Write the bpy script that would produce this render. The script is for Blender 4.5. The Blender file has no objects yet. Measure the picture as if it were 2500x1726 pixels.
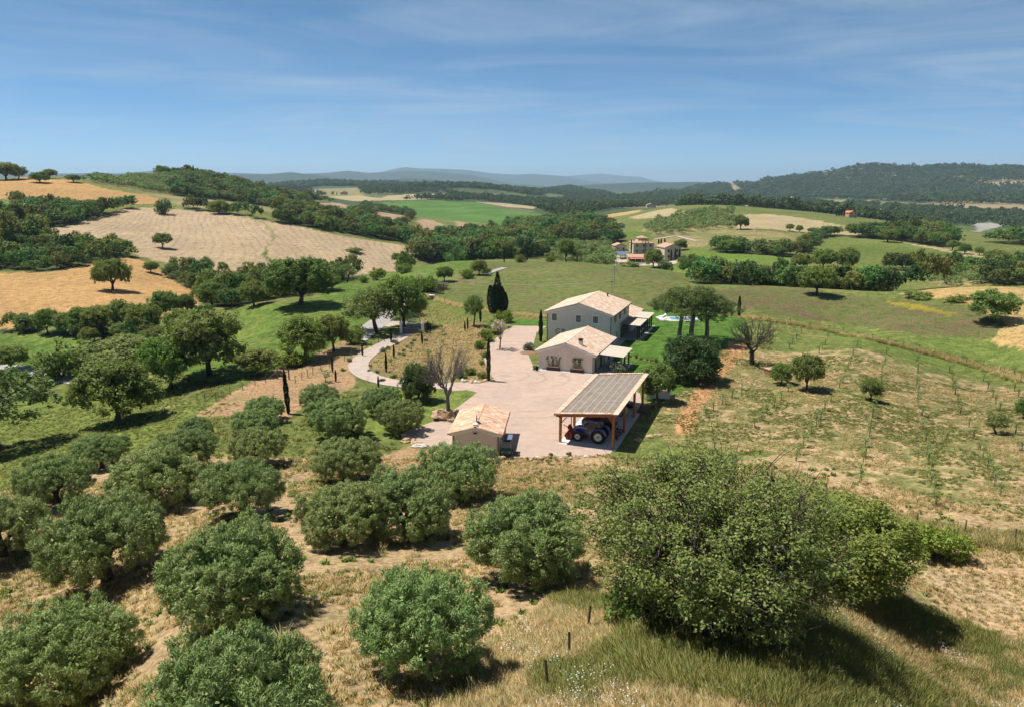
import bpy, bmesh, math, random
import numpy as np
from mathutils import Vector, Matrix
from mathutils.geometry import tessellate_polygon
R = math.radians
scene = bpy.context.scene
C = scene.collection
# ---------------------------------------------------------------- camera
cam_d = bpy.data.cameras.new('camera'); cam = bpy.data.objects.new('camera', cam_d); C.objects.link(cam)
cam_d.sensor_fit = 'HORIZONTAL'; cam_d.angle = R(70); cam_d.clip_start = .5; cam_d.clip_end = 80000
cam.location = (0, 0, 30); cam.rotation_euler = (R(90-13.24), 0, 0)
scene.camera = cam
# ---------------------------------------------------------------- sky and sun
SUN_EL, SUN_AZ = 65., -72.        # degrees; azimuth clockwise from +Y
world = bpy.data.worlds.new('World'); scene.world = world; world.use_nodes = True
nt = world.node_tree; nt.nodes.clear()
def _n(t, **k):
    n = nt.nodes.new(t)
    for a, b in k.items(): setattr(n, a, b)
    return n
wo = _n('ShaderNodeOutputWorld'); bg = _n('ShaderNodeBackground'); sky = _n('ShaderNodeTexSky')
sky.sky_type = 'NISHITA'; sky.sun_disc = False; sky.sun_elevation = R(SUN_EL); sky.sun_rotation = R(SUN_AZ)
sky.altitude = 6000; sky.air_density = 1.0; sky.dust_density = .3; sky.ozone_density = 6
bg.inputs[1].default_value = .076
tc = _n('ShaderNodeTexCoord')
sep = _n('ShaderNodeSeparateXYZ'); nt.links.new(tc.outputs['Generated'], sep.inputs[0])
# thin cirrus: noise on a plane far overhead, everywhere alike
zc = _n('ShaderNodeMath', operation='ADD'); zc.inputs[1].default_value = .10; nt.links.new(sep.outputs[2], zc.inputs[0])
zm = _n('ShaderNodeMath', operation='MAXIMUM'); zm.inputs[1].default_value = .05; nt.links.new(zc.outputs[0], zm.inputs[0])
dx = _n('ShaderNodeMath', operation='DIVIDE'); nt.links.new(sep.outputs[0], dx.inputs[0]); nt.links.new(zm.outputs[0], dx.inputs[1])
dy = _n('ShaderNodeMath', operation='DIVIDE'); nt.links.new(sep.outputs[1], dy.inputs[0]); nt.links.new(zm.outputs[0], dy.inputs[1])
cv = _n('ShaderNodeCombineXYZ'); nt.links.new(dx.outputs[0], cv.inputs[0]); nt.links.new(dy.outputs[0], cv.inputs[1])
mp = _n('ShaderNodeMapping'); nt.links.new(cv.outputs[0], mp.inputs[0]); mp.inputs['Rotation'].default_value = (0, 0, R(24)); mp.inputs['Scale'].default_value = (.50, 1.05, 1); mp.inputs['Location'].default_value = (3.1, 1.7, 0)
n1 = _n('ShaderNodeTexNoise'); n1.inputs['Scale'].default_value = 1.0; n1.inputs['Detail'].default_value = 9; n1.inputs['Roughness'].default_value = .60; n1.inputs['Distortion'].default_value = 1.6
nt.links.new(mp.outputs[0], n1.inputs['Vector'])
n2 = _n('ShaderNodeTexNoise'); n2.inputs['Scale'].default_value = .45; n2.inputs['Detail'].default_value = 3; nt.links.new(mp.outputs[0], n2.inputs['Vector'])
r1 = _n('ShaderNodeMapRange'); r1.inputs[1].default_value = .30; r1.inputs[2].default_value = .84; r1.interpolation_type = 'SMOOTHSTEP'; nt.links.new(n1.outputs[0], r1.inputs[0])
r2 = _n('ShaderNodeMapRange'); r2.inputs[1].default_value = .28; r2.inputs[2].default_value = .62; r2.inputs[3].default_value = .25; r2.interpolation_type = 'SMOOTHSTEP'; nt.links.new(n2.outputs[0], r2.inputs[0])
mm = _n('ShaderNodeMath', operation='MULTIPLY'); nt.links.new(r1.outputs[0], mm.inputs[0]); nt.links.new(r2.outputs[0], mm.inputs[1])
m3 = _n('ShaderNodeMath', operation='MULTIPLY'); m3.inputs[1].default_value = .62; nt.links.new(mm.outputs[0], m3.inputs[0])
mx = _n('ShaderNodeMix', data_type='RGBA'); nt.links.new(m3.outputs[0], mx.inputs[0])
hs = _n('ShaderNodeHueSaturation'); hs.inputs['Saturation'].default_value = 1.06; hs.inputs['Hue'].default_value = .486; nt.links.new(sky.outputs[0], hs.inputs['Color'])
nt.links.new(hs.outputs[0], mx.inputs[6]); mx.inputs[7].default_value = (4.6, 5.6, 6.6, 1)
nt.links.new(mx.outputs[2], bg.inputs[0]); nt.links.new(bg.outputs[0], wo.inputs[0])
sun_d = bpy.data.lights.new('sun', 'SUN'); sun_d.energy = 4.9; sun_d.angle = R(.53); sun_d.color = (1, .955, .88)
sun = bpy.data.objects.new('sun', sun_d); C.objects.link(sun); sun.location = (-200, 100, 300)
_sd = Vector((math.sin(R(SUN_AZ))*math.cos(R(SUN_EL)), math.cos(R(SUN_AZ))*math.cos(R(SUN_EL)), math.sin(R(SUN_EL))))
sun.rotation_euler = _sd.to_track_quat('Z', 'Y').to_euler()
vs = scene.view_settings; vs.view_transform = 'Standard'; vs.look = 'None'; vs.exposure = 0.6; vs.gamma = 1; vs.use_curve_mapping = False
cy = scene.cycles
cy.max_bounces = 8; cy.diffuse_bounces = 5; cy.glossy_bounces = 3; cy.transmission_bounces = 4; cy.transparent_max_bounces = 8; cy.volume_bounces = 0
cy.use_adaptive_sampling = True; cy.adaptive_threshold = .02; cy.use_denoising = True; cy.caustics_reflective = False; cy.caustics_refractive = False
# ---------------------------------------------------------------- helpers
rng = np.random.default_rng(7)
def tag(o, label=None, cat=None, group=None, kind=None):
    if label: o['label'] = label
    if cat: o['category'] = cat
    if group: o['group'] = group
    if kind: o['kind'] = kind
    return o
def link(o, parent=None):
    C.objects.link(o)
    if parent is not None: o.parent = parent
    return o
def empty(name, loc=(0, 0, 0), rz=0):
    o = bpy.data.objects.new(name, None); o.empty_display_size = .3; o.location = loc; o.rotation_euler = (0, 0, rz); return link(o)
def mesh_np(name, V, Fq=None, Ft=None, attrs=None, smooth=False):
    """fast mesh from numpy arrays: V (n,3); Fq (m,4) quads; Ft (k,3) triangles"""
    me = bpy.data.meshes.new(name); V = np.asarray(V, np.float32)
    me.vertices.add(len(V)); me.vertices.foreach_set('co', V.ravel())
    loops = []; tot = []
    if Fq is not None and len(Fq): loops.append(np.asarray(Fq, np.int32).ravel()); tot.append(np.full(len(Fq), 4, np.int32))
    if Ft is not None and len(Ft): loops.append(np.asarray(Ft, np.int32).ravel()); tot.append(np.full(len(Ft), 3, np.int32))
    if loops:
        loops = np.concatenate(loops); tot = np.concatenate(tot)
        me.loops.add(len(loops)); me.loops.foreach_set('vertex_index', loops)
        me.polygons.add(len(tot)); st = np.zeros(len(tot), np.int32); st[1:] = np.cumsum(tot)[:-1]
        me.polygons.foreach_set('loop_start', st); me.polygons.foreach_set('loop_total', tot)
        if smooth: me.polygons.foreach_set('use_smooth', np.ones(len(tot), bool))
    for k, (typ, arr) in (attrs or {}).items():
        a = me.attributes.new(k, typ, 'POINT')
        if typ == 'FLOAT': a.data.foreach_set('value', np.asarray(arr, np.float32).ravel())
        elif typ == 'FLOAT_COLOR':
            arr = np.asarray(arr, np.float32)
            if arr.shape[1] == 3: arr = np.concatenate([arr, np.ones((len(arr), 1), np.float32)], 1)
            a.data.foreach_set('color', arr.ravel())
        elif typ == 'FLOAT_VECTOR': a.data.foreach_set('vector', np.asarray(arr, np.float32).ravel())
    me.update(calc_edges=True); return me
def new_mat(name):
    m = bpy.data.materials.new(name); m.use_nodes = True; t = m.node_tree; t.nodes.clear()
    o = t.nodes.new('ShaderNodeOutputMaterial'); return m, t, o
class NB:
    """tiny node-building helper"""
    def __init__(s, t): s.t = t
    def n(s, typ, ins=None, **k):
        n = s.t.nodes.new(typ)
        for a, b in k.items(): setattr(n, a, b)
        for a, b in (ins or {}).items():
            if hasattr(b, 'is_output'): s.t.links.new(b, n.inputs[a])
            else: n.inputs[a].default_value = b
        return n
    def math(s, op, a, b=None, c=None):
        n = s.t.nodes.new('ShaderNodeMath'); n.operation = op
        for i, v in enumerate((a, b, c)):
            if v is None: continue
            if hasattr(v, 'is_output'): s.t.links.new(v, n.inputs[i])
            else: n.inputs[i].default_value = v
        return n.outputs[0]
    def mix(s, f, a, b, mode='MIX'):
        n = s.t.nodes.new('ShaderNodeMix'); n.data_type = 'RGBA'; n.blend_type = mode
        for i, v in ((0, f), (6, a), (7, b)):
            if hasattr(v, 'is_output'): s.t.links.new(v, n.inputs[i])
            else: n.inputs[i].default_value = v if i == 0 or len(v) == 4 else (*v, 1)
        return n.outputs[2]
    def ramp(s, v, a, b, c=0., d=1.):
        n = s.t.nodes.new('ShaderNodeMapRange'); n.interpolation_type = 'SMOOTHSTEP'
        for i, q in enumerate((v, a, b, c, d)):
            if hasattr(q, 'is_output'): s.t.links.new(q, n.inputs[i])
            else: n.inputs[i].default_value = q
        return n.outputs[0]
    def noise(s, vec, scale, detail=3, rough=.55, dist=0.):
        return s.n('ShaderNodeTexNoise', {'Vector': vec, 'Scale': scale, 'Detail': detail, 'Roughness': rough, 'Distortion': dist}).outputs[0]
def simple_mat(name, col, rough=.7, metal=0., var=.12, scale=3., bump=0., col2=None, spec=.3, emis=None):
    m, t, o = new_mat(name); b = NB(t)
    tc = b.n('ShaderNodeTexCoord').outputs['Object']
    nz = b.noise(tc, scale, 5, .6)
    c2 = col2 if col2 else tuple(c*(1-var*2) for c in col)
    cc = b.mix(b.ramp(nz, .3, .7), col, c2)
    p = b.n('ShaderNodeBsdfPrincipled', {'Base Color': cc, 'Roughness': rough, 'Metallic': metal, 'Specular IOR Level': spec})
    if bump:
        bp = b.n('ShaderNodeBump', {'Height': nz, 'Strength': bump, 'Distance': .05}); t.links.new(bp.outputs[0], p.inputs['Normal'])
    t.links.new(p.outputs[0], o.inputs[0]); return m
CTRL=[(-24.5,12.0,14.5),(-35.0,22.0,11.8),(-52.5,34.0,8.6),(-70.0,48.0,5.4),(-70.0,60.0,2.9),(-15.7,12.0,14.5),(-22.5,22.0,11.8),(-33.8,34.0,8.6),(-45.0,48.0,5.4),(-45.0,60.0,2.9),(-7.0,12.0,14.5),(-10.0,22.0,11.8),(-15.0,34.0,8.6),(-20.0,48.0,5.4),(-20.0,60.0,2.9),(0.0,12.0,14.5),(0.0,22.0,11.8),(0.0,34.0,8.6),(0.0,48.0,5.4),(0.0,60.0,2.9),(7.0,12.0,14.5),(10.0,22.0,11.8),(15.0,34.0,8.6),(20.0,48.0,5.4),(20.0,60.0,2.9),(15.7,12.0,14.5),(22.5,22.0,11.8),(33.8,34.0,8.6),(45.0,48.0,5.4),(45.0,60.0,2.9),(24.5,12.0,14.5),(35.0,22.0,11.8),(52.5,34.0,8.6),(70.0,48.0,5.4),(70.0,60.0,2.9),(-45.0,72.0,0.6),(-25.0,72.0,0.6),(-8.0,72.0,0.6),(20.0,72.0,0.9),(40.0,72.0,0.9),(60.0,72.0,0.9),(-30.0,84.0,0.0),(-30.0,100.0,0.0),(-30.0,120.0,0.0),(-30.0,140.0,0.0),(-30.0,160.0,0.0),(-30.0,180.0,0.0),(-10.0,84.0,0.0),(-10.0,100.0,0.0),(-10.0,120.0,0.0),(-10.0,140.0,0.0),(-10.0,160.0,0.0),(-10.0,180.0,0.0),(10.0,84.0,0.0),(10.0,100.0,0.0),(10.0,120.0,0.0),(10.0,140.0,0.0),(10.0,160.0,0.0),(10.0,180.0,0.0),(30.0,84.0,0.0),(30.0,100.0,0.0),(30.0,120.0,0.0),(30.0,140.0,0.0),(30.0,160.0,0.0),(30.0,180.0,0.0),(45.0,90.0,0.4),(60.0,85.0,0.3),(60.0,110.0,-0.8),(85.0,90.0,-0.5),(50.0,130.0,-0.5),(90.0,130.0,-3.0),(120.0,100.0,-3.0),(70.0,150.0,-2.0),(-50.0,88.0,-1.0),(-75.0,85.0,-2.5),(-60.0,110.0,-3.5),(-95.0,110.0,-5.0),(-75.0,135.0,-4.0),(-45.0,105.0,-1.0),(-45.0,130.0,-1.2),(-60.0,150.0,-4.0),(-110.0,80.0,-4.0),(-50.0,170.8,1.5),(-64.4,146.5,0.9),(-60.4,174.8,0.9),(-54.0,228.7,-0.9),(-38.8,277.3,-2.1),(-25.1,299.0,-1.7),(-35.5,156.0,0.9),(-47.6,131.6,0.0),(0.0,276.0,-0.0),(27.4,288.7,-0.9),(51.9,265.0,-0.6),(6.0,211.9,0.1),(25.2,178.2,0.8),(69.9,200.1,2.0),(56.6,197.0,1.7),(77.1,184.6,2.7),(88.7,184.8,2.4),(114.6,193.7,2.7),(131.0,189.0,3.4),(99.0,147.9,1.9),(87.8,162.8,1.5),(92.2,130.8,1.8),(65.6,134.9,1.7),(-116.1,210.0,-0.8),(-166.5,237.5,1.2),(-142.9,263.8,2.9),(-104.4,240.3,-5.2),(-124.5,175.3,-1.7),(-102.4,171.8,-0.1),(-104.2,152.9,-3.0),(-151.8,320.9,1.5),(-107.6,296.1,-1.7),(-71.5,303.7,-6.8),(-56.5,315.0,-7.3),(-44.9,342.1,-6.7),(-55.1,396.2,-4.8),(-105.7,406.5,4.4),(-151.7,423.7,11.4),(-191.2,418.4,12.7),(-213.0,418.9,15.4),(-214.8,337.5,8.7),(-139.4,364.2,3.1),(-171.1,372.6,6.5),(-194.1,279.2,6.3),(-172.4,281.4,4.5),(-260.8,378.9,14.4),(-256.4,405.8,16.5),(-268.7,397.8,17.9),(-248.3,410.8,16.4),(-221.5,448.2,16.3),(-308.2,491.3,29.5),(-332.2,487.6,30.8),(-298.1,520.7,30.6),(-260.6,529.3,23.0),(-213.0,517.9,17.0),(-162.2,536.0,9.3),(-291.3,625.5,17.7),(-363.7,667.3,31.1),(-251.2,653.4,10.1),(-184.0,778.6,4.2),(-206.5,752.2,7.1),(-130.9,677.5,-5.3),(-95.7,693.4,-8.0),(-74.0,635.7,-15.3),(-65.6,696.9,-13.9),(-259.6,861.7,13.0),(-156.8,1139.3,-17.0),(-158.1,1441.4,-6.2),(24.3,879.7,-18.2),(-33.0,1199.5,-13.0),(-211.2,1282.7,-5.6),(-447.9,1949.2,2.0),(-185.2,1689.9,-5.2),(-54.7,1999.3,1.3),(-547.5,1819.4,3.8),(14.4,519.8,-11.3),(-26.1,469.3,-9.9),(-36.7,438.5,-10.9),(39.1,468.4,-9.8),(0.0,450.0,-10.7),(49.6,597.9,-7.7),(18.4,329.5,-5.3),(-9.6,344.9,-6.0),(57.4,411.0,-11.8),(87.2,390.4,-10.8),(66.1,475.4,-9.1),(84.5,447.1,-8.0),(97.4,388.0,-7.3),(101.3,733.0,-12.2),(85.6,775.3,-12.5),(146.3,664.1,2.6),(125.3,688.7,-2.2),(162.3,588.0,-0.6),(176.0,800.9,3.4),(170.2,512.5,-2.3),(139.4,417.3,-6.6),(121.3,464.4,-6.9),(122.3,365.1,-7.1),(93.3,326.9,-6.9),(113.0,310.1,-6.7),(263.7,637.6,-0.8),(226.0,683.6,-0.1),(230.8,596.9,-2.7),(251.4,533.7,-7.1),(209.8,497.6,-7.4),(223.8,447.1,-8.0),(191.0,379.7,-10.7),(237.5,405.6,-9.0),(231.4,344.5,-8.9),(197.8,336.1,-9.8),(269.7,421.1,-8.1),(164.7,308.8,-8.3),(179.1,277.2,-5.9),(137.1,305.6,-7.0),(261.8,378.2,-8.4),(675.9,1110.5,-40.0),(699.4,1494.4,-31.7),(883.5,1333.9,-39.5),(455.8,1844.5,-26.2),(605.8,1695.0,-30.8),(1063.9,2039.2,-32.1),(272.0,1981.4,-30.4),(188.6,2292.3,-27.5),(49.4,1799.3,-24.8),(677.1,3535.8,-20.8),(873.1,2449.0,-31.5),(1347.5,2339.7,-28.7),(-87.4,3198.8,-2.3),(-748.5,2489.9,4.8),(269.9,3288.9,-17.3),(1510.0,2238.3,-26.2),(-3994.1,4477.4,-60.0),(-7988.2,8954.8,-60.0),(-23298.9,26118.2,-60.0),(-3103.2,5135.2,-60.0),(-6206.4,10270.4,-60.0),(-18101.9,29955.3,-60.0),(-1810.7,5720.3,-60.0),(-3621.3,11440.5,-60.0),(-10562.2,33368.2,-60.0),(0.0,6000.0,-60.0),(0.0,12000.0,-60.0),(0.0,35000.0,-60.0),(1810.7,5720.3,-60.0),(3621.3,11440.5,-60.0),(10562.2,33368.2,-60.0),(3103.2,5135.2,-60.0),(6206.4,10270.4,-60.0),(18101.9,29955.3,-60.0),(3994.1,4477.4,-60.0),(7988.2,8954.8,-60.0),(23298.9,26118.2,-60.0),(-1146.8,3622.8,-55.0),(0.0,3800.0,-55.0),(1146.8,3622.8,-55.0),(1965.3,3252.3,-55.0),(-525.6,730.6,5.0),(-876.0,1217.6,-20.0),(-1752.0,2435.3,-50.0),(-719.6,1316.1,-10.0),(-1439.2,2632.3,-50.0),(-594.4,1377.2,-15.0),(40.0,347.7,-14.0),(67.1,333.3,-14.0),(86.5,250.5,-7.0),(116.4,238.0,-8.0),(152.4,240.8,-10.0),(-32.7,378.6,-15.0),(-57.3,284.3,-9.0),(-78.5,247.9,-9.0),(-48.4,336.5,-13.0),(-26.6,29.8,6.0),(-59.9,67.2,-1.0),(-133.1,149.2,-3.0),(-299.6,335.8,10.0),(-798.8,895.5,10.0),(26.6,29.8,6.0),(59.9,67.2,-1.0),(133.1,149.2,-3.0),(299.6,335.8,-8.0),(798.8,895.5,-40.0)]
RIDGES=[(900,170,[(-29.83,25.0),(-28.37,28.3),(-26.62,32.6),(-24.83,35.2),(-23.79,36.1),(-22.75,34.0),(-21.7,30.4),(-20.09,25.5),(-18.45,18.6),(-16.77,13.0),(-15.05,5.9)]),(7000,900,[(-38.32,38.7),(-32.06,64.6),(-29.97,87.8),(-29.26,91.4),(-27.34,82.7),(-25.6,73.5),(-22.75,67.6),(-20.03,85.7),(-18.36,86.3),(-16.36,108.2),(-14.93,87.3),(-13.77,69.6),(-12.0,40.9),(-10.81,11.7)]),(10000,1000,[(-38.27,104.8),(-27.33,119.4),(-25.31,154.4),(-23.5,156.1),(-21.65,133.3),(-16.66,111.2),(-13.75,132.9),(-12.27,159.3),(-10.78,134.0),(-7.74,161.1),(-5.9,151.1),(-3.12,109.4),(-0.94,24.7),(0.31,-7.2)]),(15000,1300,[(-13.77,114.9),(-10.79,147.1),(-8.95,257.3),(-8.04,296.9),(-7.12,274.0),(-5.28,267.0),(-3.42,243.9),(-1.56,180.9),(0.31,157.1),(1.56,172.9),(4.05,125.2),(5.91,30.0),(7.15,-9.5)]),(21000,1500,[(2.5,7.7),(4.05,163.2),(5.59,207.1),(6.83,228.8),(8.67,162.0),(9.58,150.7),(10.8,40.9),(12.31,-24.5)]),(3300,350,[(-20.68,-14.4),(-18.43,6.7),(-15.26,19.9),(-13.79,24.9),(-12.01,19.7),(-9.91,19.6),(-7.77,10.9),(-5.3,9.0),(-3.44,0.2),(-1.57,-6.9),(0.31,-19.2),(2.2,-40.4)]),(5500,500,[(-11.42,7.1),(-9.29,38.6),(-7.76,50.2),(-6.22,44.5),(-4.37,18.4),(-2.81,-8.0)]),(3600,260,[(-1.57,-44.9),(0.63,-21.8),(2.5,-10.2),(4.53,3.3),(5.15,-8.2),(6.56,-27.2),(8.42,-49.8)]),(6500,700,[(4.06,-14.8),(6.23,2.5),(9.29,16.4),(13.79,23.3),(15.55,16.7),(18.13,3.7)]),(4200,800,[(9.65,-69.5),(12.06,-46.6),(13.81,-2.5),(15.26,14.9),(18.12,30.0),(20.32,50.9),(21.93,65.1),(23.49,87.0),(24.77,104.6),(26.03,105.8),(27.29,93.1),(28.51,88.5),(29.45,99.6),(30.37,104.6),(31.53,96.2),(32.44,84.4),(33.31,89.4),(34.17,90.6),(36.22,101.6),(40.05,106.4),(46.61,90.9)])]
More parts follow.
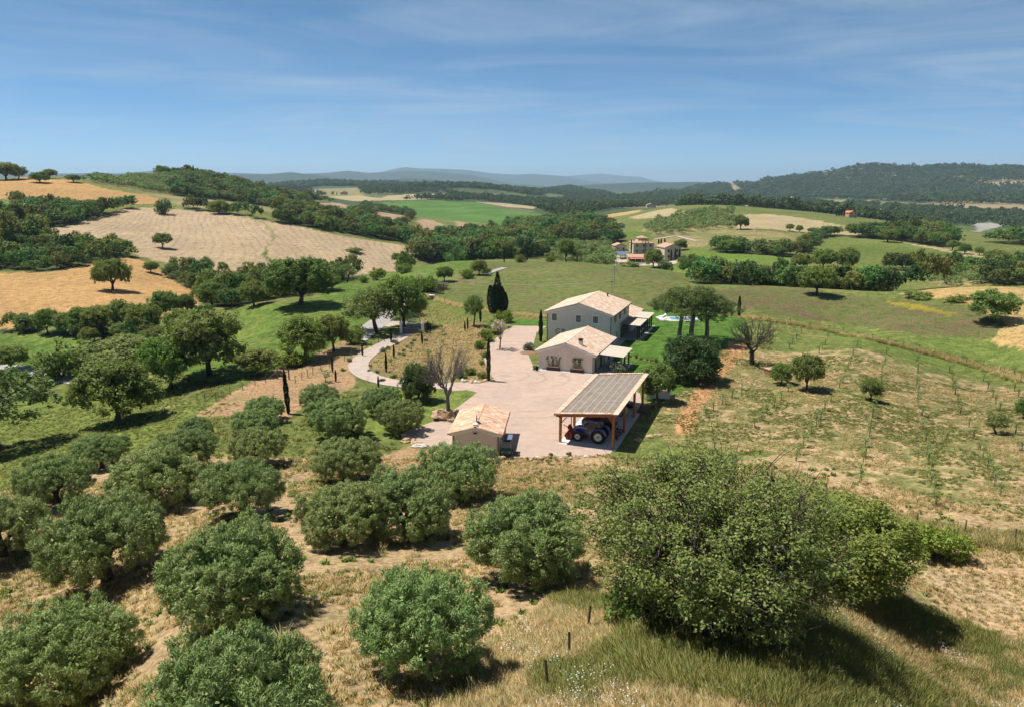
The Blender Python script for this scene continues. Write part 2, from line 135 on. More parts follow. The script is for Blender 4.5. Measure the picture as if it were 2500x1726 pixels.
FIELDS=[('meadow','fresh',[(-71.3,143.1),(-68.9,144.0),(-67.2,146.4),(-68.7,156.4),(-70.5,167.5),(-70.9,175.7),(-70.9,183.9),(-66.5,180.4),(-61.8,175.8),(-58.1,173.9),(-54.9,173.1),(-52.7,175.7),(-50.7,179.4),(-49.0,184.3),(-50.5,201.3),(-66.2,280.3),(-62.4,300.1),(-58.3,305.4),(-54.4,313.0),(-51.2,326.0),(-38.8,277.2),(-34.1,280.8),(-29.7,289.8),(-24.7,294.9),(-19.8,296.1),(-15.4,307.2),(-13.1,259.3),(-16.7,248.6),(-20.1,239.0),(-20.7,216.6),(-23.9,208.9),(-26.9,201.6),(-29.7,195.0),(-30.4,182.2),(-31.1,170.9),(-31.3,159.6),(-31.7,150.0),(-32.5,138.2),(-33.3,132.7),(-34.1,128.0),(-34.9,123.4),(-36.0,119.9),(-36.8,115.6),(-38.8,114.9),(-40.7,114.0),(-42.7,113.4),(-44.8,113.0),(-46.9,112.8),(-49.2,112.9),(-52.8,116.2),(-56.6,119.7),(-60.8,123.7),(-65.9,133.1)]),
('meadow','fresh',[(-127.0,158.7),(-124.7,159.2),(-122.2,159.5),(-119.6,159.7),(-116.8,159.6),(-113.7,159.2),(-110.0,158.2),(-106.4,157.2),(-102.8,156.3),(-99.0,154.9),(-95.1,153.3),(-91.5,152.2),(-86.2,147.8),(-81.2,143.6),(-76.1,139.1),(-72.2,131.4),(-75.5,132.8),(-78.4,133.2),(-81.0,133.3),(-83.5,133.3),(-86.0,133.1),(-88.3,132.6),(-91.0,133.1),(-93.8,133.8),(-96.6,134.3),(-99.4,134.9),(-102.1,135.3),(-104.9,135.8),(-107.7,136.2),(-110.4,136.6),(-118.0,146.7)]),
('grass_field','grass',[(-90.2,107.1),(-88.9,108.1),(-87.7,109.2),(-86.3,110.2),(-85.0,111.2),(-83.6,112.3),(-82.2,113.3),(-80.7,114.4),(-79.3,115.4),(-77.7,116.4),(-76.2,117.5),(-74.6,118.5),(-72.9,119.5),(-71.3,120.5),(-66.7,116.2),(-61.9,111.3),(-56.9,105.7),(-55.8,107.9),(-54.3,109.7),(-50.6,106.1),(-47.2,103.2),(-44.1,100.5),(-41.9,99.9),(-39.7,99.3),(-37.6,98.9),(-39.2,97.0),(-40.6,94.7),(-40.2,88.7),(-41.5,87.6),(-42.7,86.5),(-43.9,85.5),(-42.8,80.1),(-43.1,78.1),(-43.5,76.1),(-43.9,74.4),(-44.2,72.6),(-44.4,70.7),(-45.0,69.4),(-45.4,67.9),(-45.9,66.6),(-46.4,65.3),(-46.8,64.0),(-47.6,63.3),(-49.5,64.0),(-51.5,64.9),(-53.7,65.9),(-55.4,66.3),(-56.8,66.3),(-57.3,65.4),(-62.3,71.3),(-65.7,75.6),(-69.1,79.8),(-72.9,84.6),(-77.6,90.3),(-83.5,97.6),(-89.9,105.5),(-90.6,106.7),(-90.4,106.9)]),
('golden_field','golden',[(-189.5,233.0),(-185.2,233.1),(-181.2,233.5),(-177.0,233.8),(-173.0,234.3),(-169.1,234.9),(-164.9,235.1),(-161.6,236.2),(-157.7,236.2),(-154.0,236.7),(-150.3,237.3),(-146.7,237.9),(-145.4,242.5),(-144.3,247.9),(-143.4,253.8),(-143.8,265.4),(-141.0,274.5),(-133.3,270.7),(-124.1,258.8),(-115.8,248.2),(-109.1,242.0),(-101.7,233.9),(-84.7,196.6),(-82.3,183.7),(-80.9,173.6),(-80.5,166.5),(-83.6,166.4),(-86.5,165.7),(-89.3,165.1),(-92.0,164.2),(-94.6,163.3),(-97.3,162.6),(-100.2,162.3),(-103.4,162.4),(-106.7,162.6),(-109.6,162.4),(-112.5,162.0),(-115.6,161.9),(-119.0,162.3),(-122.2,162.6),(-125.3,162.5),(-128.4,162.5),(-131.2,162.2),(-134.1,162.0),(-145.4,176.4),(-158.2,192.8),(-173.0,211.7)]),
('stubble_field','mown',[(-212.5,332.5),(-211.9,344.5),(-210.6,356.2),(-211.0,367.5),(-211.5,379.7),(-211.5,391.7),(-213.8,420.4),(-207.0,432.8),(-195.6,433.7),(-187.4,433.1),(-179.0,431.6),(-170.2,429.3),(-159.6,423.0),(-149.7,417.6),(-141.6,414.0),(-134.0,411.3),(-126.5,408.8),(-119.0,406.3),(-108.8,401.2),(-99.3,398.2),(-92.3,399.6),(-85.2,400.8),(-77.9,400.9),(-68.8,402.7),(-59.8,405.6),(-52.5,392.4),(-47.7,363.0),(-50.3,345.3),(-54.4,313.0),(-60.4,307.5),(-66.0,301.6),(-70.3,298.4),(-74.7,295.6),(-79.5,293.0),(-84.2,290.3),(-88.7,287.4),(-91.7,279.9),(-94.6,272.9),(-97.9,267.7),(-102.8,267.8),(-108.8,270.5),(-115.0,273.4),(-120.7,276.1),(-126.6,279.1),(-132.3,279.9),(-137.9,280.5),(-146.9,286.2),(-166.6,324.3),(-169.9,320.0),(-173.7,316.8),(-177.8,314.3),(-182.2,312.5),(-191.5,313.8)]),
('grass_strip','fresh',[(-110.5,325.1),(-109.4,327.2),(-103.9,312.7),(-95.9,303.4),(-98.2,302.8),(-106.1,312.7)]),
('golden_field','golden',[(-390.6,494.2),(-384.0,497.2),(-377.4,500.5),(-371.8,505.3),(-365.5,509.3),(-358.0,511.8),(-336.6,494.1),(-333.8,502.1),(-344.9,539.1),(-327.1,525.6),(-315.5,521.7),(-302.0,512.9),(-290.5,507.2),(-277.6,500.7),(-266.2,496.9),(-256.0,495.2),(-247.0,495.7),(-240.2,498.2),(-232.2,498.4),(-218.1,456.7),(-221.5,443.3),(-223.2,427.7),(-226.7,420.9),(-230.5,415.3),(-234.6,410.3),(-238.7,405.8),(-249.3,412.5),(-259.3,418.0),(-265.6,417.2),(-271.5,415.8),(-277.8,415.2),(-284.7,415.4),(-291.9,414.9),(-299.8,415.4),(-308.7,417.3),(-318.8,420.6),(-330.6,425.9),(-344.3,433.5)]),
('hay_field','olivetan',[(-254.3,505.2),(-250.1,515.4),(-248.4,531.6),(-247.4,550.7),(-251.5,582.7),(-247.3,597.6),(-240.6,607.2),(-233.7,617.3),(-221.3,610.8),(-206.6,597.0),(-195.1,591.6),(-172.4,559.8),(-160.4,560.3),(-141.5,458.7),(-150.8,455.7),(-157.4,453.5),(-164.0,451.1),(-170.4,448.7),(-176.8,446.3),(-183.0,443.7),(-193.2,447.8),(-205.8,457.0),(-222.5,477.3),(-238.9,492.7)]),
('stubble_field','mown2',[(-286.9,398.9),(-281.4,400.4),(-275.8,401.9),(-262.1,395.7),(-255.0,384.4),(-248.2,365.9),(-252.6,360.7),(-257.0,355.6)]),
('stubble_field','mown2',[(-203.7,734.5),(-210.6,799.2),(-204.3,827.2),(-206.3,894.6),(-164.1,784.9),(-156.6,729.3),(-146.2,646.8),(-158.0,637.4)]),
('stubble_field','mown2',[(-127.6,650.8),(-151.9,836.3),(-134.1,839.4),(-113.3,822.1),(-97.1,697.9),(-101.7,633.9),(-110.2,623.1),(-117.2,605.9)]),
('stubble_field','mown2',[(-73.0,487.6),(-91.4,719.2),(-98.1,808.5),(-83.5,796.5),(-65.4,739.1),(-49.9,692.9),(-52.4,630.4),(-53.3,505.1),(-60.8,476.1)]),
('stubble_field','mown2',[(-66.8,864.5),(-42.4,817.1),(-22.2,802.2),(-6.2,742.4),(-3.5,637.6),(-17.3,624.2),(-34.4,660.1),(-52.7,733.1)]),
('hay_field','olivetan',[(-112.4,462.5),(-100.6,466.5),(-89.2,441.1),(-97.4,439.3)]),
('green_field','vivid',[(-226.4,1177.7),(-216.6,1316.0),(-203.1,1371.0),(-186.5,1416.6),(-165.8,1439.2),(-145.8,1476.4),(-111.8,1487.9),(-76.9,1490.7),(-42.4,1354.4),(-13.4,1214.5),(9.6,1163.6),(30.6,1110.7),(56.0,1016.7),(37.9,857.8),(18.0,816.1),(0.0,818.8),(-14.6,843.1),(-29.8,862.3),(-45.7,879.9),(-64.3,882.9),(-82.3,877.4),(-102.6,886.4),(-122.4,888.9),(-168.8,1057.3),(-199.3,1098.7)]),
('ploughed_strip','brown',[(-54.6,1420.2),(-30.4,1381.6),(-7.5,1360.8),(13.6,1240.9),(32.5,1182.1),(36.7,1112.2),(18.9,1147.2),(0.0,1187.5),(-24.5,1273.7)]),
('stubble_field','pale',[(-74.7,1512.6),(-46.1,1528.3),(-17.4,1583.0),(17.2,1567.8),(48.8,1480.3),(34.5,1253.7),(10.7,1293.2),(-14.8,1342.6),(-43.0,1422.6)]),
('grove_field','olivetan',[(-522.7,1837.3),(-581.3,2263),(-559.0,2325),(-544.9,2432),(-528.6,2546),(-317.8,1611.7),(-336.2,1574.0),(-353.0,1534.4),(-372.2,1509.9),(-437.6,1647.9)]),
('stubble_field','pale',[(-371.3,1473.4),(-353.9,1502.2),(-340.3,1553.3),(-325.4,1605.9),(-253.9,1425.2),(-280.9,1710.0),(-259.6,1756.2),(-237.2,1804.9),(-200.8,1834.0),(-161.6,1844.9),(-140.6,1710.9),(-159.7,1618.8),(-171.0,1485.2),(-195.3,1424.3),(-217.8,1369.3),(-233.1,1314.3),(-250.3,1279.2),(-262.4,1226.3),(-301.1,1292.3)]),
('rough_meadow','rough',[(-20.0,208.9),(-18.1,222.1),(-15.9,237.2),(-13.6,259.3),(-9.3,266.2),(-4.8,274.8),(0.0,284.1),(4.8,284.7),(9.6,285.0),(14.5,288.7),(19.5,291.5),(24.1,287.3),(28.1,279.4),(32.1,273.3),(35.5,264.5),(40.2,266.2),(44.2,263.4),(46.1,246.6),(49.2,239.5),(53.0,236.2),(47.3,204.6),(48.4,190.4),(49.8,179.5),(51.7,173.3),(53.6,167.7),(54.8,160.7),(52.7,162.6),(49.7,161.7),(46.4,159.7),(43.1,157.7),(40.0,155.8),(37.9,159.8),(35.8,164.0),(33.5,168.5),(30.2,168.0),(27.0,167.6),(23.7,167.1),(20.5,166.7),(17.3,166.2),(14.1,165.8),(11.2,167.1),(8.2,168.5),(5.2,169.8),(2.1,171.2),(-1.0,172.7),(-4.2,174.2),(-7.4,176.0),(-10.7,177.3),(-14.0,178.5),(-17.4,180.1)]),
('rough_meadow','heath',[(53.9,192.9),(58.7,196.3),(63.8,200.5),(69.8,206.6),(72.6,203.7),(76.5,204.1),(78.5,199.6),(80.5,195.7),(80.6,186.8),(82.7,182.9),(85.1,181.5),(87.3,179.6),(89.3,177.6),(91.3,175.4),(93.1,173.2),(94.7,170.1),(96.1,166.9),(97.6,164.1),(99.2,161.5),(100.9,159.4),(102.5,157.2),(99.1,146.1),(93.9,140.1),(91.4,140.5),(88.2,139.9),(86.1,140.6),(83.9,141.3),(81.8,141.9),(79.6,142.6),(77.5,143.7),(76.0,145.6),(75.0,149.0),(74.2,152.8),(72.8,156.3),(70.4,157.6),(67.5,157.9),(64.5,157.9),(61.7,158.5),(58.9,159.2),(56.3,161.1),(54.7,166.1),(52.7,170.5),(50.6,175.2)]),
('meadow','grass2',[(59.3,160.4),(62.2,160.0),(64.9,159.2),(68.0,159.1),(70.9,158.8),(73.4,157.5),(75.0,154.6),(76.1,150.9),(77.4,147.9),(79.0,145.8),(81.1,144.5),(83.3,143.5),(85.5,142.7),(87.9,142.1),(90.0,141.6),(91.9,140.7),(93.2,139.1),(93.3,135.6),(92.6,131.1),(92.7,127.9),(93.0,125.3),(93.7,123.2),(94.4,121.3),(89.5,114.5),(84.3,107.3),(83.6,108.9),(83.2,110.9),(82.9,113.3),(82.8,115.9),(82.6,118.7),(82.3,121.4),(81.4,123.2),(79.9,124.4),(78.0,124.9),(75.9,125.1),(73.5,125.3),(71.0,125.3),(68.5,125.1),(66.0,125.0),(63.6,125.2),(61.8,126.5),(61.5,130.5),(63.9,140.7),(65.1,148.9),(63.7,151.6),(62.1,154.0),(60.7,157.1)]),
('flower_strip','flower',[(89.1,173.0),(91.0,171.0),(92.7,168.8),(93.8,164.4),(94.8,160.1),(96.0,156.5),(94.2,154.9),(93.1,157.5),(91.9,160.3),(90.8,163.4),(89.6,166.5)]),
('golden_field','golden2',[(97.7,184.0),(101.7,185.3),(105.4,185.9),(109.1,186.5),(114.2,189.3),(115.8,186.9),(118.4,185.9),(121.1,185.2),(125.0,186.4),(130.1,189.3),(132.7,188.5),(134.7,186.9),(178.1,241.4),(180.7,239.5),(183.3,237.5),(185.7,235.6),(159.3,201.2),(131.0,164.8),(118.5,148.4),(109.2,136.2),(102.0,126.7),(99.2,125.9),(96.9,125.7),(95.0,126.1),(93.5,127.0),(92.3,128.5),(92.9,133.8),(93.0,138.7),(99.6,145.6),(101.2,152.1),(102.4,161.3),(101.4,165.1),(100.6,169.4),(99.3,173.4),(98.3,178.1)]),
('villa_lawn','fresh',[(82.1,376.3),(87.3,371.9),(92.6,368.5),(89.9,334.8),(67.6,261.4),(62.8,262.6),(57.8,263.7),(52.1,264.9),(46.2,266.0),(73.2,373.3)]),
('villa_yard','sand',[(58.0,416.0),(64.7,413.9),(71.1,410.6),(79.0,404.1),(85.8,394.0),(85.6,378.0),(81.2,372.1),(74.6,380.8),(66.7,384.2),(56.5,396.0)]),
('hay_field','hay',[(89.5,474.1),(98.6,480.1),(108.1,487.1),(118.9,498.7),(129.6,508.7),(140.9,519.4),(148.3,515.2),(155.4,510.5),(162.9,507.4),(169.7,502.4),(178.1,502.5),(187.1,504.2),(196.3,506.1),(205.4,507.6),(165.4,424.6),(153.6,405.5),(145.7,409.0),(138.2,413.8),(131.3,416.3),(124.9,420.8),(118.6,426.6),(105.6,421.8),(100.0,431.1),(93.1,436.7),(85.8,440.7)]),
('hay_field','pale',[(206.8,664.5),(237.1,694.4),(241.1,673.0),(243.7,650.2),(248.1,633.7),(250.7,613.8),(255.7,601.3),(261.0,590.4),(265.1,570.3),(266.6,547.0),(240.5,516.4),(231.6,519.1),(222.0,520.2),(211.9,520.5),(200.8,517.9),(188.5,516.0),(177.0,515.9),(165.0,514.2),(154.6,517.4),(170.4,561.0)]),
('vineyard','vine',[(97.1,415.2),(101.7,401.3),(106.9,391.6),(112.6,383.6),(118.9,378.3),(125.3,374.3),(130.3,370.5),(134.7,365.7),(139.4,361.8),(128.0,336.4),(121.5,335.8),(115.1,335.5),(108.8,335.4),(104.1,340.1),(100.1,347.8),(96.7,358.6),(93.2,371.0)]),
('vineyard','vine',[(162.6,348.0),(172.5,350.2),(171.2,334.0),(170.0,319.1),(170.2,303.6),(162.4,300.0),(155.1,296.9),(151.1,302.4),(146.5,307.3)]),
('green_field','fresh2',[(182.3,442.9),(210.4,498.9),(218.8,499.1),(226.5,497.7),(233.1,494.2),(237.8,481.2),(242.3,469.1),(242.2,452.3),(243.4,438.9),(245.0,427.2),(245.4,415.5),(245.2,403.4),(244.7,391.5),(244.1,380.0),(241.3,363.5),(234.8,342.5),(214.8,322.8),(195.2,302.5),(195.5,311.3),(197.0,322.4),(197.5,332.4),(196.4,340.3),(193.6,345.6),(189.5,350.2),(185.3,354.6),(179.7,356.7),(176.5,364.9),(172.5,371.9),(166.9,376.7),(161.4,382.1),(155.8,388.0)]),
('hay_field','pale',[(245.7,475.7),(245.8,459.2),(247.1,445.8),(249.3,434.9),(251.9,425.5),(254.1,415.8),(255.7,406.0),(257.7,396.5),(259.1,386.8),(260.0,376.9),(260.1,366.4),(241.3,339.4),(239.4,347.8),(236.9,355.8),(240.6,372.8),(242.3,387.6),(243.6,402.6),(244.6,418.2),(243.9,429.6),(243.3,441.9),(243.6,456.6)]),
('hay_field','golden2',[(86.8,827.6),(117.8,929.7),(134.2,937.2),(149.5,936.5),(165.5,940.3),(146.1,856.0),(131.5,852.7),(116.7,846.6),(102.0,840.4)]),
('stubble_field','pale',[(123.7,801.3),(139.0,800.9),(153.5,797.0),(163.7,763.1),(156.4,676.8),(136.7,636.1),(127.8,644.0),(120.1,659.6)]),
('green_field','fresh',[(78.5,556.2),(85.9,541.3),(93.2,528.9),(100.4,517.9),(89.5,488.9),(82.1,501.9),(74.1,514.3)]),
('orchard','orchard',[(18.6,80.3),(18.1,84.1),(17.5,88.1),(16.8,92.6),(19.0,95.6),(21.4,98.9),(23.8,102.3),(26.2,108.2),(28.8,114.8),(31.7,122.3),(35.9,130.1),(39.3,134.4),(41.5,133.7),(43.8,133.0),(45.9,132.2),(48.3,131.4),(50.6,130.5),(52.4,129.8),(54.3,129.0),(56.1,128.3),(57.9,127.5),(59.7,126.6),(61.4,125.8),(63.4,124.8),(65.4,123.8),(67.3,122.8),(69.1,121.8),(70.9,120.7),(72.7,119.6),(74.2,118.7),(75.7,117.8),(77.1,116.8),(78.5,115.9),(79.3,114.1),(79.3,111.2),(79.2,108.4),(79.4,106.1),(79.6,103.9),(79.9,101.9),(80.1,100.0),(80.5,98.3),(75.9,92.3),(71.5,86.6),(67.4,81.2),(63.5,76.2),(60.3,72.0),(57.8,68.8),(54.9,65.0),(50.7,59.8),(47.3,55.5),(44.3,51.8),(44.0,52.8),(43.6,53.7),(43.0,54.4),(42.4,55.0),(41.7,55.7),(41.1,56.5),(40.5,57.1),(40.0,58.0),(39.5,58.8),(38.9,59.6),(38.3,60.5),(37.8,61.7),(37.3,63.0),(36.7,64.2),(36.0,65.3),(35.2,66.3),(34.3,67.3),(33.7,69.0),(33.1,70.8),(32.5,72.7),(31.5,73.5),(30.6,74.5),(29.7,75.7),(28.8,76.9),(27.9,78.4),(26.7,79.0),(25.4,79.3),(24.1,79.5),(22.7,79.7),(21.3,79.9),(20.0,80.1)]),
('orange_soil','soil',[(-42.7,93.2),(-42.9,96.9),(-42.8,100.2),(-42.2,102.7),(-41.7,105.7),(-41.1,108.7),(-40.2,111.9),(-39.5,115.7),(-38.9,120.3),(-37.2,124.1),(-35.3,127.8),(-33.9,132.5),(-32.5,138.2),(-29.6,135.9),(-26.9,133.7),(-26.8,125.6),(-26.6,118.0),(-23.6,106.7),(-25.0,102.2),(-26.2,99.8),(-27.4,97.8),(-28.7,96.2),(-29.2,92.9),(-29.6,89.7),(-31.5,90.3),(-33.4,91.0),(-35.5,91.9),(-37.7,93.0),(-39.4,93.1),(-41.0,93.2)]),
('orange_soil','soil',[(-16.5,74.7),(-15.5,76.4),(-14.3,77.7),(-13.1,79.0),(-11.9,80.3),(-10.4,79.5),(-8.9,78.8),(-7.4,78.1),(-6.0,77.4),(-4.6,76.7),(-3.2,76.7),(-1.8,76.7),(-0.5,76.7),(0.9,76.7),(2.3,76.7),(3.7,76.7),(5.0,76.7),(6.4,76.7),(7.8,76.7),(6.7,65.8),(5.3,65.0),(3.9,64.2),(2.6,63.5),(1.3,62.8),(0.0,62.4),(-1.3,62.3),(-2.5,62.3),(-3.8,62.5),(-5.0,62.5),(-6.3,62.5),(-7.5,62.2),(-8.7,63.1),(-10.0,63.8),(-11.2,64.3),(-12.5,64.8),(-13.8,65.6)]),
('bank','dryslope',[(-24.9,119.6),(-24.1,124.9),(-23.2,130.4),(-22.4,137.0),(-21.3,143.4),(-19.7,157.1),(-23.2,177.7),(-21.1,186.2),(-16.7,178.6),(-12.7,171.6),(-9.3,163.2),(-6.2,155.8),(-4.9,142.9),(-3.8,131.8),(-3.8,120.1),(-3.8,110.2),(-5.7,109.8),(-7.6,109.4),(-9.5,109.0),(-11.7,109.3),(-14.0,109.6),(-16.3,109.9),(-18.5,110.2),(-21.6,114.6)]),
('grass_field','grass2',[(-22.5,180.8),(-18.8,195.3),(-14.5,187.4),(-10.6,180.8),(-6.9,174.5),(-6.2,155.8),(-9.3,155.8),(-12.4,155.8),(-15.4,153.9),(-18.3,152.5)]),
('grass_field','grass',[(-21.2,92.6),(-20.0,95.6),(-18.7,98.9),(-17.3,102.3),(-15.4,103.6),(-13.4,105.0),(-11.4,106.4),(-9.4,107.8),(-7.5,107.0),(-5.6,106.3),(-3.7,105.5),(-5.3,100.9),(-6.8,96.6),(-8.2,92.6),(-9.6,90.5),(-10.9,88.4),(-12.2,86.4),(-13.5,84.5),(-15.5,84.5),(-17.5,84.5),(-19.3,88.4)]),
('straw_track','straw',[(27.8,52.9),(28.3,52.0),(28.8,51.0),(29.4,50.1),(29.9,49.2),(30.3,48.4),(30.8,47.5),(31.3,47.0),(31.8,46.4),(32.3,45.8),(32.7,45.2),(33.1,44.5),(33.4,43.8),(33.7,43.0),(33.9,42.3),(34.0,41.4),(34.0,40.5),(34.0,39.5),(33.9,38.5),(32.5,36.8),(31.2,35.1),(31.5,36.3),(31.6,37.4),(31.6,38.3),(31.5,39.2),(31.3,39.9),(31.0,40.6),(30.6,41.2),(30.1,41.8),(29.7,42.3),(29.2,42.7),(28.7,43.2),(28.1,43.6),(27.6,43.9),(26.9,44.3),(26.8,45.5),(26.7,46.7),(26.7,48.2),(27.2,50.5)]),
('wild_grass','wild',[(-1.6,18.0),(-1.5,18.7),(-1.4,19.4),(-1.3,20.2),(-1.2,21.0),(-1.1,21.9),(-0.9,22.8),(-0.8,23.8),(-0.7,25.0),(-0.5,26.2),(-0.3,27.5),(0.1,28.3),(0.5,29.2),(1.0,30.1),(1.5,31.0),(2.0,31.9),(2.6,32.9),(3.2,34.1),(3.9,33.7),(4.5,33.3),(5.1,32.9),(5.7,32.2),(6.3,31.6),(6.9,31.2),(7.5,31.6),(8.2,32.1),(8.9,32.5),(9.6,32.9),(10.4,33.5),(11.2,34.1),(12.0,34.7),(12.9,35.4),(13.8,36.2),(14.8,37.1),(15.9,38.2),(17.2,39.4),(18.4,40.7),(19.8,42.2),(21.3,43.6),(22.8,45.1),(24.3,46.4),(24.7,45.5),(25.2,44.7),(25.7,44.0),(26.1,43.2),(26.5,42.5),(26.8,41.7),(27.0,41.0),(27.2,40.3),(27.4,39.6),(27.6,38.8),(27.7,38.0),(28.0,37.5),(28.3,36.9),(28.5,36.3),(28.6,35.6),(28.6,34.8),(28.6,33.9),(28.4,33.0),(28.1,32.0),(27.7,30.8),(26.9,29.3),(25.8,27.6),(24.5,26.0),(23.0,24.3),(20.1,21.1),(18.0,18.8),(17.1,17.8),(16.5,17.1),(16.6,17.5),(16.7,18.0),(16.7,18.5),(16.9,19.0),(17.0,19.6),(17.0,20.1),(17.0,20.6),(16.9,21.0),(16.7,21.3),(16.3,21.4),(15.9,21.4),(15.4,21.3),(14.9,21.2),(14.3,21.0),(13.8,20.8),(13.2,20.5),(12.6,20.2),(12.0,19.9),(11.4,19.6),(10.8,19.3),(10.3,19.0),(9.8,18.8),(9.3,18.6),(8.8,18.4),(8.4,18.3),(8.0,18.1),(7.6,18.0),(7.2,17.9),(6.8,17.9),(6.4,17.8),(6.0,17.8),(5.7,17.8),(5.3,17.8),(4.9,17.8),(4.6,17.8),(4.2,17.8),(3.9,17.8),(3.5,17.8),(3.2,17.8),(2.8,17.9),(2.4,17.9),(2.1,17.9),(1.7,18.0),(1.4,18.0),(1.0,18.0),(0.6,18.1),(0.3,18.1),(-0.1,18.1),(-0.5,18.1),(-0.8,18.0),(-1.2,18.0)]),
('river_bed','gravel',[(452.7,777.9),(466.7,769.6),(712.1,1128.7),(783.2,1266.0),(835.3,1292.8),(822.2,1229.4),(716.1,1120.2),(475.3,764.3),(465.5,770.2)]),
('river_bed','gravel',[(593.1,1320.8),(715.8,1494.2),(769.2,1518.3),(740.0,1468.1),(668.0,1389.5),(580.4,1268.7)]),
('hill_field','hillfield',[(1118.6,4021),(1208.5,4031),(1272.4,4018),(1322.7,3965),(1249.3,3741),(1196.0,3772),(1135.0,3780)]),
('hill_field','hillfield',[(1106.2,3936),(1130.5,3836),(1029.1,3300),(965.2,3265)]),
('hill_field','hillfield',[(1496.7,3667),(1549.7,3637),(1598.5,3601),(1639.1,3549),(1727.0,3532),(1613.8,3492),(1571.1,3523),(1540.2,3583),(1496.2,3616)]),
('hill_field','hillfield',[(1241.2,2515),(1467.1,2822),(1535.2,2841),(1587.4,2831),(1537.4,2754),(1472.1,2715),(1354.4,2574),(1238.2,2428)]),
('hill_field','hillfield',[(1835.6,2976),(1912.9,3010),(1992.9,3046),(2046,3051),(2096,3051),(2111,3001),(2133,2964),(2145,2915),(2007,2722),(1997.7,2778),(1989.8,2839),(1983.7,2906),(1948.0,2932),(1906.0,2950),(1858.4,2960)]),
('hill_field','hillfield',[(1283.7,2295),(1287.1,2224),(1304.4,2181),(1321.7,2141),(1337.6,2101),(1285.0,2036),(1279.5,2086),(1271.6,2136),(1272.8,2204)]),
('hill_field','hillfield',[(749.3,1611.7),(950.7,1944.4),(977.8,1945.1),(805.5,1644.8)]),
('hill_field','hillfield',[(952.3,1863.1),(1010.5,1915.7),(1061.8,1952.4),(928.5,1740.6)]),
('valley_field','olivetan',[(1062.1,2672),(1093.2,2623),(1118.2,2565),(1151.5,2530),(1182.2,2492),(1209.0,2449),(1101.4,2307),(1005.9,2182),(916.9,2061),(893.4,2113),(868.0,2166)]),
('lawn','lawn',[(-0.5,160.2),(2.3,160.2),(5.0,160.2),(7.8,160.2),(8.3,152.6),(5.5,152.6),(2.8,152.6),(0.0,152.6)]),
('lawn','lawn',[(13.3,113.5),(15.8,109.0),(18.0,108.4),(20.2,107.8),(20.4,101.2),(23.8,102.3),(27.6,105.5),(32.4,115.3),(35.6,121.5),(39.2,128.5),(44.1,138.1),(49.7,148.6),(51.5,163.2),(48.8,165.1),(46.0,167.0),(43.2,169.0),(40.2,170.7),(37.2,172.4),(34.1,174.1),(30.9,175.9),(27.9,175.9),(24.9,175.9),(19.9,151.3),(18.7,139.0),(17.7,128.5),(15.4,120.5)]),
('dirt_track','soil2',[(42.4,138.2),(44.4,133.3),(40.6,124.7),(35.4,115.3),(32.0,108.2),(29.0,101.8),(25.3,94.1),(22.2,84.8),(20.0,84.8),(21.2,90.1),(24.6,98.2),(29.1,109.0),(32.1,115.5),(35.4,122.9)]),
('hill_field','hillfield',[(807.1,2335),(929.7,2530),(1045.0,2684),(890.9,2319),(824.1,2241),(769.1,2190)]),
('hill_field','hillfield',[(814.8,1977.7),(900.9,2090),(988.7,2197),(854.6,1920.3),(767.6,1837.5)]),
('hill_field','hillfield',[(265.0,964.2),(281.3,959.6),(575.7,1849.0),(643.7,1953.3),(303.8,952.7),(284.6,958.7)]),
('hill_field','hillfield',[(822.6,1524.3),(881.5,1580.0),(927.5,1609.9),(976.7,1643.4),(884.3,1528.9),(851.2,1522.7)]),
('hill_field','hillfield',[(458.3,2388),(531.9,2488),(610.9,2592),(520.5,2314),(486.8,2336)]),
('hill_field','hillfield',[(303.6,2213),(345.8,2251),(394.8,2322),(336.4,2113)]),
('hill_field','hillfield',[(1119.0,1801.5),(1173.3,1835.3),(1226.9,1866.2),(1285.1,1902.1),(1171.0,1760.2),(1143.8,1778.4)]),
('hill_field','hillfield',[(1168.7,3567),(1229.4,3466),(1164.2,3330)]),
('hill_field','hillfield',[(1187.7,3101),(1252.0,3115),(1304.6,3100),(1238.1,3017)]),
('hill_field','hillfield',[(1795.0,3136),(1888.9,3154),(1824.7,3056)]),
('hill_field','hillfield',[(1632.8,3332),(1803.5,3491),(1694.5,3310)]),
('hill_field','hillfield',[(73.3,1906.9),(123.1,2039),(178.9,2173),(139.4,1953.4),(106.4,1937.9)]),
('hill_field','hillfield',[(-104.8,1915.1),(-63.3,1928.4),(-21.9,1996.9),(-69.4,1811.0)]),
('grass_strip','olivetan',[(-154.4,424.6),(-137.8,409.4),(-123.8,384.4),(-116.7,364.7),(-111.9,341.5),(-109.7,325.8),(-111.4,328.5),(-114.0,344.0),(-118.5,365.2),(-124.6,381.3),(-136.4,402.2),(-152.5,418.0)])]
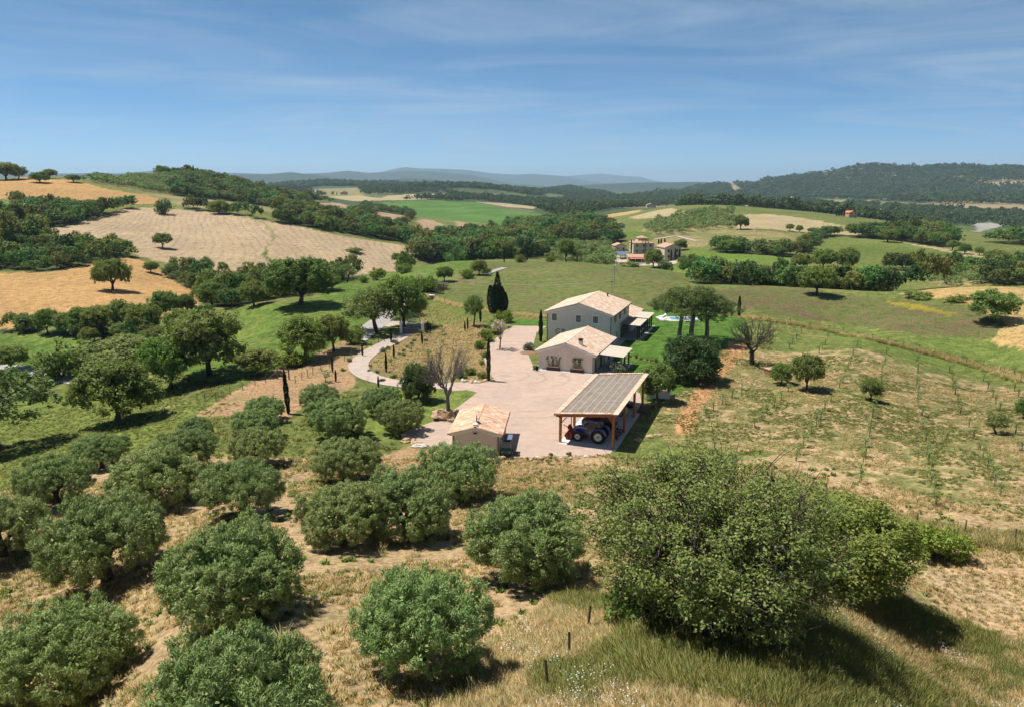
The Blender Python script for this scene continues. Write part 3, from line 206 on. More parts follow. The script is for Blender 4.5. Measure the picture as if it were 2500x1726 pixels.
WOODS=[('woodland','wood','wood',(5, 6, 10, 0.85, 1, 'dense wood along the hedge between the upper golden field and the pale stubble field'),[(-290.2,385.3),(-284.1,385.6),(-278.5,386.7),(-273.2,388.3),(-268.2,390.3),(-266.7,404.6),(-260.5,405.2),(-253.8,405.0),(-246.2,403.4),(-238.2,401.0),(-230.2,399.6),(-222.3,398.6),(-214.8,398.1),(-216.8,426.4),(-208.1,406.6),(-208.2,393.6),(-208.2,381.3),(-207.9,369.3),(-209.0,359.5),(-209.8,349.7),(-209.8,339.3),(-209.4,328.8),(-205.8,311.9),(-209.9,310.4),(-214.5,309.5),(-219.7,309.6),(-225.3,310.3),(-231.4,311.7),(-237.3,312.6),(-263.3,348.2)]),
('woodland','wood','wood',(4.2, 4, 8, 0.85, 1.2, 'dense thicket above the golden field with the lone oak'),[(-220.5,289.8),(-215.1,289.0),(-209.8,288.3),(-204.8,288.0),(-200.3,288.4),(-196.6,290.0),(-193.1,292.1),(-189.7,294.4),(-181.2,290.1),(-173.3,286.5),(-164.2,280.8),(-158.1,280.5),(-152.9,281.8),(-148.9,285.6),(-141.0,275.0),(-138.7,258.6),(-138.4,247.2),(-140.6,243.0),(-143.1,239.3),(-145.9,236.5),(-150.2,237.0),(-154.6,237.6),(-158.9,238.2),(-163.5,239.1),(-167.5,239.0),(-171.1,238.5),(-174.8,238.1),(-178.4,237.6),(-182.1,237.2),(-198.7,259.9)]),
('woodland','wood','wood',(5, 8, 12, 0.95, 1, 'taller trees standing at the left edge behind the thicket'),[(-246.1,324.6),(-240.9,324.9),(-236.0,325.5),(-231.5,326.8),(-227.0,328.1),(-217.6,323.4),(-208.7,319.2),(-185.2,288.4),(-183.0,276.3),(-186.0,273.8),(-189.2,271.9),(-193.0,270.8),(-197.1,270.2),(-201.5,270.0),(-205.7,269.5)]),
('woodland','wood','wood',(4.2, 4, 7.5, 0.95, 1.1, 'belt of trees in the hollow below the pale stubble field'),[(-127.0,258.9),(-123.7,261.8),(-120.0,264.2),(-112.5,260.0),(-104.7,254.8),(-101.0,260.1),(-97.2,265.9),(-93.6,269.7),(-89.8,273.6),(-85.7,276.9),(-81.7,280.6),(-77.5,284.4),(-73.5,289.1),(-69.5,294.5),(-64.5,299.6),(-58.7,301.9),(-52.1,299.3),(-52.3,333.4),(-47.8,341.7),(-39.4,270.1),(-49.9,306.7),(-53.9,300.2),(-58.4,297.0),(-62.5,288.5),(-52.1,220.4),(-52.4,204.1),(-52.8,190.9),(-55.5,186.9),(-59.0,185.9),(-62.3,184.8),(-65.6,183.6),(-68.4,182.6),(-71.5,182.7),(-79.4,193.2),(-87.5,203.2),(-102.0,228.6),(-111.9,242.5),(-119.4,250.9)]),
('woodland','wood','wood',(5.5, 6, 10, 0.85, 1.1, 'tree belt along the upper edge of the pale stubble field'),[(-196.8,441.9),(-196.4,464.5),(-179.4,446.9),(-163.8,431.1),(-151.8,423.9),(-140.4,417.2),(-129.7,412.1),(-161.5,524.1),(-194.2,692.8),(-167.9,635.4),(-146.3,589.8),(-132.7,574.8),(-119.8,560.7),(-105.2,535.8),(-91.1,506.3),(-78.2,478.5),(-67.9,462.1),(-56.4,461.1),(-55.2,416.4),(-61.2,415.5),(-68.8,414.3),(-76.3,413.0),(-83.7,411.6),(-91.0,410.0),(-97.4,408.6),(-103.7,407.0),(-109.9,405.4),(-116.3,404.5),(-123.7,406.9),(-132.0,409.7),(-140.3,412.4),(-149.2,416.2),(-158.1,419.8),(-167.6,424.7),(-177.2,429.2),(-186.9,435.6)]),
('woodland','wood','wood',(6, 7, 10, 0.8, 1.1, 'small wood between the striped stubble fields'),[(-138.0,610.1),(-155.6,738.7),(-172.3,883.3),(-158.2,886.0),(-138.3,889.3),(-111.8,845.1),(-94.6,678.9),(-79.3,539.7),(-88.8,521.6),(-98.5,508.9),(-121.0,576.4)]),
('olive_grove','woodolive','olivetan',(7, 6, 7.5, 0.7, -1.1, 'grey olive grove covering the left slope of the dark hill'),[(-300.4,519.4),(-298.1,530.8),(-333.8,612.4),(-408.5,781.1),(-395.9,790.4),(-382.1,793.2),(-372.0,804.1),(-336.3,762.4),(-261.6,582.4),(-265.3,563.7),(-265.0,538.3),(-272.7,534.5),(-280.2,530.6),(-287.5,526.6),(-294.0,523.0)]),
('woodland','wood','wood',(6.5, 7, 12, 0.8, 1.15, 'dark wood on the hill below the hilltop farm'),[(-345.6,764.6),(-343.2,788.0),(-343.5,819.3),(-329.1,827.2),(-318.9,847.3),(-302.4,839.0),(-279.4,811.2),(-256.5,780.8),(-250.3,811.1),(-238.1,824.5),(-219.5,816.5),(-207.9,832.5),(-206.3,894.6),(-195.9,792.5),(-198.7,716.0),(-194.2,645.5),(-180.0,555.0),(-197.3,579.2),(-215.9,605.1),(-210.8,561.7),(-216.8,550.3),(-222.5,539.5),(-228.4,530.1),(-234.0,520.7)]),
('woodland','wood','wood',(5, 6, 11, 0.85, 1.2, 'broad wood filling the valley left of the villa'),[(-48.6,362.0),(-54.6,392.1),(-52.8,475.1),(-52.1,626.1),(-38.2,626.1),(-24.1,621.9),(-13.7,705.2),(0.0,809.5),(19.1,863.3),(39.7,899.1),(54.5,898.3),(69.2,897.3),(83.9,896.1),(87.5,834.6),(73.1,574.4),(72.2,481.7),(64.5,463.6),(57.1,466.9),(49.6,469.2),(42.0,471.7),(34.4,475.9),(26.7,480.3),(18.2,407.8),(10.4,392.1),(3.1,365.1),(-3.1,320.0),(-8.9,319.9),(-14.9,319.7),(-20.8,319.3),(-33.6,400.2),(-39.3,390.7),(-43.6,371.6)]),
('olive_grove','woodolive','grass2',(5, 4.5, 6.5, 0.75, 1.2, 'silvery olive grove left of the villa'),[(25.1,475.2),(34.0,474.8),(42.8,473.9),(51.8,474.4),(60.7,474.8),(58.8,421.9),(54.5,392.6),(47.1,390.8),(39.4,385.7),(31.4,373.5),(25.0,381.4),(18.8,395.2)]),
('woodland','wood','wood',(4.6, 5, 8.5, 0.85, 1.1, 'tree belt behind the brown hump of meadow'),[(52.4,211.6),(57.2,226.1),(68.0,251.9),(79.0,275.8),(85.7,282.4),(91.5,285.7),(95.8,284.3),(101.5,282.3),(107.1,280.2),(111.0,275.9),(113.8,269.4),(120.0,273.2),(124.5,273.0),(128.2,271.2),(131.9,269.4),(135.6,267.6),(102.2,194.6),(105.2,193.3),(110.1,195.6),(112.9,194.6),(112.9,189.0),(109.5,188.5),(107.1,189.9),(104.7,191.2),(102.2,192.6),(99.6,193.9),(97.0,195.2),(94.3,196.5),(91.6,197.8),(88.8,199.1),(85.9,200.3),(83.0,201.6),(79.8,202.9),(76.5,204.1),(73.2,205.3),(69.8,206.5),(66.3,207.7),(62.8,208.8),(59.2,209.8),(55.8,210.7)]),
('woodland','wood','wood',(5.5, 6, 9, 0.8, 1, 'hedge trees below the long green field on the right'),[(169.6,336.5),(175.3,336.5),(180.7,335.9),(185.8,334.9),(190.1,332.6),(193.2,328.2),(192.9,318.6),(192.2,308.7),(190.3,297.5),(190.6,290.3),(197.9,293.9),(208.0,301.5),(217.5,307.9),(226.6,313.4),(236.2,319.4),(246.9,326.5),(192.4,253.0),(188.6,253.7),(185.6,255.5),(182.9,257.8),(180.1,259.9),(177.2,262.2),(176.1,272.2),(184.7,276.1),(182.2,280.0),(181.3,286.6),(181.0,294.6),(179.8,301.5),(178.0,307.9),(176.6,315.7),(174.1,321.7),(171.6,328.4)]),
('olive_grove','woodolive','olivetan',(4.5, 4, 5.5, 0.7, 1.3, 'small grey olive grove beside the right golden field'),[(169.2,297.5),(179.7,304.8),(180.7,296.6),(180.9,287.6),(181.6,279.7),(184.1,275.2),(175.2,270.8),(171.2,272.8),(167.1,274.8),(165.5,280.0),(163.5,284.9)]),
('woodland','wood','wood',(4.5, 6, 8, 0.85, 1.2, 'slanting hedgerow climbing between the hay field and the green field'),[(152.7,394.0),(177.6,446.8),(210.0,504.8),(232.0,533.5),(235.9,525.4),(216.8,501.1),(180.3,438.0),(155.2,387.4)]),
('woodland','wood','wood',(6, 8, 12, 0.8, 1, 'dark trees at the top of the long green field'),[(227.4,512.7),(241.6,521.9),(256.6,532.2),(260.6,522.4),(264.8,513.4),(300.8,559.7),(356.3,637.5),(325.0,553.0),(265.5,442.1),(249.3,434.9),(247.1,445.8),(245.8,459.2),(245.7,475.7),(241.2,482.7),(236.6,490.0),(232.0,497.7)]),
('woodland','wood','wood',(8, 8, 13, 0.75, 1.2, 'wood beside the gravel river'),[(299.7,473.0),(323.5,493.6),(344.9,511.6),(370.4,534.4),(402.6,565.6),(439.3,601.3),(520.8,695.0),(336.8,447.4),(331.4,451.4),(325.9,455.4),(320.3,459.4),(314.0,463.7),(307.6,468.0),(300.0,472.9)]),
('olive_grove','woodolive','olivetan',(8, 5.5, 7, 0.8, -1.3, 'regular olive rows on the rise behind the villa'),[(83.3,509.0),(97.6,546.7),(114.3,591.1),(128.6,607.8),(143.9,626.5),(162.8,657.1),(175.5,664.2),(191.0,680.2),(207.6,698.6),(157.2,521.5),(142.2,524.5),(130.9,513.8),(119.9,503.1),(109.1,491.7),(100.0,494.3),(91.5,500.3)]),
('woodland','wood','wood',(5, 6, 9, 0.8, 0.9, 'hedge trees between the hay field and the vineyard'),[(106.6,394.4),(112.6,386.1),(119.6,381.8),(126.6,378.3),(133.6,372.6),(140.0,366.1),(148.9,384.2),(143.8,388.9),(138.7,393.9),(133.1,398.2),(125.8,400.9),(118.9,405.4),(112.3,411.9)]),
('woodland','hillwood','wood',(13, 11, 17, 0.7, 1.1, 'scrubby woods spread over the valley floor'),[(37.8,1722.7),(81.9,1946.7),(136.5,2197),(201.4,2450),(253.9,2527),(306.6,2583),(361.2,2637),(417.3,2689),(477.6,2754),(547.6,2857),(590.1,2835),(636.5,2834),(687.0,2850),(754.6,2930),(819.5,2991),(840.4,2894),(873.4,2846),(928.1,2870),(978.0,2878),(1020.0,2862),(983.4,2624),(956.7,2434),(959.3,2331),(952.8,2216),(955.0,2130),(957.3,2051),(955.1,1973.0),(966.4,1927.4),(973.1,1876.2),(975.5,1820.2),(977.3,1766.4),(986.4,1728.8),(994.5,1691.6),(1003.0,1657.1),(1010.5,1623.0),(1022.7,1598.1),(1036.3,1576.7),(1048.2,1553.7),(1062.6,1535.5),(1070.4,1508.8),(1078.8,1484.3),(1089.1,1463.4),(826.8,1106.1),(814.9,1115.1),(803.1,1124.8),(792.6,1136.6),(780.9,1147.4),(770.8,1161.2),(762.3,1178.0),(751.1,1191.5),(736.8,1200.5),(719.2,1204.7),(698.4,1203.6),(651.7,1159.8),(429.8,790.7),(418.5,796.8),(406.9,802.8),(395.0,808.7),(382.9,814.5),(371.5,819.7),(359.9,824.9),(348.1,829.9),(336.1,834.9),(323.9,839.7),(311.7,844.3),(299.3,848.8),(286.6,853.1),(273.8,857.3),(260.8,861.4),(247.6,865.3),(234.2,869.0),(220.7,872.5),(207.0,875.9),(387.4,1763.2),(343.5,1689.6),(296.3,1585.6),(237.4,1393.2),(190.6,1238.0),(168.3,1224.2),(131.5,1086.2),(107.9,1031.3),(90.9,1076.8),(70.7,1100.4),(49.1,1113.9)]),
('woodland','hillwood','wood',(20, 20, 30, 0.6, 1.2, 'forest covering the long blue-green hill on the right'),[(444.5,2617),(553.2,2886),(734.1,3439),(953.1,4150),(966.6,3931),(1000.7,3817),(1058.3,3801),(1130.5,3836),(1196.3,3847),(1264.2,3864),(1327.6,3836),(1388.5,3804),(1434.1,3736),(1487.5,3693),(1554.6,3681),(1614.8,3654),(1686.5,3655),(1743.0,3635),(1827.6,3672),(1911.6,3707),(1958.9,3670),(2006,3636),(2028,3558),(2044,3475),(2129,3512),(2213,3544),(2264,3524),(2260,3420),(2247,3309),(2283,3284),(2314,3253),(2349,3228),(2393,3217),(2439,3209),(2482,3198),(2527,3190),(2559,3165),(2593,3144),(2643,3143),(2367,2805),(2104,2483),(1808.0,2125),(1493.6,1749.1),(1476.6,1763.4),(1459.2,1777.8),(1441.4,1792.3),(1423.1,1806.9),(1404.4,1821.4),(1385.3,1836.0),(1365.6,1850.7),(1345.5,1865.3),(1325.0,1880.0),(1303.9,1894.7),(1279.7,1911.1),(1254.8,1927.6),(1229.3,1943.9),(1203.1,1960.2),(1176.4,1976.4),(1148.9,1992.5),(1143.0,2041),(1144.8,2107),(1147.2,2177),(1148.7,2251),(1181.2,2392),(1164.1,2439),(1149.8,2496),(1132.7,2550),(1118.6,2616),(1102.0,2680),(1065.6,2712),(1027.5,2743),(1020.0,2862),(923.6,2732),(860.1,2690),(794.3,2634),(714.7,2507),(651.6,2425),(603.1,2391),(554.2,2350),(505.9,2306),(491.6,2423),(471.4,2529)]),
('woodland','hillwood','wood',(16, 16, 24, 0.6, 1.2, 'forest on the dark ridge below the blue mountains'),[(-1113.7,2954),(-1091.7,3075),(-1044.8,3138),(-994.6,3160),(-974.6,3288),(-911.4,3277),(-859.6,3284),(-806.4,3286),(-739.2,3228),(-689.2,3241),(-631.0,3259),(-573.7,3287),(-511.0,3286),(-447.3,3279),(-365.2,3042),(-311.8,3007),(-263.7,3019),(-192.7,2715),(-151.3,2770),(-91.2,2634),(-36.9,2532),(13.9,2549),(68.6,2507),(120.5,2445),(60.3,2199),(24.1,2200),(-12.1,2200),(-48.2,2199),(-84.2,2198),(-132.2,2196),(-179.9,2193),(-219.4,2189),(-258.8,2185),(-299.4,2191),(-363.5,2348),(-434.3,2510),(-502.1,2626),(-559.4,2672),(-613.1,2694),(-663.8,2701),(-706.5,2683),(-744.7,2651),(-671.1,2248),(-683.4,2162),(-705.0,2113),(-1080.0,3039)]),
('woodland','hillwood','wood',(15, 14, 20, 0.6, 1.2, 'forest on the small round hill in the middle distance'),[(-42.7,2600),(9.5,2600),(69.3,2925),(157.2,3597),(221.8,3610),(284.7,3596),(361.9,3628),(390.6,3245),(356.1,2600),(311.2,2581),(269.3,2586),(227.2,2590),(184.8,2593),(142.4,2596),(90.2,2598),(38.0,2600),(-14.3,2600)]),
('woodland','hillwood','wood',(9, 8, 14, 0.75, 0.8, 'scattered trees around the far fields beyond the bright green field'),[(-121.8,1480.1),(-101.3,1539.5),(-79.4,1609.0),(-48.5,1578.6),(-18.4,1526.1),(9.8,1491.6),(36.2,1430.3),(59.8,1359.1),(65.8,1085.4),(47.4,955.5),(64.4,947.5),(80.8,935.3),(96.5,921.7),(218.6,1990.6),(192.3,2060),(160.2,2085),(125.9,2086),(90.4,2061),(55.0,2007),(21.3,1944.6),(-10.3,1877.2),(-39.9,1822.4),(-68.6,1788.8),(-96.9,1769.0),(-126.8,1780.3),(-154.3,1717.8),(-178.6,1646.1),(-195.5,1537.5),(-209.4,1435.5),(-222.8,1354.2),(-205.1,1384.8),(-185.0,1405.4),(-163.5,1418.9),(-143.0,1448.4)]),
('woodland','hillwood','wood',(14, 10, 16, 0.7, 0.5, 'thin lines of trees between far pale fields'),[(-654.6,1961.3),(-610.9,1947.9),(-578.9,1972.4),(-571.2,2089),(-558.4,2173),(-545.4,2268),(-528.6,2359),(-525.7,2532),(-494.0,2584),(-412.7,2385),(-341.8,2207),(-291.1,2130),(-243.2,2052),(-199.1,1985.7),(-158.0,1925.7),(-123.9,1740.0),(-156.7,1744.1),(-190.1,1752.7),(-222.6,1751.7),(-255.2,1751.8),(-288.6,1756.8),(-308.7,1687.7),(-322.0,1597.8),(-338.2,1535.6),(-351.0,1469.6),(-369.6,1435.1),(-405.1,1449.8),(-446.0,1480.0),(-538.2,1694.8)]),
('woodland','wood','wood',(4.2, 3, 5, 0.8, 0.9, 'undergrowth of the tree belt below the lower golden field'),[(-125.8,163.2),(-123.2,163.9),(-120.3,164.3),(-117.4,164.5),(-112.6,162.2),(-108.3,160.2),(-104.1,158.4),(-100.4,157.4),(-96.8,156.3),(-93.4,155.6),(-90.2,155.1),(-87.0,154.4),(-83.5,153.3),(-79.9,151.8),(-77.2,151.7),(-74.2,151.1),(-71.6,151.1),(-71.6,157.0),(-72.5,165.3),(-73.7,172.9),(-68.1,163.6),(-64.2,147.7),(-63.0,139.2),(-62.8,133.3),(-63.2,128.8),(-68.8,135.1),(-75.1,142.1),(-79.4,145.0),(-83.3,147.1),(-87.2,149.2),(-90.8,150.6),(-94.3,151.7),(-97.9,153.1),(-101.6,154.4),(-105.0,155.1),(-108.7,156.1),(-112.3,157.0),(-115.8,157.8),(-119.5,158.7),(-122.8,159.1)]),
('woodland','wood','wood',(3.4, 1.6, 3, 0.8, 0.8, 'undergrowth beneath the large light green trees on the left'),[(-54.8,123.2),(-51.6,122.3),(-48.5,121.8),(-44.1,117.3),(-44.2,110.3),(-46.5,109.6),(-48.7,108.7),(-51.7,115.8)]),
('woodland','wood','wood',(3.6, 3, 5, 0.9, 1.0, 'undergrowth along the lane before the gate'),[(-39.4,121.7),(-37.8,125.0),(-36.1,128.1),(-33.7,130.3),(-31.3,133.2),(-30.6,136.6),(-29.8,144.7),(-28.7,131.7),(-30.5,127.7),(-32.2,124.2),(-34.1,120.5),(-35.8,116.7)]),
('woodland','wood','wood',(3.5, 2.5, 4.5, 0.9, 1.0, 'undergrowth behind the gate'),[(-25.3,152.6),(-22.4,157.3),(-20.9,166.9),(-22.5,180.8),(-24.4,172.2),(-26.7,161.7)]),
('woodland','wood','wood',(4, 2, 5, 0.8, 0.8, 'scrub along the path beyond the gate'),[(-26.9,198.5),(-22.4,209.0),(-19.3,214.6),(-16.1,220.6),(-12.4,232.7),(-8.3,246.5),(-1.5,265.5),(3.0,267.9),(7.5,269.3),(2.9,261.3),(-1.4,254.0),(-7.6,226.1),(-11.0,217.4),(-14.1,209.0),(-17.6,201.2),(-20.8,194.1)])]
TREES=[('olive', -21.55, 30.69, 5.62, 5.88, 4.65, 'large olive tree cut by the lower left corner', 'olive trees of the near grove'),
('olive', -25.68, 30.63, 5.03, 4.3, 3.36, 'olive tree at the very edge behind the lower left corner olive', 'olive trees of the near grove'),
('olive', -13.27, 31.49, 9.43, 5.99, 4.63, 'broadest fully visible olive tree, front of the left rows', 'olive trees of the near grove'),
('olive', -26.85, 43.79, 4.29, 7.37, 5.46, 'olive tree with bare trunk showing, left of the broadest olive', 'olive trees of the near grove'),
('olive', -36.59, 47.95, 3.81, 5.67, 4.09, 'olive tree cut by the left edge with a dark trunk', 'olive trees of the near grove'),
('olive', -21.32, 53.61, 4.18, 6.07, 4.4, 'rounded olive tree directly behind the broadest olive', 'olive trees of the near grove'),
('olive', -30.72, 58.38, 2.85, 6.86, 4.92, 'olive tree in the second left row casting shadow to its right', 'olive trees of the near grove'),
('olive', -39.38, 58.68, 2.86, 5.88, 4.17, 'olive tree near the left edge beyond the trunk-showing olive', 'olive trees of the near grove'),
('olive', -42.88, 71.78, 0.88, 4.97, 3.49, 'small silvery olive tree at the grassy left edge of the grove', 'olive trees of the near grove'),
('olive', -33.45, 70.39, 1.26, 5.72, 4.04, 'silvery olive tree beside the tall grass on the left', 'olive trees of the near grove'),
('olive', -37.67, 82.68, 0.04, 3.72, 2.59, 'smallest far olive at the left end of the grove', 'olive trees of the near grove'),
('olive', -26.97, 72.89, 0.68, 5.57, 3.94, 'olive tree with a ragged right side in the middle row', 'olive trees of the near grove'),
('olive', -30.52, 82.92, 0.0, 5.1, 3.57, 'olive tree just in front of the leaning cypress', 'olive trees of the near grove'),
('olive', -31.84, 90.23, -0.15, 4.58, 3.18, 'olive tree nearest the leaning slim cypress', 'olive trees of the near grove'),
('olive', -26.24, 94.92, 0.01, 4.84, 3.31, 'farthest olive of the row by the driveway bend', 'olive trees of the near grove'),
('olive', -20.92, 83.22, 0.09, 6.64, 4.6, 'second olive of the row behind the driveway bend', 'olive trees of the near grove'),
('olive', -16.07, 66.14, 1.73, 5.94, 4.21, 'third olive of the row, dark green and dense', 'olive trees of the near grove'),
('olive', -11.36, 44.98, 6.24, 5.4, 3.97, 'left of two joined olive crowns in the middle of the grove', 'olive trees of the near grove'),
('olive', -7.63, 47.98, 5.23, 6.51, 4.79, 'right of two joined olive crowns in the middle of the grove', 'olive trees of the near grove'),
('olive', -4.79, 60.15, 2.58, 6.79, 4.89, 'olive tree right in front of the small tiled shed', 'olive trees of the near grove'),
('olive', 0.95, 38.5, 7.55, 6.23, 4.72, 'upright olive tree left of the big spreading tree', 'olive trees of the near grove'),
('olive', -3.63, 25.77, 10.91, 4.95, 4.02, 'nearest olive tree at the bottom centre', 'olive trees of the near grove'),
('olive', -8.13, 18.39, 12.9, 4.79, 4.17, 'olive top cut by the bottom edge left of centre', 'olive trees of the near grove'),
('olive', -13.86, 85.72, -0.0, 5.55, 3.84, 'olive tree with exposed trunk at the edge of the gravel yard', 'olive trees of the near grove'),
('olive', -17.43, 92.83, -0.0, 4.98, 3.42, 'olive tree behind the exposed-trunk olive near the driveway', 'olive trees of the near grove'),
('evergreen', -13.13, 98.59, -0.0, 4.26, 5.05, 'round dark green holm oak bush beside the left bare tree', None),
('youngtree', -28.7, 108.63, -0.03, 2.02, 2.09, 'small young olive beside the fence and the driveway bend', None),
('hero0', 9.23, 30.94, 10.0, 10.98, 7.55, 'huge spreading half-leafy tree in the right foreground', None),
('hero1', 19.53, 39.78, 6.37, 7.66, 5.32, 'dense leafy tree joined to the right of the huge spreading tree', None),
('bush', 5.81, 31.36, 9.73, 3.55, 2.8, 'green bush under the left side of the huge spreading tree', None),
('oak', -115.48, 209.97, -0.78, 9.48, 8.84, 'lone round oak in the middle of the lower golden field', None),
('oak', -150.89, 318.13, 1.73, 7.44, 6.4, 'lone small tree in the pale stubble field', None),
('darkbush', -191.36, 409.66, 12.21, 8.12, 8.13, 'dark round tree at the top edge of the stubble field', None),
('oak', -167.27, 424.75, 11.78, 9.83, 7.49, 'dark oak at the upper right edge of the stubble field', None),
('oak', -161.93, 426.09, 11.72, 3.52, 5.17, 'slim tree just right of the dark oak above the stubble field', None),
('oak', -50.04, 170.8, 1.45, 14.13, 10.98, 'big lone oak casting shadow on the bright green meadow', None),
('oak', -55.41, 353.75, -8.91, 5.34, 5.18, 'small round tree at the right tip of the stubble field', None),
('oak', -305.45, 486.01, 28.97, 10.08, 6.63, 'single pale tree on the ridge of the upper golden field', None),
('oak', -318.2, 517.72, 31.65, 9.03, 6.21, 'round dark tree on the skyline right of the pale ridge tree', None),
('oak', -332.2, 493.49, 30.78, 16.68, 10.76, 'tall tree group at the upper left corner of the golden ridge', None),
('oak', -330.75, 503.69, 31.34, 10.98, 8.23, 'dark skyline tree beside the upper left tree group', None),
('oak', -294.15, 503.97, 29.2, 9.35, 4.95, 'low dark skyline trees before the hill wood', None),
('oak', -53.97, 95.35, -2.06, 9.65, 8.3, 'round-crowned tree with a forked trunk on the left grass', None),
('airy', -63.88, 86.92, -2.75, 11.87, 9.98, 'tall loose tree cut by the left edge above the olives', None),
('oak', -49.82, 116.19, -0.93, 11.11, 10.4, 'large light green tree above the wooden fence on the left', None),
('oak', -54.15, 111.4, -2.01, 7.78, 8.17, 'dark dense tree behind the forked-trunk tree', None),
('airy', -71.0, 129.1, -3.83, 13.83, 6.52, 'wide grey-brown thinly leaved tree by the white road', None),
('bush', -82.09, 128.67, -4.8, 7.76, 6.58, 'dense bush hiding part of the white road on the left', None),
('oak', -93.78, 132.84, -4.57, 5.53, 4.72, 'small tree at the left edge beside the white road', None),
('oak', -41.08, 114.73, -0.47, 6.11, 4.25, 'low rounded tree beside the yellow-green shrubs', None),
('brightbush', -38.21, 120.21, -0.57, 4.31, 2.43, 'yellow-green shrub beside the low rounded tree', None),
('brightbush', -36.02, 121.11, -0.43, 3.85, 1.87, 'yellow-green shrub at the foot of the roadside trees', None),
('oak', -36.26, 123.76, -0.36, 7.42, 7.63, 'left of two dark trees beside the road to the gate', None),
('oak', -32.36, 129.36, -0.05, 5.51, 6.56, 'right of two dark trees beside the road to the gate', None),
('airy', -27.76, 146.28, -0.12, 10.45, 9.21, 'leaning tree with dark curved trunk left of the gate', None, (0, -0.12)),
('oak', -23.06, 152.49, -0.24, 9.75, 10.64, 'leafy tree directly behind the gate', None),
('airy', -8.1, 152.6, 0.0, 3.83, 6.74, 'slender tree on the slope left of the broad cypress', None),
('oak', -80.18, 166.4, -0.59, 6.25, 5.95, 'open-branched tree at the lower edge of the golden field', None),
('oak', -76.91, 170.82, -0.91, 3.5, 4.92, 'narrow tree between the open-branched tree and the meadow', None),
('oak', -107.27, 159.12, -2.3, 4.91, 3.87, 'pale round tree at the left end of the lower belt', 'trees of the belt below the lower golden field'),
('oak', -100.99, 156.02, -2.31, 4.46, 5.25, 'dark upright tree in the left part of the lower belt', 'trees of the belt below the lower golden field'),
('oak', -96.78, 155.27, -2.15, 4.26, 4.51, 'dark tree right of the dark upright one in the lower belt', 'trees of the belt below the lower golden field'),
('oak', -92.91, 155.54, -1.94, 5.51, 5.42, 'light green tree in the lower belt', 'trees of the belt below the lower golden field'),
('oak', -88.15, 154.15, -1.92, 6.61, 5.91, 'brownish tree in the middle of the lower belt', 'trees of the belt below the lower golden field'),
('oak', -83.07, 153.78, -1.57, 6.15, 6.79, 'tall tree of the lower belt reaching over the golden field', 'trees of the belt below the lower golden field'),
('oak', -76.89, 150.24, -1.11, 6.19, 6.12, 'light tree at the right end of the lower belt', 'trees of the belt below the lower golden field'),
('oak', -80.94, 148.7, -2.1, 4.26, 3.47, 'dark round bush before the middle of the lower belt', 'trees of the belt below the lower golden field'),
('oak', -88.19, 149.34, -2.67, 3.42, 2.96, 'low green bush before the lower belt', 'trees of the belt below the lower golden field'),
('oak', -67.65, 136.93, -1.17, 4.72, 4.01, 'green tree between the belt and the large light green tree', 'trees of the belt below the lower golden field'),
('oak', -64.28, 139.37, -0.08, 6.39, 5.7, 'tree at the edge of the bright meadow above the large light green tree', 'trees of the belt below the lower golden field'),
('oak', -124.71, 252.62, -0.9, 4.53, 3.71, 'small dark tree left of the hollow thicket', 'thin trees in the hollow below the stubble field'),
('airy', -125.94, 272.21, -1.46, 2.29, 4.14, 'left tallest thin tree in the hollow', 'thin trees in the hollow below the stubble field'),
('airy', -122.91, 276.73, -1.99, 2.32, 3.12, 'short thin tree in the hollow', 'thin trees in the hollow below the stubble field'),
('airy', -111.65, 267.99, -3.83, 4.51, 6.97, 'tall leafy tree in the hollow under the stubble field', 'thin trees in the hollow below the stubble field'),
('airy', -107.75, 272.29, -4.07, 3.97, 4.92, 'second leafy tree in the hollow', 'thin trees in the hollow below the stubble field'),
('bare0', -97.32, 273.61, -5.47, 1.84, 5.58, 'bare straight tree trunk left of the big lone oak', 'thin trees in the hollow below the stubble field'),
('bare0', -93.96, 278.79, -5.67, 2.82, 4.42, 'bare small tree touching the big lone oak', 'thin trees in the hollow below the stubble field'),
('oak', -79.71, 192.62, -2.42, 7.21, 6.63, 'grey-green rounded tree at the left end of the meadow edge', 'thin trees in the hollow below the stubble field'),
('oak', -73.23, 188.59, -1.74, 5.35, 4.54, 'rounded bush right of the grey-green tree', 'thin trees in the hollow below the stubble field'),
('oak', -63.53, 177.89, 0.06, 6.25, 6.13, 'dark tree left of the big lone oak', 'thin trees in the hollow below the stubble field'),
('oak', -50.6, 197.09, 0.88, 7.78, 4.49, 'low tree right behind the big lone oak', 'thin trees in the hollow below the stubble field'),
('airy', -51.46, 227.54, -0.78, 5.38, 5.68, 'pale open tree on the far meadow edge', 'thin trees in the hollow below the stubble field'),
('brightbush', -42.52, 229.14, -0.35, 4.64, 3.9, 'bright green tree on the far meadow edge', 'thin trees in the hollow below the stubble field'),
('bush', -44.69, 220.64, 0.15, 3.23, 2.5, 'small bush beside the bright green far tree', 'thin trees in the hollow below the stubble field'),
('bush', -37.54, 252.53, -1.03, 5.67, 3.43, 'bushes below the small round tree at the stubble tip', 'thin trees in the hollow below the stubble field'),
('oak', -20.23, 218.01, 0.76, 4.91, 4.45, 'dark tree by the path behind the gate meadow', None),
('bush', -23.61, 215.1, 0.66, 3.15, 2.44, 'small dark bush left of the dark path tree', None),
('brightbush', -23.74, 200.37, 0.4, 5.2, 3.66, 'bright green bush above the white cabinet', None),
('oak', -10.48, 233.35, 0.8, 4.72, 4.75, 'dark bush tree beside the yellow broom', None),
('brightbush', -13.93, 225.35, 0.79, 4.31, 2.81, 'green shrub left of the yellow broom', None),
('greybush', -20.19, 204.64, 0.46, 4.62, 2.1, 'grey-green shrub below the dark path tree', None),
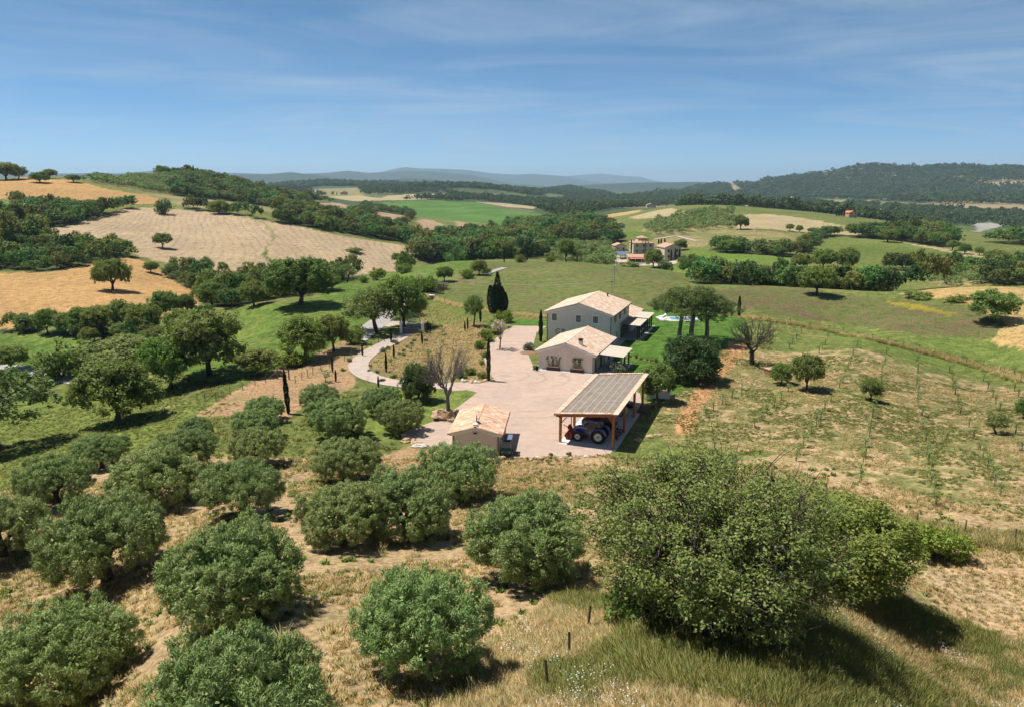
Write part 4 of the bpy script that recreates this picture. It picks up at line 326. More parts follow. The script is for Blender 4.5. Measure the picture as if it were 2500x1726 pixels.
('bush', -27.48, 217.11, 0.63, 2.69, 2.22, 'small bush behind the utility pole', None),
('oak', 72.24, 372.7, -13.29, 9.19, 9.25, 'oak in front of the villa courtyard', None),
('darkbush', 57.77, 273.97, -2.84, 4.92, 4.02, 'dark round bush right of the villa oak', None),
('oak', 65.97, 272.12, -3.87, 7.33, 7.38, 'grey-green tree on the right meadow edge behind the pines', None),
('oak', 70.39, 271.01, -4.36, 7.0, 6.75, 'tree behind the grey-green meadow-edge tree', None),
('oak', 20.61, 279.24, 0.13, 5.62, 8.48, 'tall dark tree left of the silvery olive grove', None),
('airy', 24.95, 278.89, 0.01, 4.68, 5.02, 'brownish tree right of the tall dark grove tree', None),
('bush', 62.23, 383.24, -13.65, 8.58, 2.59, 'clipped hedge below the villa awning', None),
('oak', 95.76, 417.27, -8.24, 6.97, 6.07, 'round tree right of the villa side house', None),
('palm', 75.56, 416.83, -10.51, 4.65, 9.34, 'palm tree in front of the villa tower', None),
('brightbush', 14.86, 279.61, 0.1, 4.69, 2.2, 'bright shrub beside the tall dark grove tree', None),
('bush', 3.13, 279.98, -0.21, 4.07, 3.15, 'dark bush near the valley cypresses', None),
('cypress', -2.99, 281.0, -0.28, 0.66, 5.06, 'leftmost slim cypress before the valley wood', 'slim cypresses around the villa'),
('cypress', 6.09, 294.59, -1.09, 0.69, 4.97, 'second slim cypress before the valley wood', 'slim cypresses around the villa'),
('cypress', 19.55, 432.99, -10.64, 1.01, 4.85, 'shorter of the paired cypresses in the valley wood', 'slim cypresses around the villa'),
('cypress', 21.73, 438.12, -10.63, 1.03, 6.62, 'taller of the paired cypresses in the valley wood', 'slim cypresses around the villa'),
('cypress', 32.76, 471.16, -10.05, 1.1, 4.73, 'slim cypress above the tall dark grove tree', 'slim cypresses around the villa'),
('cypress', 41.85, 479.59, -9.44, 1.12, 5.35, 'slim cypress at the upper edge of the silvery grove', 'slim cypresses around the villa'),
('cypress', 63.99, 447.33, -9.51, 1.05, 6.0, 'cypress left of the villa', 'slim cypresses around the villa'),
('cypress', 65.81, 446.19, -9.41, 1.04, 4.49, 'short cypress left of the villa', 'slim cypresses around the villa'),
('cypress', 68.93, 424.91, -10.35, 0.99, 7.61, 'left cypress touching the villa wall', 'slim cypresses around the villa'),
('cypress', 70.28, 424.46, -10.31, 0.99, 7.6, 'right cypress touching the villa wall', 'slim cypresses around the villa'),
('cypress', 83.78, 386.37, -10.99, 0.91, 6.08, 'left of three cypresses before the side house', 'slim cypresses around the villa'),
('cypress', 85.52, 384.52, -10.58, 0.9, 6.48, 'middle of three cypresses before the side house', 'slim cypresses around the villa'),
('cypress', 87.12, 382.14, -10.11, 0.9, 6.22, 'right of three cypresses before the side house', 'slim cypresses around the villa'),
('cypress', 89.48, 449.64, -7.23, 1.05, 2.76, 'small cypress behind the villa', 'slim cypresses around the villa'),
('cypress', 90.89, 449.17, -7.19, 1.05, 3.01, 'second small cypress behind the villa', 'slim cypresses around the villa'),
('cypress', 93.39, 450.46, -7.05, 1.05, 3.01, 'third small cypress behind the villa', 'slim cypresses around the villa'),
('oak', 98.59, 147.25, 1.82, 8.14, 6.54, 'lone oak at the edge of the right golden field', None),
('oak', 76.19, 181.06, 2.42, 8.18, 6.82, 'dark oak standing on the brown hump of meadow', None),
('oak', 43.34, 103.66, 0.09, 4.47, 5.25, 'largest tree in the young orchard', None),
('oak', 41.0, 107.54, -0.05, 3.0, 3.23, 'tree beside the brick box in the orchard', None),
('oak', 50.31, 98.41, 0.11, 2.64, 3.1, 'small round orchard tree right of the largest one', None),
('airy', 58.29, 83.5, 0.53, 2.66, 2.36, 'leaning small tree near the right edge', None),
('oak', 67.45, 91.95, -0.46, 1.95, 2.69, 'tree cut by the right edge', None),
('oak', 194.07, 516.96, -3.99, 5.44, 4.88, 'left of two round trees on the pale hay field edge', None),
('oak', 201.19, 518.19, -4.64, 4.31, 4.6, 'right of two round trees on the pale hay field edge', None),
('oak', 210.36, 516.5, -5.66, 7.16, 4.02, 'low dark trees where the hedgerow starts', None),
('oak', 158.12, 512.03, -2.55, 9.63, 9.65, 'pair of mushroom-shaped trees on the hill road', None),
('oak', 235.95, 462.6, -7.28, 10.8, 7.73, 'wide dark tree above the long green field', None),
('oak', 250.99, 419.15, -8.41, 6.3, 5.62, 'left of three trees on the right slope', None),
('oak', 247.81, 402.14, -8.86, 5.61, 5.4, 'middle of three trees on the right slope', None),
('oak', 251.86, 396.01, -8.93, 4.42, 4.43, 'right of three trees on the right slope', None),
('oak', 232.99, 352.29, -9.14, 11.83, 6.73, 'broad low tree at the right end of the long green field', None),
('oak', 112.79, 385.42, -6.39, 11.17, 6.47, 'bushy tree left in the hedge above the vineyard', None),
('oak', 120.53, 382.63, -6.55, 5.97, 3.86, 'small bush in the hedge above the vineyard', None),
('oak', 131.77, 379.22, -6.85, 7.61, 5.1, 'hedge tree above the right part of the vineyard', None),
('oak', 135.88, 371.15, -7.1, 6.84, 6.24, 'tallest hedge tree above the vineyard', None),
('oak', 141.44, 309.11, -7.29, 7.97, 9.77, 'tall dark tree beside the small vineyard', None),
('oak', 132.66, 311.44, -6.87, 10.12, 8.78, 'broad dark tree left of the tall dark one', None),
('oak', 119.65, 302.54, -7.01, 7.47, 7.86, 'dark tree at the end of the vineyard', None),
('oak', 183.83, 343.67, -9.72, 7.31, 5.8, 'dark trees by the right utility pole', None),
('evergreen', 27.84, 109.0, -0.0, 7.59, 6.81, 'big dense evergreen bush on the lawn below the pines', None),
('oak', 20.37, 98.19, -0.0, 4.59, 5.27, 'dark tree leaning over the white stone trough', None, (0, 0.1)),
('greybush', 17.41, 113.45, -0.0, 2.63, 1.77, 'grey leafless shrub in front of the terrace', None),
('pine', 32.15, 136.76, 0.0, 10.98, 9.78, 'left umbrella pine over the pool', 'umbrella pines on the lawn'),
('pine', 34.02, 136.03, -0.0, 13.26, 10.69, 'middle and tallest umbrella pine', 'umbrella pines on the lawn'),
('pine', 37.36, 137.49, -0.0, 11.82, 9.02, 'right umbrella pine with low branches', 'umbrella pines on the lawn'),
('bare1', 40.39, 119.55, -0.04, 8.15, 7.95, 'bare dark tree with ivy on its trunk by the dirt track', None),
('bare0', -8.4, 92.27, -0.0, 6.07, 9.39, 'bare grey tree growing from the stone mound by the shed', None),
('blossom', -2.26, 130.8, 0.0, 3.31, 5.55, 'small pale flowering tree standing in the gravel yard', None),
('widecypress', -3.36, 169.02, -0.0, 3.94, 8.97, 'broad many-pointed cypress left of the house', None),
('cypress', -3.61, 109.0, -0.0, 0.63, 6.63, 'tall slim cypress at the edge of the gravel yard', None),
('cypress', 5.52, 137.49, -0.0, 0.79, 6.13, 'slim cypress against the corner of the main house', None),
('cypress', 51.74, 164.21, 0.0, 0.75, 4.74, 'lone slim cypress beyond the lawn on the right', None, (0, 0.03)),
('cypress', -29.74, 92.97, -0.11, 0.65, 6.05, 'leaning slim cypress beside the near olives', None, (0, -0.05)),
('cypress', -6.92, 157.72, -0.0, 0.54, 3.29, 'slim cypress beside the slender tree', None),
('cypress', -9.71, 147.79, 0.0, 0.34, 1.98, 'left of two small cypresses on the slope', None),
('cypress', -9.22, 149.51, -0.0, 0.34, 2.52, 'right of two small cypresses on the slope', None),
('cypress', -17.11, 146.01, -0.06, 0.42, 2.47, 'left small cypress right of the gate pillar', None),
('cypress', -16.59, 145.86, -0.03, 0.33, 1.87, 'right small cypress right of the gate pillar', None),
('cypress', -23.26, 137.5, -0.24, 0.39, 2.74, 'small cypress on the verge nearest the gate', None),
('cypress', -26.48, 125.98, -0.09, 0.36, 2.09, 'small cypress on the outer verge of the driveway', None),
('cypress', -17.0, 135.31, -0.0, 0.39, 2.46, 'small cypress in front of the right gate pillar', None, (0, -0.03)),
('cypress', -20.55, 123.78, -0.0, 0.36, 2.49, 'small cypress on the inner verge below the gate', None),
('cypress', -20.3, 114.23, -0.0, 0.4, 3.21, 'tallest small cypress inside the driveway bend', None, (0, -0.04)),
('cypress', -20.01, 105.53, -0.0, 0.31, 1.78, 'small cypress at the bottom of the driveway bend', None),
('cypress', -13.08, 114.75, -0.0, 0.33, 2.06, 'small cypress on the dry slope behind the bare tree', None),
('cypress', -28.94, 114.13, 0.03, 0.33, 2.73, 'small cypress left of the driveway bend', None),
('cypress', -27.1, 108.54, -0.0, 0.32, 1.96, 'small cypress close to the young olive by the bend', None),
('cypress', 4.07, 115.28, -0.0, 0.4, 0.96, 'cypress stump of green at the left corner of the annex', None),
('youngtree', -18.22, 128.81, -0.0, 1.19, 1.52, 'young tree beside the inner verge of the driveway', 'young trees on the dry bank'),
('youngtree', -16.58, 115.54, -0.0, 1.28, 1.66, 'roundest young olive in the middle of the dry bank', 'young trees on the dry bank'),
('youngtree', -20.18, 118.82, -0.0, 1.21, 1.56, 'young tree left inside the driveway bend', 'young trees on the dry bank'),
('youngtree', -14.55, 123.78, -0.0, 1.37, 1.76, 'young tree in the upper middle of the dry bank', 'young trees on the dry bank'),
('youngtree', -13.97, 143.66, -0.0, 1.31, 1.68, 'young tree near the top of the dry bank', 'young trees on the dry bank'),
('youngtree', -12.94, 134.24, -0.0, 0.92, 1.18, 'smallest young tree on the right of the dry bank', 'young trees on the dry bank'),
('youngtree', -18.03, 143.25, -0.08, 1.05, 1.34, 'young shrubby tree by the right gate pillar', 'young trees on the dry bank'),
('brightbush', -5.88, 131.13, -0.0, 1.96, 1.61, 'lowest rounded bush of the hedge beside the gravel yard', 'hedge bushes between the dry bank and the yard'),
('brightbush', -4.75, 138.24, 0.0, 2.69, 2.21, 'second bush of the hedge beside the gravel yard', 'hedge bushes between the dry bank and the yard'),
('brightbush', -3.56, 144.88, -0.0, 2.82, 2.3, 'third bush of the hedge beside the gravel yard', 'hedge bushes between the dry bank and the yard'),
('brightbush', -2.42, 151.26, -0.0, 3.28, 2.68, 'fourth bush of the hedge beside the gravel yard', 'hedge bushes between the dry bank and the yard'),
('brightbush', -1.61, 156.77, -0.0, 3.22, 2.62, 'topmost bush of the hedge below the broad cypress', 'hedge bushes between the dry bank and the yard'),
('bush', -4.89, 124.69, 0.0, 1.29, 1.06, 'small shrub below the hedge', 'hedge bushes between the dry bank and the yard'),
('bush', -4.96, 119.38, 0.0, 1.1, 0.91, 'shrub at the foot of the earth bank', 'hedge bushes between the dry bank and the yard'),
('bush', -4.76, 110.94, 0.0, 1.42, 1.17, 'rusty-tipped shrub beside the tall slim cypress', 'hedge bushes between the dry bank and the yard'),
('bush', -6.53, 112.69, -0.0, 1.7, 1.41, 'dark shrub behind the bare grey tree', 'hedge bushes between the dry bank and the yard'),
('bush', -7.85, 110.94, 0.0, 1.93, 1.6, 'wide low shrub behind the bare grey tree', 'hedge bushes between the dry bank and the yard'),
('greybush', 2.99, 130.13, -0.0, 1.8, 1.38, 'shrub in the small flower bed by the main house', None),
('bush', 3.89, 116.08, 0.0, 1.07, 0.69, 'low plant at the corner of the annex', None),
('brightbush', 5.64, 122.28, 0.0, 0.71, 1.6, 'climbing plant on the left side of the main house', None),
('greybush', 0.55, 77.43, 0.0, 0.64, 0.49, 'spiky plant beside the shed front', None),
('greybush', 4.38, 77.43, 0.0, 0.46, 0.4, 'small spiky plant on the yard edge', None),
('bush', 6.38, 77.68, 0.0, 0.65, 0.45, 'low green plant on the yard edge near the carport', None),
('greybush', 12.43, 82.37, 0.0, 0.49, 1.14, 'grassy tuft at the foot of the carport post', None),
('brightbush', 31.18, 48.96, 3.25, 3.62, 2.32, 'yellow-flowered broom bush beside the near right fence', None),
('brightbush', 28.73, 49.21, 3.45, 2.72, 1.67, 'left broom bush beside the near right fence', None),
('bush', 97.89, 173.14, 2.84, 6.85, 1.58, 'long low green bush in the brown meadow', None),
('bush', 101.52, 166.1, 3.28, 5.64, 1.33, 'right end of the low green bushes near the golden field', None),
('bush', -78.37, 358.74, -3.67, 10.0, 2.01, 'oval green thicket in the stubble field', None),
('brightbush', -8.66, 237.55, 0.81, 3.47, 1.88, 'yellow broom by the meadow path', None),
('bush', -30.18, 135.6, 0.1, 4.36, 3.5, 'dark bush hiding the lane left of the leaning gate tree', None)]
PT={'yard': [(-8.75,77.43,0.0),
(-7.35,77.22,0.0),
(-5.96,77.01,0.0),
(-4.57,76.8,0.0),
(-3.12,76.8,0.0),
(-1.68,76.8,0.0),
(-0.23,76.8,0.0),
(1.07,76.88,0.0),
(2.37,76.97,0.0),
(3.67,77.05,0.0),
(5.05,77.17,0.0),
(6.44,77.3,0.0),
(7.83,77.43,0.0),
(9.47,77.68,0.0),
(11.12,77.93,0.0),
(17.71,94.41,-0.0),
(18.6,102.26,-0.0),
(17.35,104.75,-0.0),
(16.03,107.35,-0.0),
(14.66,110.08,-0.0),
(13.22,112.94,0.0),
(11.35,113.56,0.0),
(9.47,114.18,0.0),
(7.56,114.8,-0.0),
(5.64,115.44,-0.0),
(3.69,116.08,0.0),
(2.8,127.83,-0.0),
(3.79,131.81,-0.0),
(5.01,146.11,-0.0),
(7.4,152.6,0.0),
(5.08,152.75,0.0),
(2.76,152.9,-0.0),
(0.44,153.06,-0.0),
(-1.27,148.64,-0.0),
(-4.14,136.03,-0.0),
(-5.05,125.31,0.0),
(-4.0,115.28,0.0),
(-2.81,110.2,0.0),
(-4.55,108.76,-0.0),
(-6.49,108.52,-0.0),
(-8.43,108.29,0.0),
(-10.36,108.05,-0.0),
(-9.91,103.12,-0.0),
(-8.29,103.55,-0.0),
(-6.66,103.98,-0.0),
(-5.09,102.69,-0.0),
(-6.23,99.18,-0.0),
(-7.3,95.89,-0.0),
(-8.7,92.62,-0.0),
(-10.01,89.56,-0.0),
(-11.16,88.09,-0.0),
(-12.27,86.67,-0.0),
(-13.34,85.29,-0.0),
(-12.13,81.95,0.0),
(-10.83,81.25,0.0),
(-9.56,80.57,0.0),
(-9.1,78.97,0.0)],'drive': [(-8.0,105.76,-0.0),
(-8.54,105.81,-0.0),
(-9.08,105.87,-0.0),
(-9.63,105.93,-0.0),
(-10.17,105.98,-0.0),
(-10.71,106.04,-0.0),
(-11.26,106.09,-0.0),
(-11.81,106.15,-0.0),
(-12.35,106.21,-0.0),
(-12.88,106.28,-0.0),
(-13.4,106.36,-0.0),
(-13.92,106.44,-0.0),
(-14.45,106.51,-0.0),
(-14.98,106.59,-0.0),
(-15.5,106.66,-0.0),
(-16.05,106.89,-0.0),
(-16.6,107.12,-0.0),
(-17.16,107.35,-0.0),
(-17.71,107.59,-0.0),
(-18.27,107.82,-0.0),
(-18.83,108.05,-0.0),
(-19.49,108.62,-0.0),
(-20.16,109.19,-0.0),
(-20.83,109.77,-0.0),
(-21.51,110.35,-0.0),
(-22.2,110.94,-0.0),
(-22.93,111.93,-0.0),
(-23.66,112.92,0.01),
(-24.41,113.93,0.01),
(-25.16,116.0,-0.01),
(-25.92,118.02,-0.01),
(-26.11,120.6,-0.06),
(-26.3,123.27,-0.1),
(-26.07,125.11,-0.1),
(-25.84,127.03,-0.11),
(-25.59,128.92,-0.1),
(-25.22,130.47,-0.12),
(-24.85,132.08,-0.14),
(-24.49,133.8,-0.18),
(-24.1,135.49,-0.2),
(-23.69,137.09,-0.21),
(-23.27,138.78,-0.24),
(-22.84,140.48,-0.26),
(-22.4,142.23,-0.28),
(-22.02,143.82,-0.26),
(-21.67,145.71,-0.3),
(-21.31,147.65,-0.34),
(-20.89,149.21,-0.29),
(-20.89,152.49,-0.24)],'road': [(-20.89,152.49,-0.24),
(-22.31,154.91,-0.27),
(-23.76,157.33,-0.29),
(-24.64,157.19,-0.26),
(-25.52,157.07,-0.24),
(-26.39,156.93,-0.21),
(-27.23,155.28,-0.21),
(-28.02,153.49,-0.18)],'lane': [(-27.31,181.93,0.01),
(-27.74,177.9,-0.09),
(-28.11,173.82,-0.15),
(-28.44,169.7,-0.17),
(-28.67,165.31,-0.1),
(-28.94,161.42,-0.11),
(-29.12,157.26,-0.03),
(-29.38,153.78,-0.05),
(-29.55,148.9,0.03),
(-29.78,144.66,0.04),
(-29.97,141.09,0.08),
(-30.15,137.73,0.11)],'whiteroad': [(-101.4,136.06,-4.43),
(-99.47,135.53,-4.48),
(-97.39,134.77,-4.47),
(-95.41,134.14,-4.49),
(-93.5,133.6,-4.53),
(-90.94,132.41,-4.56),
(-88.46,131.31,-4.62),
(-86.22,130.52,-4.75),
(-83.88,129.57,-4.81),
(-81.43,128.41,-4.8),
(-79.09,127.36,-4.82),
(-76.69,126.17,-4.83),
(-74.08,124.59,-4.71),
(-71.59,123.14,-4.64)],'path': [(-8.53,233.73,0.75),
(-7.37,238.87,0.78),
(-6.17,244.57,0.77),
(-4.39,248.68,0.77),
(-2.56,253.6,0.69)],'hillroad': [(114.45,457.87,-6.39),
(114.07,460.66,-6.34),
(113.64,463.31,-6.27),
(113.19,465.97,-6.2),
(112.73,468.6,-6.13),
(112.27,471.29,-6.06),
(111.79,473.93,-5.97),
(111.27,476.46,-5.88),
(110.73,478.97,-5.79),
(110.2,481.52,-5.69),
(109.66,484.12,-5.6),
(109.11,486.73,-5.5),
(108.56,489.38,-5.4),
(107.15,488.09,-5.49),
(105.74,486.74,-5.56),
(104.33,485.38,-5.64),
(102.92,483.96,-5.72),
(101.5,482.5,-5.79),
(100.1,481.09,-5.86),
(98.7,479.65,-5.93),
(97.3,478.2,-5.99),
(95.9,476.69,-6.05),
(94.55,475.38,-6.13),
(93.21,474.12,-6.21),
(91.9,473.0,-6.29)],'gate': [(-22.28,145.91,-0.3),
(-18.34,145.13,-0.14)],'fence_left': [(-44.37,101.35,-1.03),
(-42.79,101.44,-0.87),
(-41.64,103.78,-0.7),
(-40.59,106.1,-0.61),
(-39.48,108.3,-0.52),
(-38.23,109.5,-0.47),
(-37.14,111.92,-0.47)],'fence_left2': [(-33.37,108.57,-0.21),
(-32.8,110.15,-0.19),
(-32.2,111.47,-0.14),
(-31.79,112.86,-0.11),
(-31.03,115.31,-0.08),
(-30.27,117.66,-0.06),
(-28.77,121.94,-0.06),
(-28.13,124.89,-0.05),
(-27.22,127.11,-0.06),
(-25.99,132.27,-0.1),
(-25.55,136.66,-0.14),
(-24.54,137.62,-0.19)],'field_gate': [(-37.14,111.92,-0.47),
(-35.08,111.11,-0.38)],'fence_back': [(-23.04,194.22,0.2),
(-20.07,189.25,0.1),
(-17.18,183.93,0.1),
(-15.04,181.05,0.08),
(-13.0,178.67,-0.0),
(-10.99,176.17,-0.05),
(-8.88,173.83,-0.05),
(-6.81,171.3,-0.01),
(-5.07,170.12,-0.0),
(-3.36,169.02,-0.0),
(-1.67,167.93,-0.0),
(0.0,166.85,-0.0),
(1.7,165.89,-0.0),
(3.38,164.94,-0.0),
(5.04,164.01,-0.0),
(6.68,163.08,-0.0),
(8.3,162.16,-0.0)],'fence_right': [(51.63,162.63,0.01),
(55.13,156.17,0.66),
(59.79,154.49,0.26),
(63.5,153.28,-0.31),
(67.58,153.03,-1.06),
(70.04,151.53,-1.41),
(68.32,141.46,0.07),
(67.58,134.19,1.04),
(70.08,133.22,0.54),
(72.83,132.79,-0.07),
(75.61,132.42,-0.68),
(78.1,131.58,-1.23),
(80.47,130.59,-1.73),
(82.65,129.05,-2.2),
(84.14,126.59,-2.41),
(84.43,122.54,-2.18),
(83.89,118.12,-1.77),
(83.44,114.06,-1.39)],'fence_near': [(27.95,60.62,2.47),
(29.78,56.72,2.72),
(32.5,54.02,2.91),
(35.1,52.04,3.11),
(38.05,50.6,3.31),
(40.35,48.64,3.76)],'fence_old': [(3.51,30.25,9.76),
(2.43,27.24,10.44),
(1.36,24.04,11.34)],'pole_a': [(-25.58,197.84,0.32),5.19],'pole_b': [(-20.38,158.99,-0.24),6.73],'pole_c': [(26.26,191.3,0.65),3.94],'pole_d': [(28.92,206.24,1.28),5.51],'pole_e': [(55.5,388.91,-13.43),6.57],'pole_f': [(157.09,475.28,-4.38),5.81],'pole_g': [(149.73,423.19,-6.44),5.67],'pole_h': [(173.31,324.05,-8.73),4.02],'pole_i': [(184.25,277.62,-6.14),3.3],'pole_j': [(107.47,396.12,-6.52),5.54],'cabinet': [(-20.86,188.11,0.06)],'brick_box': [(41.73,114.0,-0.15)],'trough': [(20.35,102.69,-0.0),
(22.01,98.59,-0.0)],'pool': [(32.64,160.16,0.0),
(44.48,157.72,0.0),
(46.37,164.74,0.0),
(36.76,165.79,0.0)],'mound': [(-8.41,91.24,-0.0)],'rocks': [(-8.7,76.92,0.0),
(-4.56,76.55,0.0),
(-0.23,76.55,0.0),
(3.66,76.8,0.0),
(7.8,77.05,0.0),
(10.83,77.43,0.0)],'wallstones': [(-7.7,108.76,0.0),
(-5.03,108.29,-0.0),
(-2.93,109.72,0.0)],'rocks2': [(-13.19,84.25,-0.0),
(-12.1,81.67,0.0),
(-10.48,80.3,0.0)],'rocks3': [(7.71,29.09,10.48),
(7.5,26.15,11.23),
(7.77,24.72,11.53),
(5.95,26.72,11.01)],'rocks4': [(16.22,83.09,0.0),
(17.92,84.25,0.0),
(14.39,82.37,0.0)],'villa': [(75.32,420.87,-10.2),
(86.46,388.9,-10.39),
(68.29,393.94,-12.67),
(62.39,406.19,-11.96),
(61.88,444.58,-9.76)],'farms': [(96.26,725.67,-12.17),
(83.29,572.42,-5.45),
(-349.45,778.07,35.36),
(-330.18,764.44,33.65),
(333.62,727.12,-4.73),
(301.43,1841.35,-28.09),
(245.17,1311.68,-15.63),
(117.39,1423.22,-21.04),
(1305.47,2533.28,-28.13),
(1175.62,2648.11,-27.93),
(-111.35,1561.75,-8.35),
(94.91,1327.38,-19.04),
(861.65,2292.46,-31.22),
(-368.72,1642.5,1.12),
(195.68,1874.6,-30.15),
(1295.2,2486.58,-28.4)],'hedge_row': [(20.69,124.69,-0.0),
(21.56,123.88,-0.0),
(22.42,123.07,-0.0),
(23.27,122.28,-0.0),
(23.98,121.51,-0.0),
(24.67,120.76,-0.0),
(25.36,120.01,0.0),
(26.04,119.27,0.0),
(26.71,118.54,0.0)],'flowerbed': [(2.94,127.83,-0.0),
(3.83,133.54,-0.0)],'treebed': [(-2.24,130.13,0.0)]}
SAP=[(59.24,146.93,-0.43,0),(55.99,140.78,-0.29,0),(53.66,136.56,-0.33,0),(51.66,132.98,-0.42,0),(62.56,141.47,-0.37,1),(58.54,133.56,0.28,1),(56.22,129.28,0.35,1),(54.45,126.13,0.25,1),(61.45,127.07,1.23,2),(58.64,122.17,0.91,2),(56.33,118.12,0.68,2),(54.46,114.89,0.37,2),(52.44,111.32,0.25,2),(50.42,107.67,0.23,2),(48.55,104.3,0.23,2),(65.7,124.87,0.47,3),(62.53,119.11,0.08,3),(59.88,114.27,-0.18,3),(57.39,109.71,-0.32,3),(54.78,104.9,-0.25,3),(52.3,100.32,-0.1,3),(49.56,95.44,0.14,4),(46.58,89.96,0.28,4),(44.11,85.43,0.48,4),(42.09,81.71,0.57,4),(40.32,78.46,0.63,4),(38.55,75.21,0.8,4),(36.88,72.11,1.02,4),(35.33,69.24,1.23,4),(33.82,66.43,1.51,4),(71.22,124.81,-0.84,5),(68.68,119.97,-1.14,5),(66.24,115.39,-1.21,5),(64.13,111.43,-1.29,5),(61.8,107.11,-1.15,5),(59.63,103.09,-1.0,5),(57.39,98.98,-0.72,5),(54.61,93.09,-0.44,6),(50.85,85.84,0.14,6),(48.03,80.39,0.56,6),(45.73,75.93,0.87,6),(43.59,71.81,1.22,6),(41.7,68.19,1.54,6),(40.02,64.95,1.81,6),(38.39,61.85,2.15,6),(36.82,58.91,2.52,6),(75.51,122.01,-2.04,7),(73.04,117.15,-2.18,7),(70.61,112.54,-2.1,7),(68.18,108.02,-1.89,7),(65.62,103.37,-1.52,7),(63.16,98.92,-1.11,7),(60.91,94.87,-0.73,7),(57.25,87.13,0.06,8),(54.05,80.98,0.7,8),(51.83,76.62,1.07,8),(49.74,72.61,1.48,8),(47.86,69.02,1.87,8),(46.09,65.7,2.28,8),(44.65,62.92,2.56,8),(43.47,60.57,2.73,8),(78.71,117.77,-2.49,9),(75.83,112.06,-2.29,9),(72.93,106.64,-1.87,9),(70.35,101.83,-1.47,9),(67.56,96.86,-0.89,9),(77.9,109.17,-1.69,10),(75.66,104.74,-1.43,10),(73.77,101.06,-1.19,10),(60.33,83.02,0.54,11),(56.2,76.0,1.13,11),(44.13,97.18,0.31,12),(41.85,93.45,0.17,12),(39.88,90.15,0.15,12),(37.87,86.65,0.33,12),(36.18,83.75,0.4,12),(34.57,80.97,0.51,12),(33.16,78.56,0.55,12),(31.71,76.0,0.72,12),(30.32,73.51,0.91,12),(34.03,103.98,-0.0,13),(31.3,100.0,-0.0,13),(29.09,96.77,-0.0,13),(27.11,93.88,-0.0,13),(25.3,91.24,0.0,13),(40.49,102.79,0.03,14),(37.95,98.94,-0.05,14),(35.85,95.72,-0.08,14),(33.97,92.83,-0.11,14),(32.17,89.95,-0.05,14),(30.51,87.29,0.0,14)]
VRG=[('greybush',-23.3,129.16,-0.12,1.19),('greybush',-21.83,135.84,-0.25,0.94),('greybush',-22.51,137.26,-0.3,1.1),('greybush',-27.75,121.48,-0.05,0.98),('bush',-22.7,131.55,-0.17,0.98),('bush',-23.59,145.5,-0.25,1.33),('greybush',-20.04,126.56,-0.0,0.58),('greybush',-19.68,129.13,-0.0,0.67),('greybush',-19.41,132.54,-0.01,0.69),('greybush',-18.98,135.04,-0.02,0.77),('greybush',-18.84,138.13,-0.06,0.79),('greybush',-21.65,114.03,-0.0,0.66),('greybush',-23.62,118.15,-0.04,0.61),('greybush',-20.15,108.69,-0.0,0.69),('greybush',-19.93,109.0,-0.0,0.63),('bush',-18.72,110.95,-0.0,0.97),('greybush',-17.0,109.78,0.0,0.76),('bush',-19.22,125.93,-0.0,0.87),('greybush',-16.59,137.86,-0.0,0.79),('greybush',-16.84,145.06,-0.04,1.0),('bush',-27.45,115.13,0.04,0.8),('greybush',-23.19,114.82,-0.01,0.6),('greybush',-18.61,142.62,-0.12,0.73),('greybush',-15.74,109.25,0.0,0.76),('greybush',-13.83,108.75,-0.0,0.76)]
# ---------------------------------------------------------------- terrain: one height function for the whole valley
def _hash(i, j, s):
    h = np.sin(i*127.1 + j*311.7 + s*74.7)*43758.5453
    return h - np.floor(h)
def vnoise(x, y, s=0):
    xi = np.floor(x); yi = np.floor(y); fx = x-xi; fy = y-yi
    fx = fx*fx*(3-2*fx); fy = fy*fy*(3-2*fy)
    a = _hash(xi, yi, s); b = _hash(xi+1, yi, s); c = _hash(xi, yi+1, s); d = _hash(xi+1, yi+1, s)
    return (a*(1-fx)+b*fx)*(1-fy) + (c*(1-fx)+d*fx)*fy
def fbm(x, y, s=0, n=4):
    t = 0; a = 1.0; m = 0
    for k in range(n):
        t = t + a*vnoise(x*2**k + 17.3*k, y*2**k - 9.1*k, s+k); m += a; a *= .5
    return t/m
def sstep(a, b, t):
    t = np.clip((t-a)/(b-a), 0, 1); return t*t*(3-2*t)
_C = np.array(CTRL, float)
def _feat(x, y):
    d = np.hypot(x, y); az = np.clip(np.arctan2(x, y), -.80, .80)
    return az*2.6, np.log(np.maximum(d, 9.)), d
_cx, _cy, _cd = _feat(_C[:, 0], _C[:, 1])
def _k(r2): return .5*r2*np.log(r2+1e-9)
def _solve():
    n = len(_C); K = _k((_cx[:, None]-_cx[None])**2+(_cy[:, None]-_cy[None])**2) + np.eye(n)*.004
    Pm = np.stack([np.ones(n), _cx, _cy], 1)
    A = np.zeros((n+3, n+3)); A[:n, :n] = K; A[:n, n:] = Pm; A[n:, :n] = Pm.T
    b = np.zeros(n+3); b[:n] = _C[:, 2]/(_cd+150.)
    return np.linalg.solve(A, b)
_W = _solve()
PLATEAU = [(-16,76.5),(-2,75.5),(14,73.5),(24,76),(30,92),(36,110),(44,135),(52,165),(44,185),(12,190),(-6,170),(-14,150),(-20,128),(-22,110),(-19,90)]
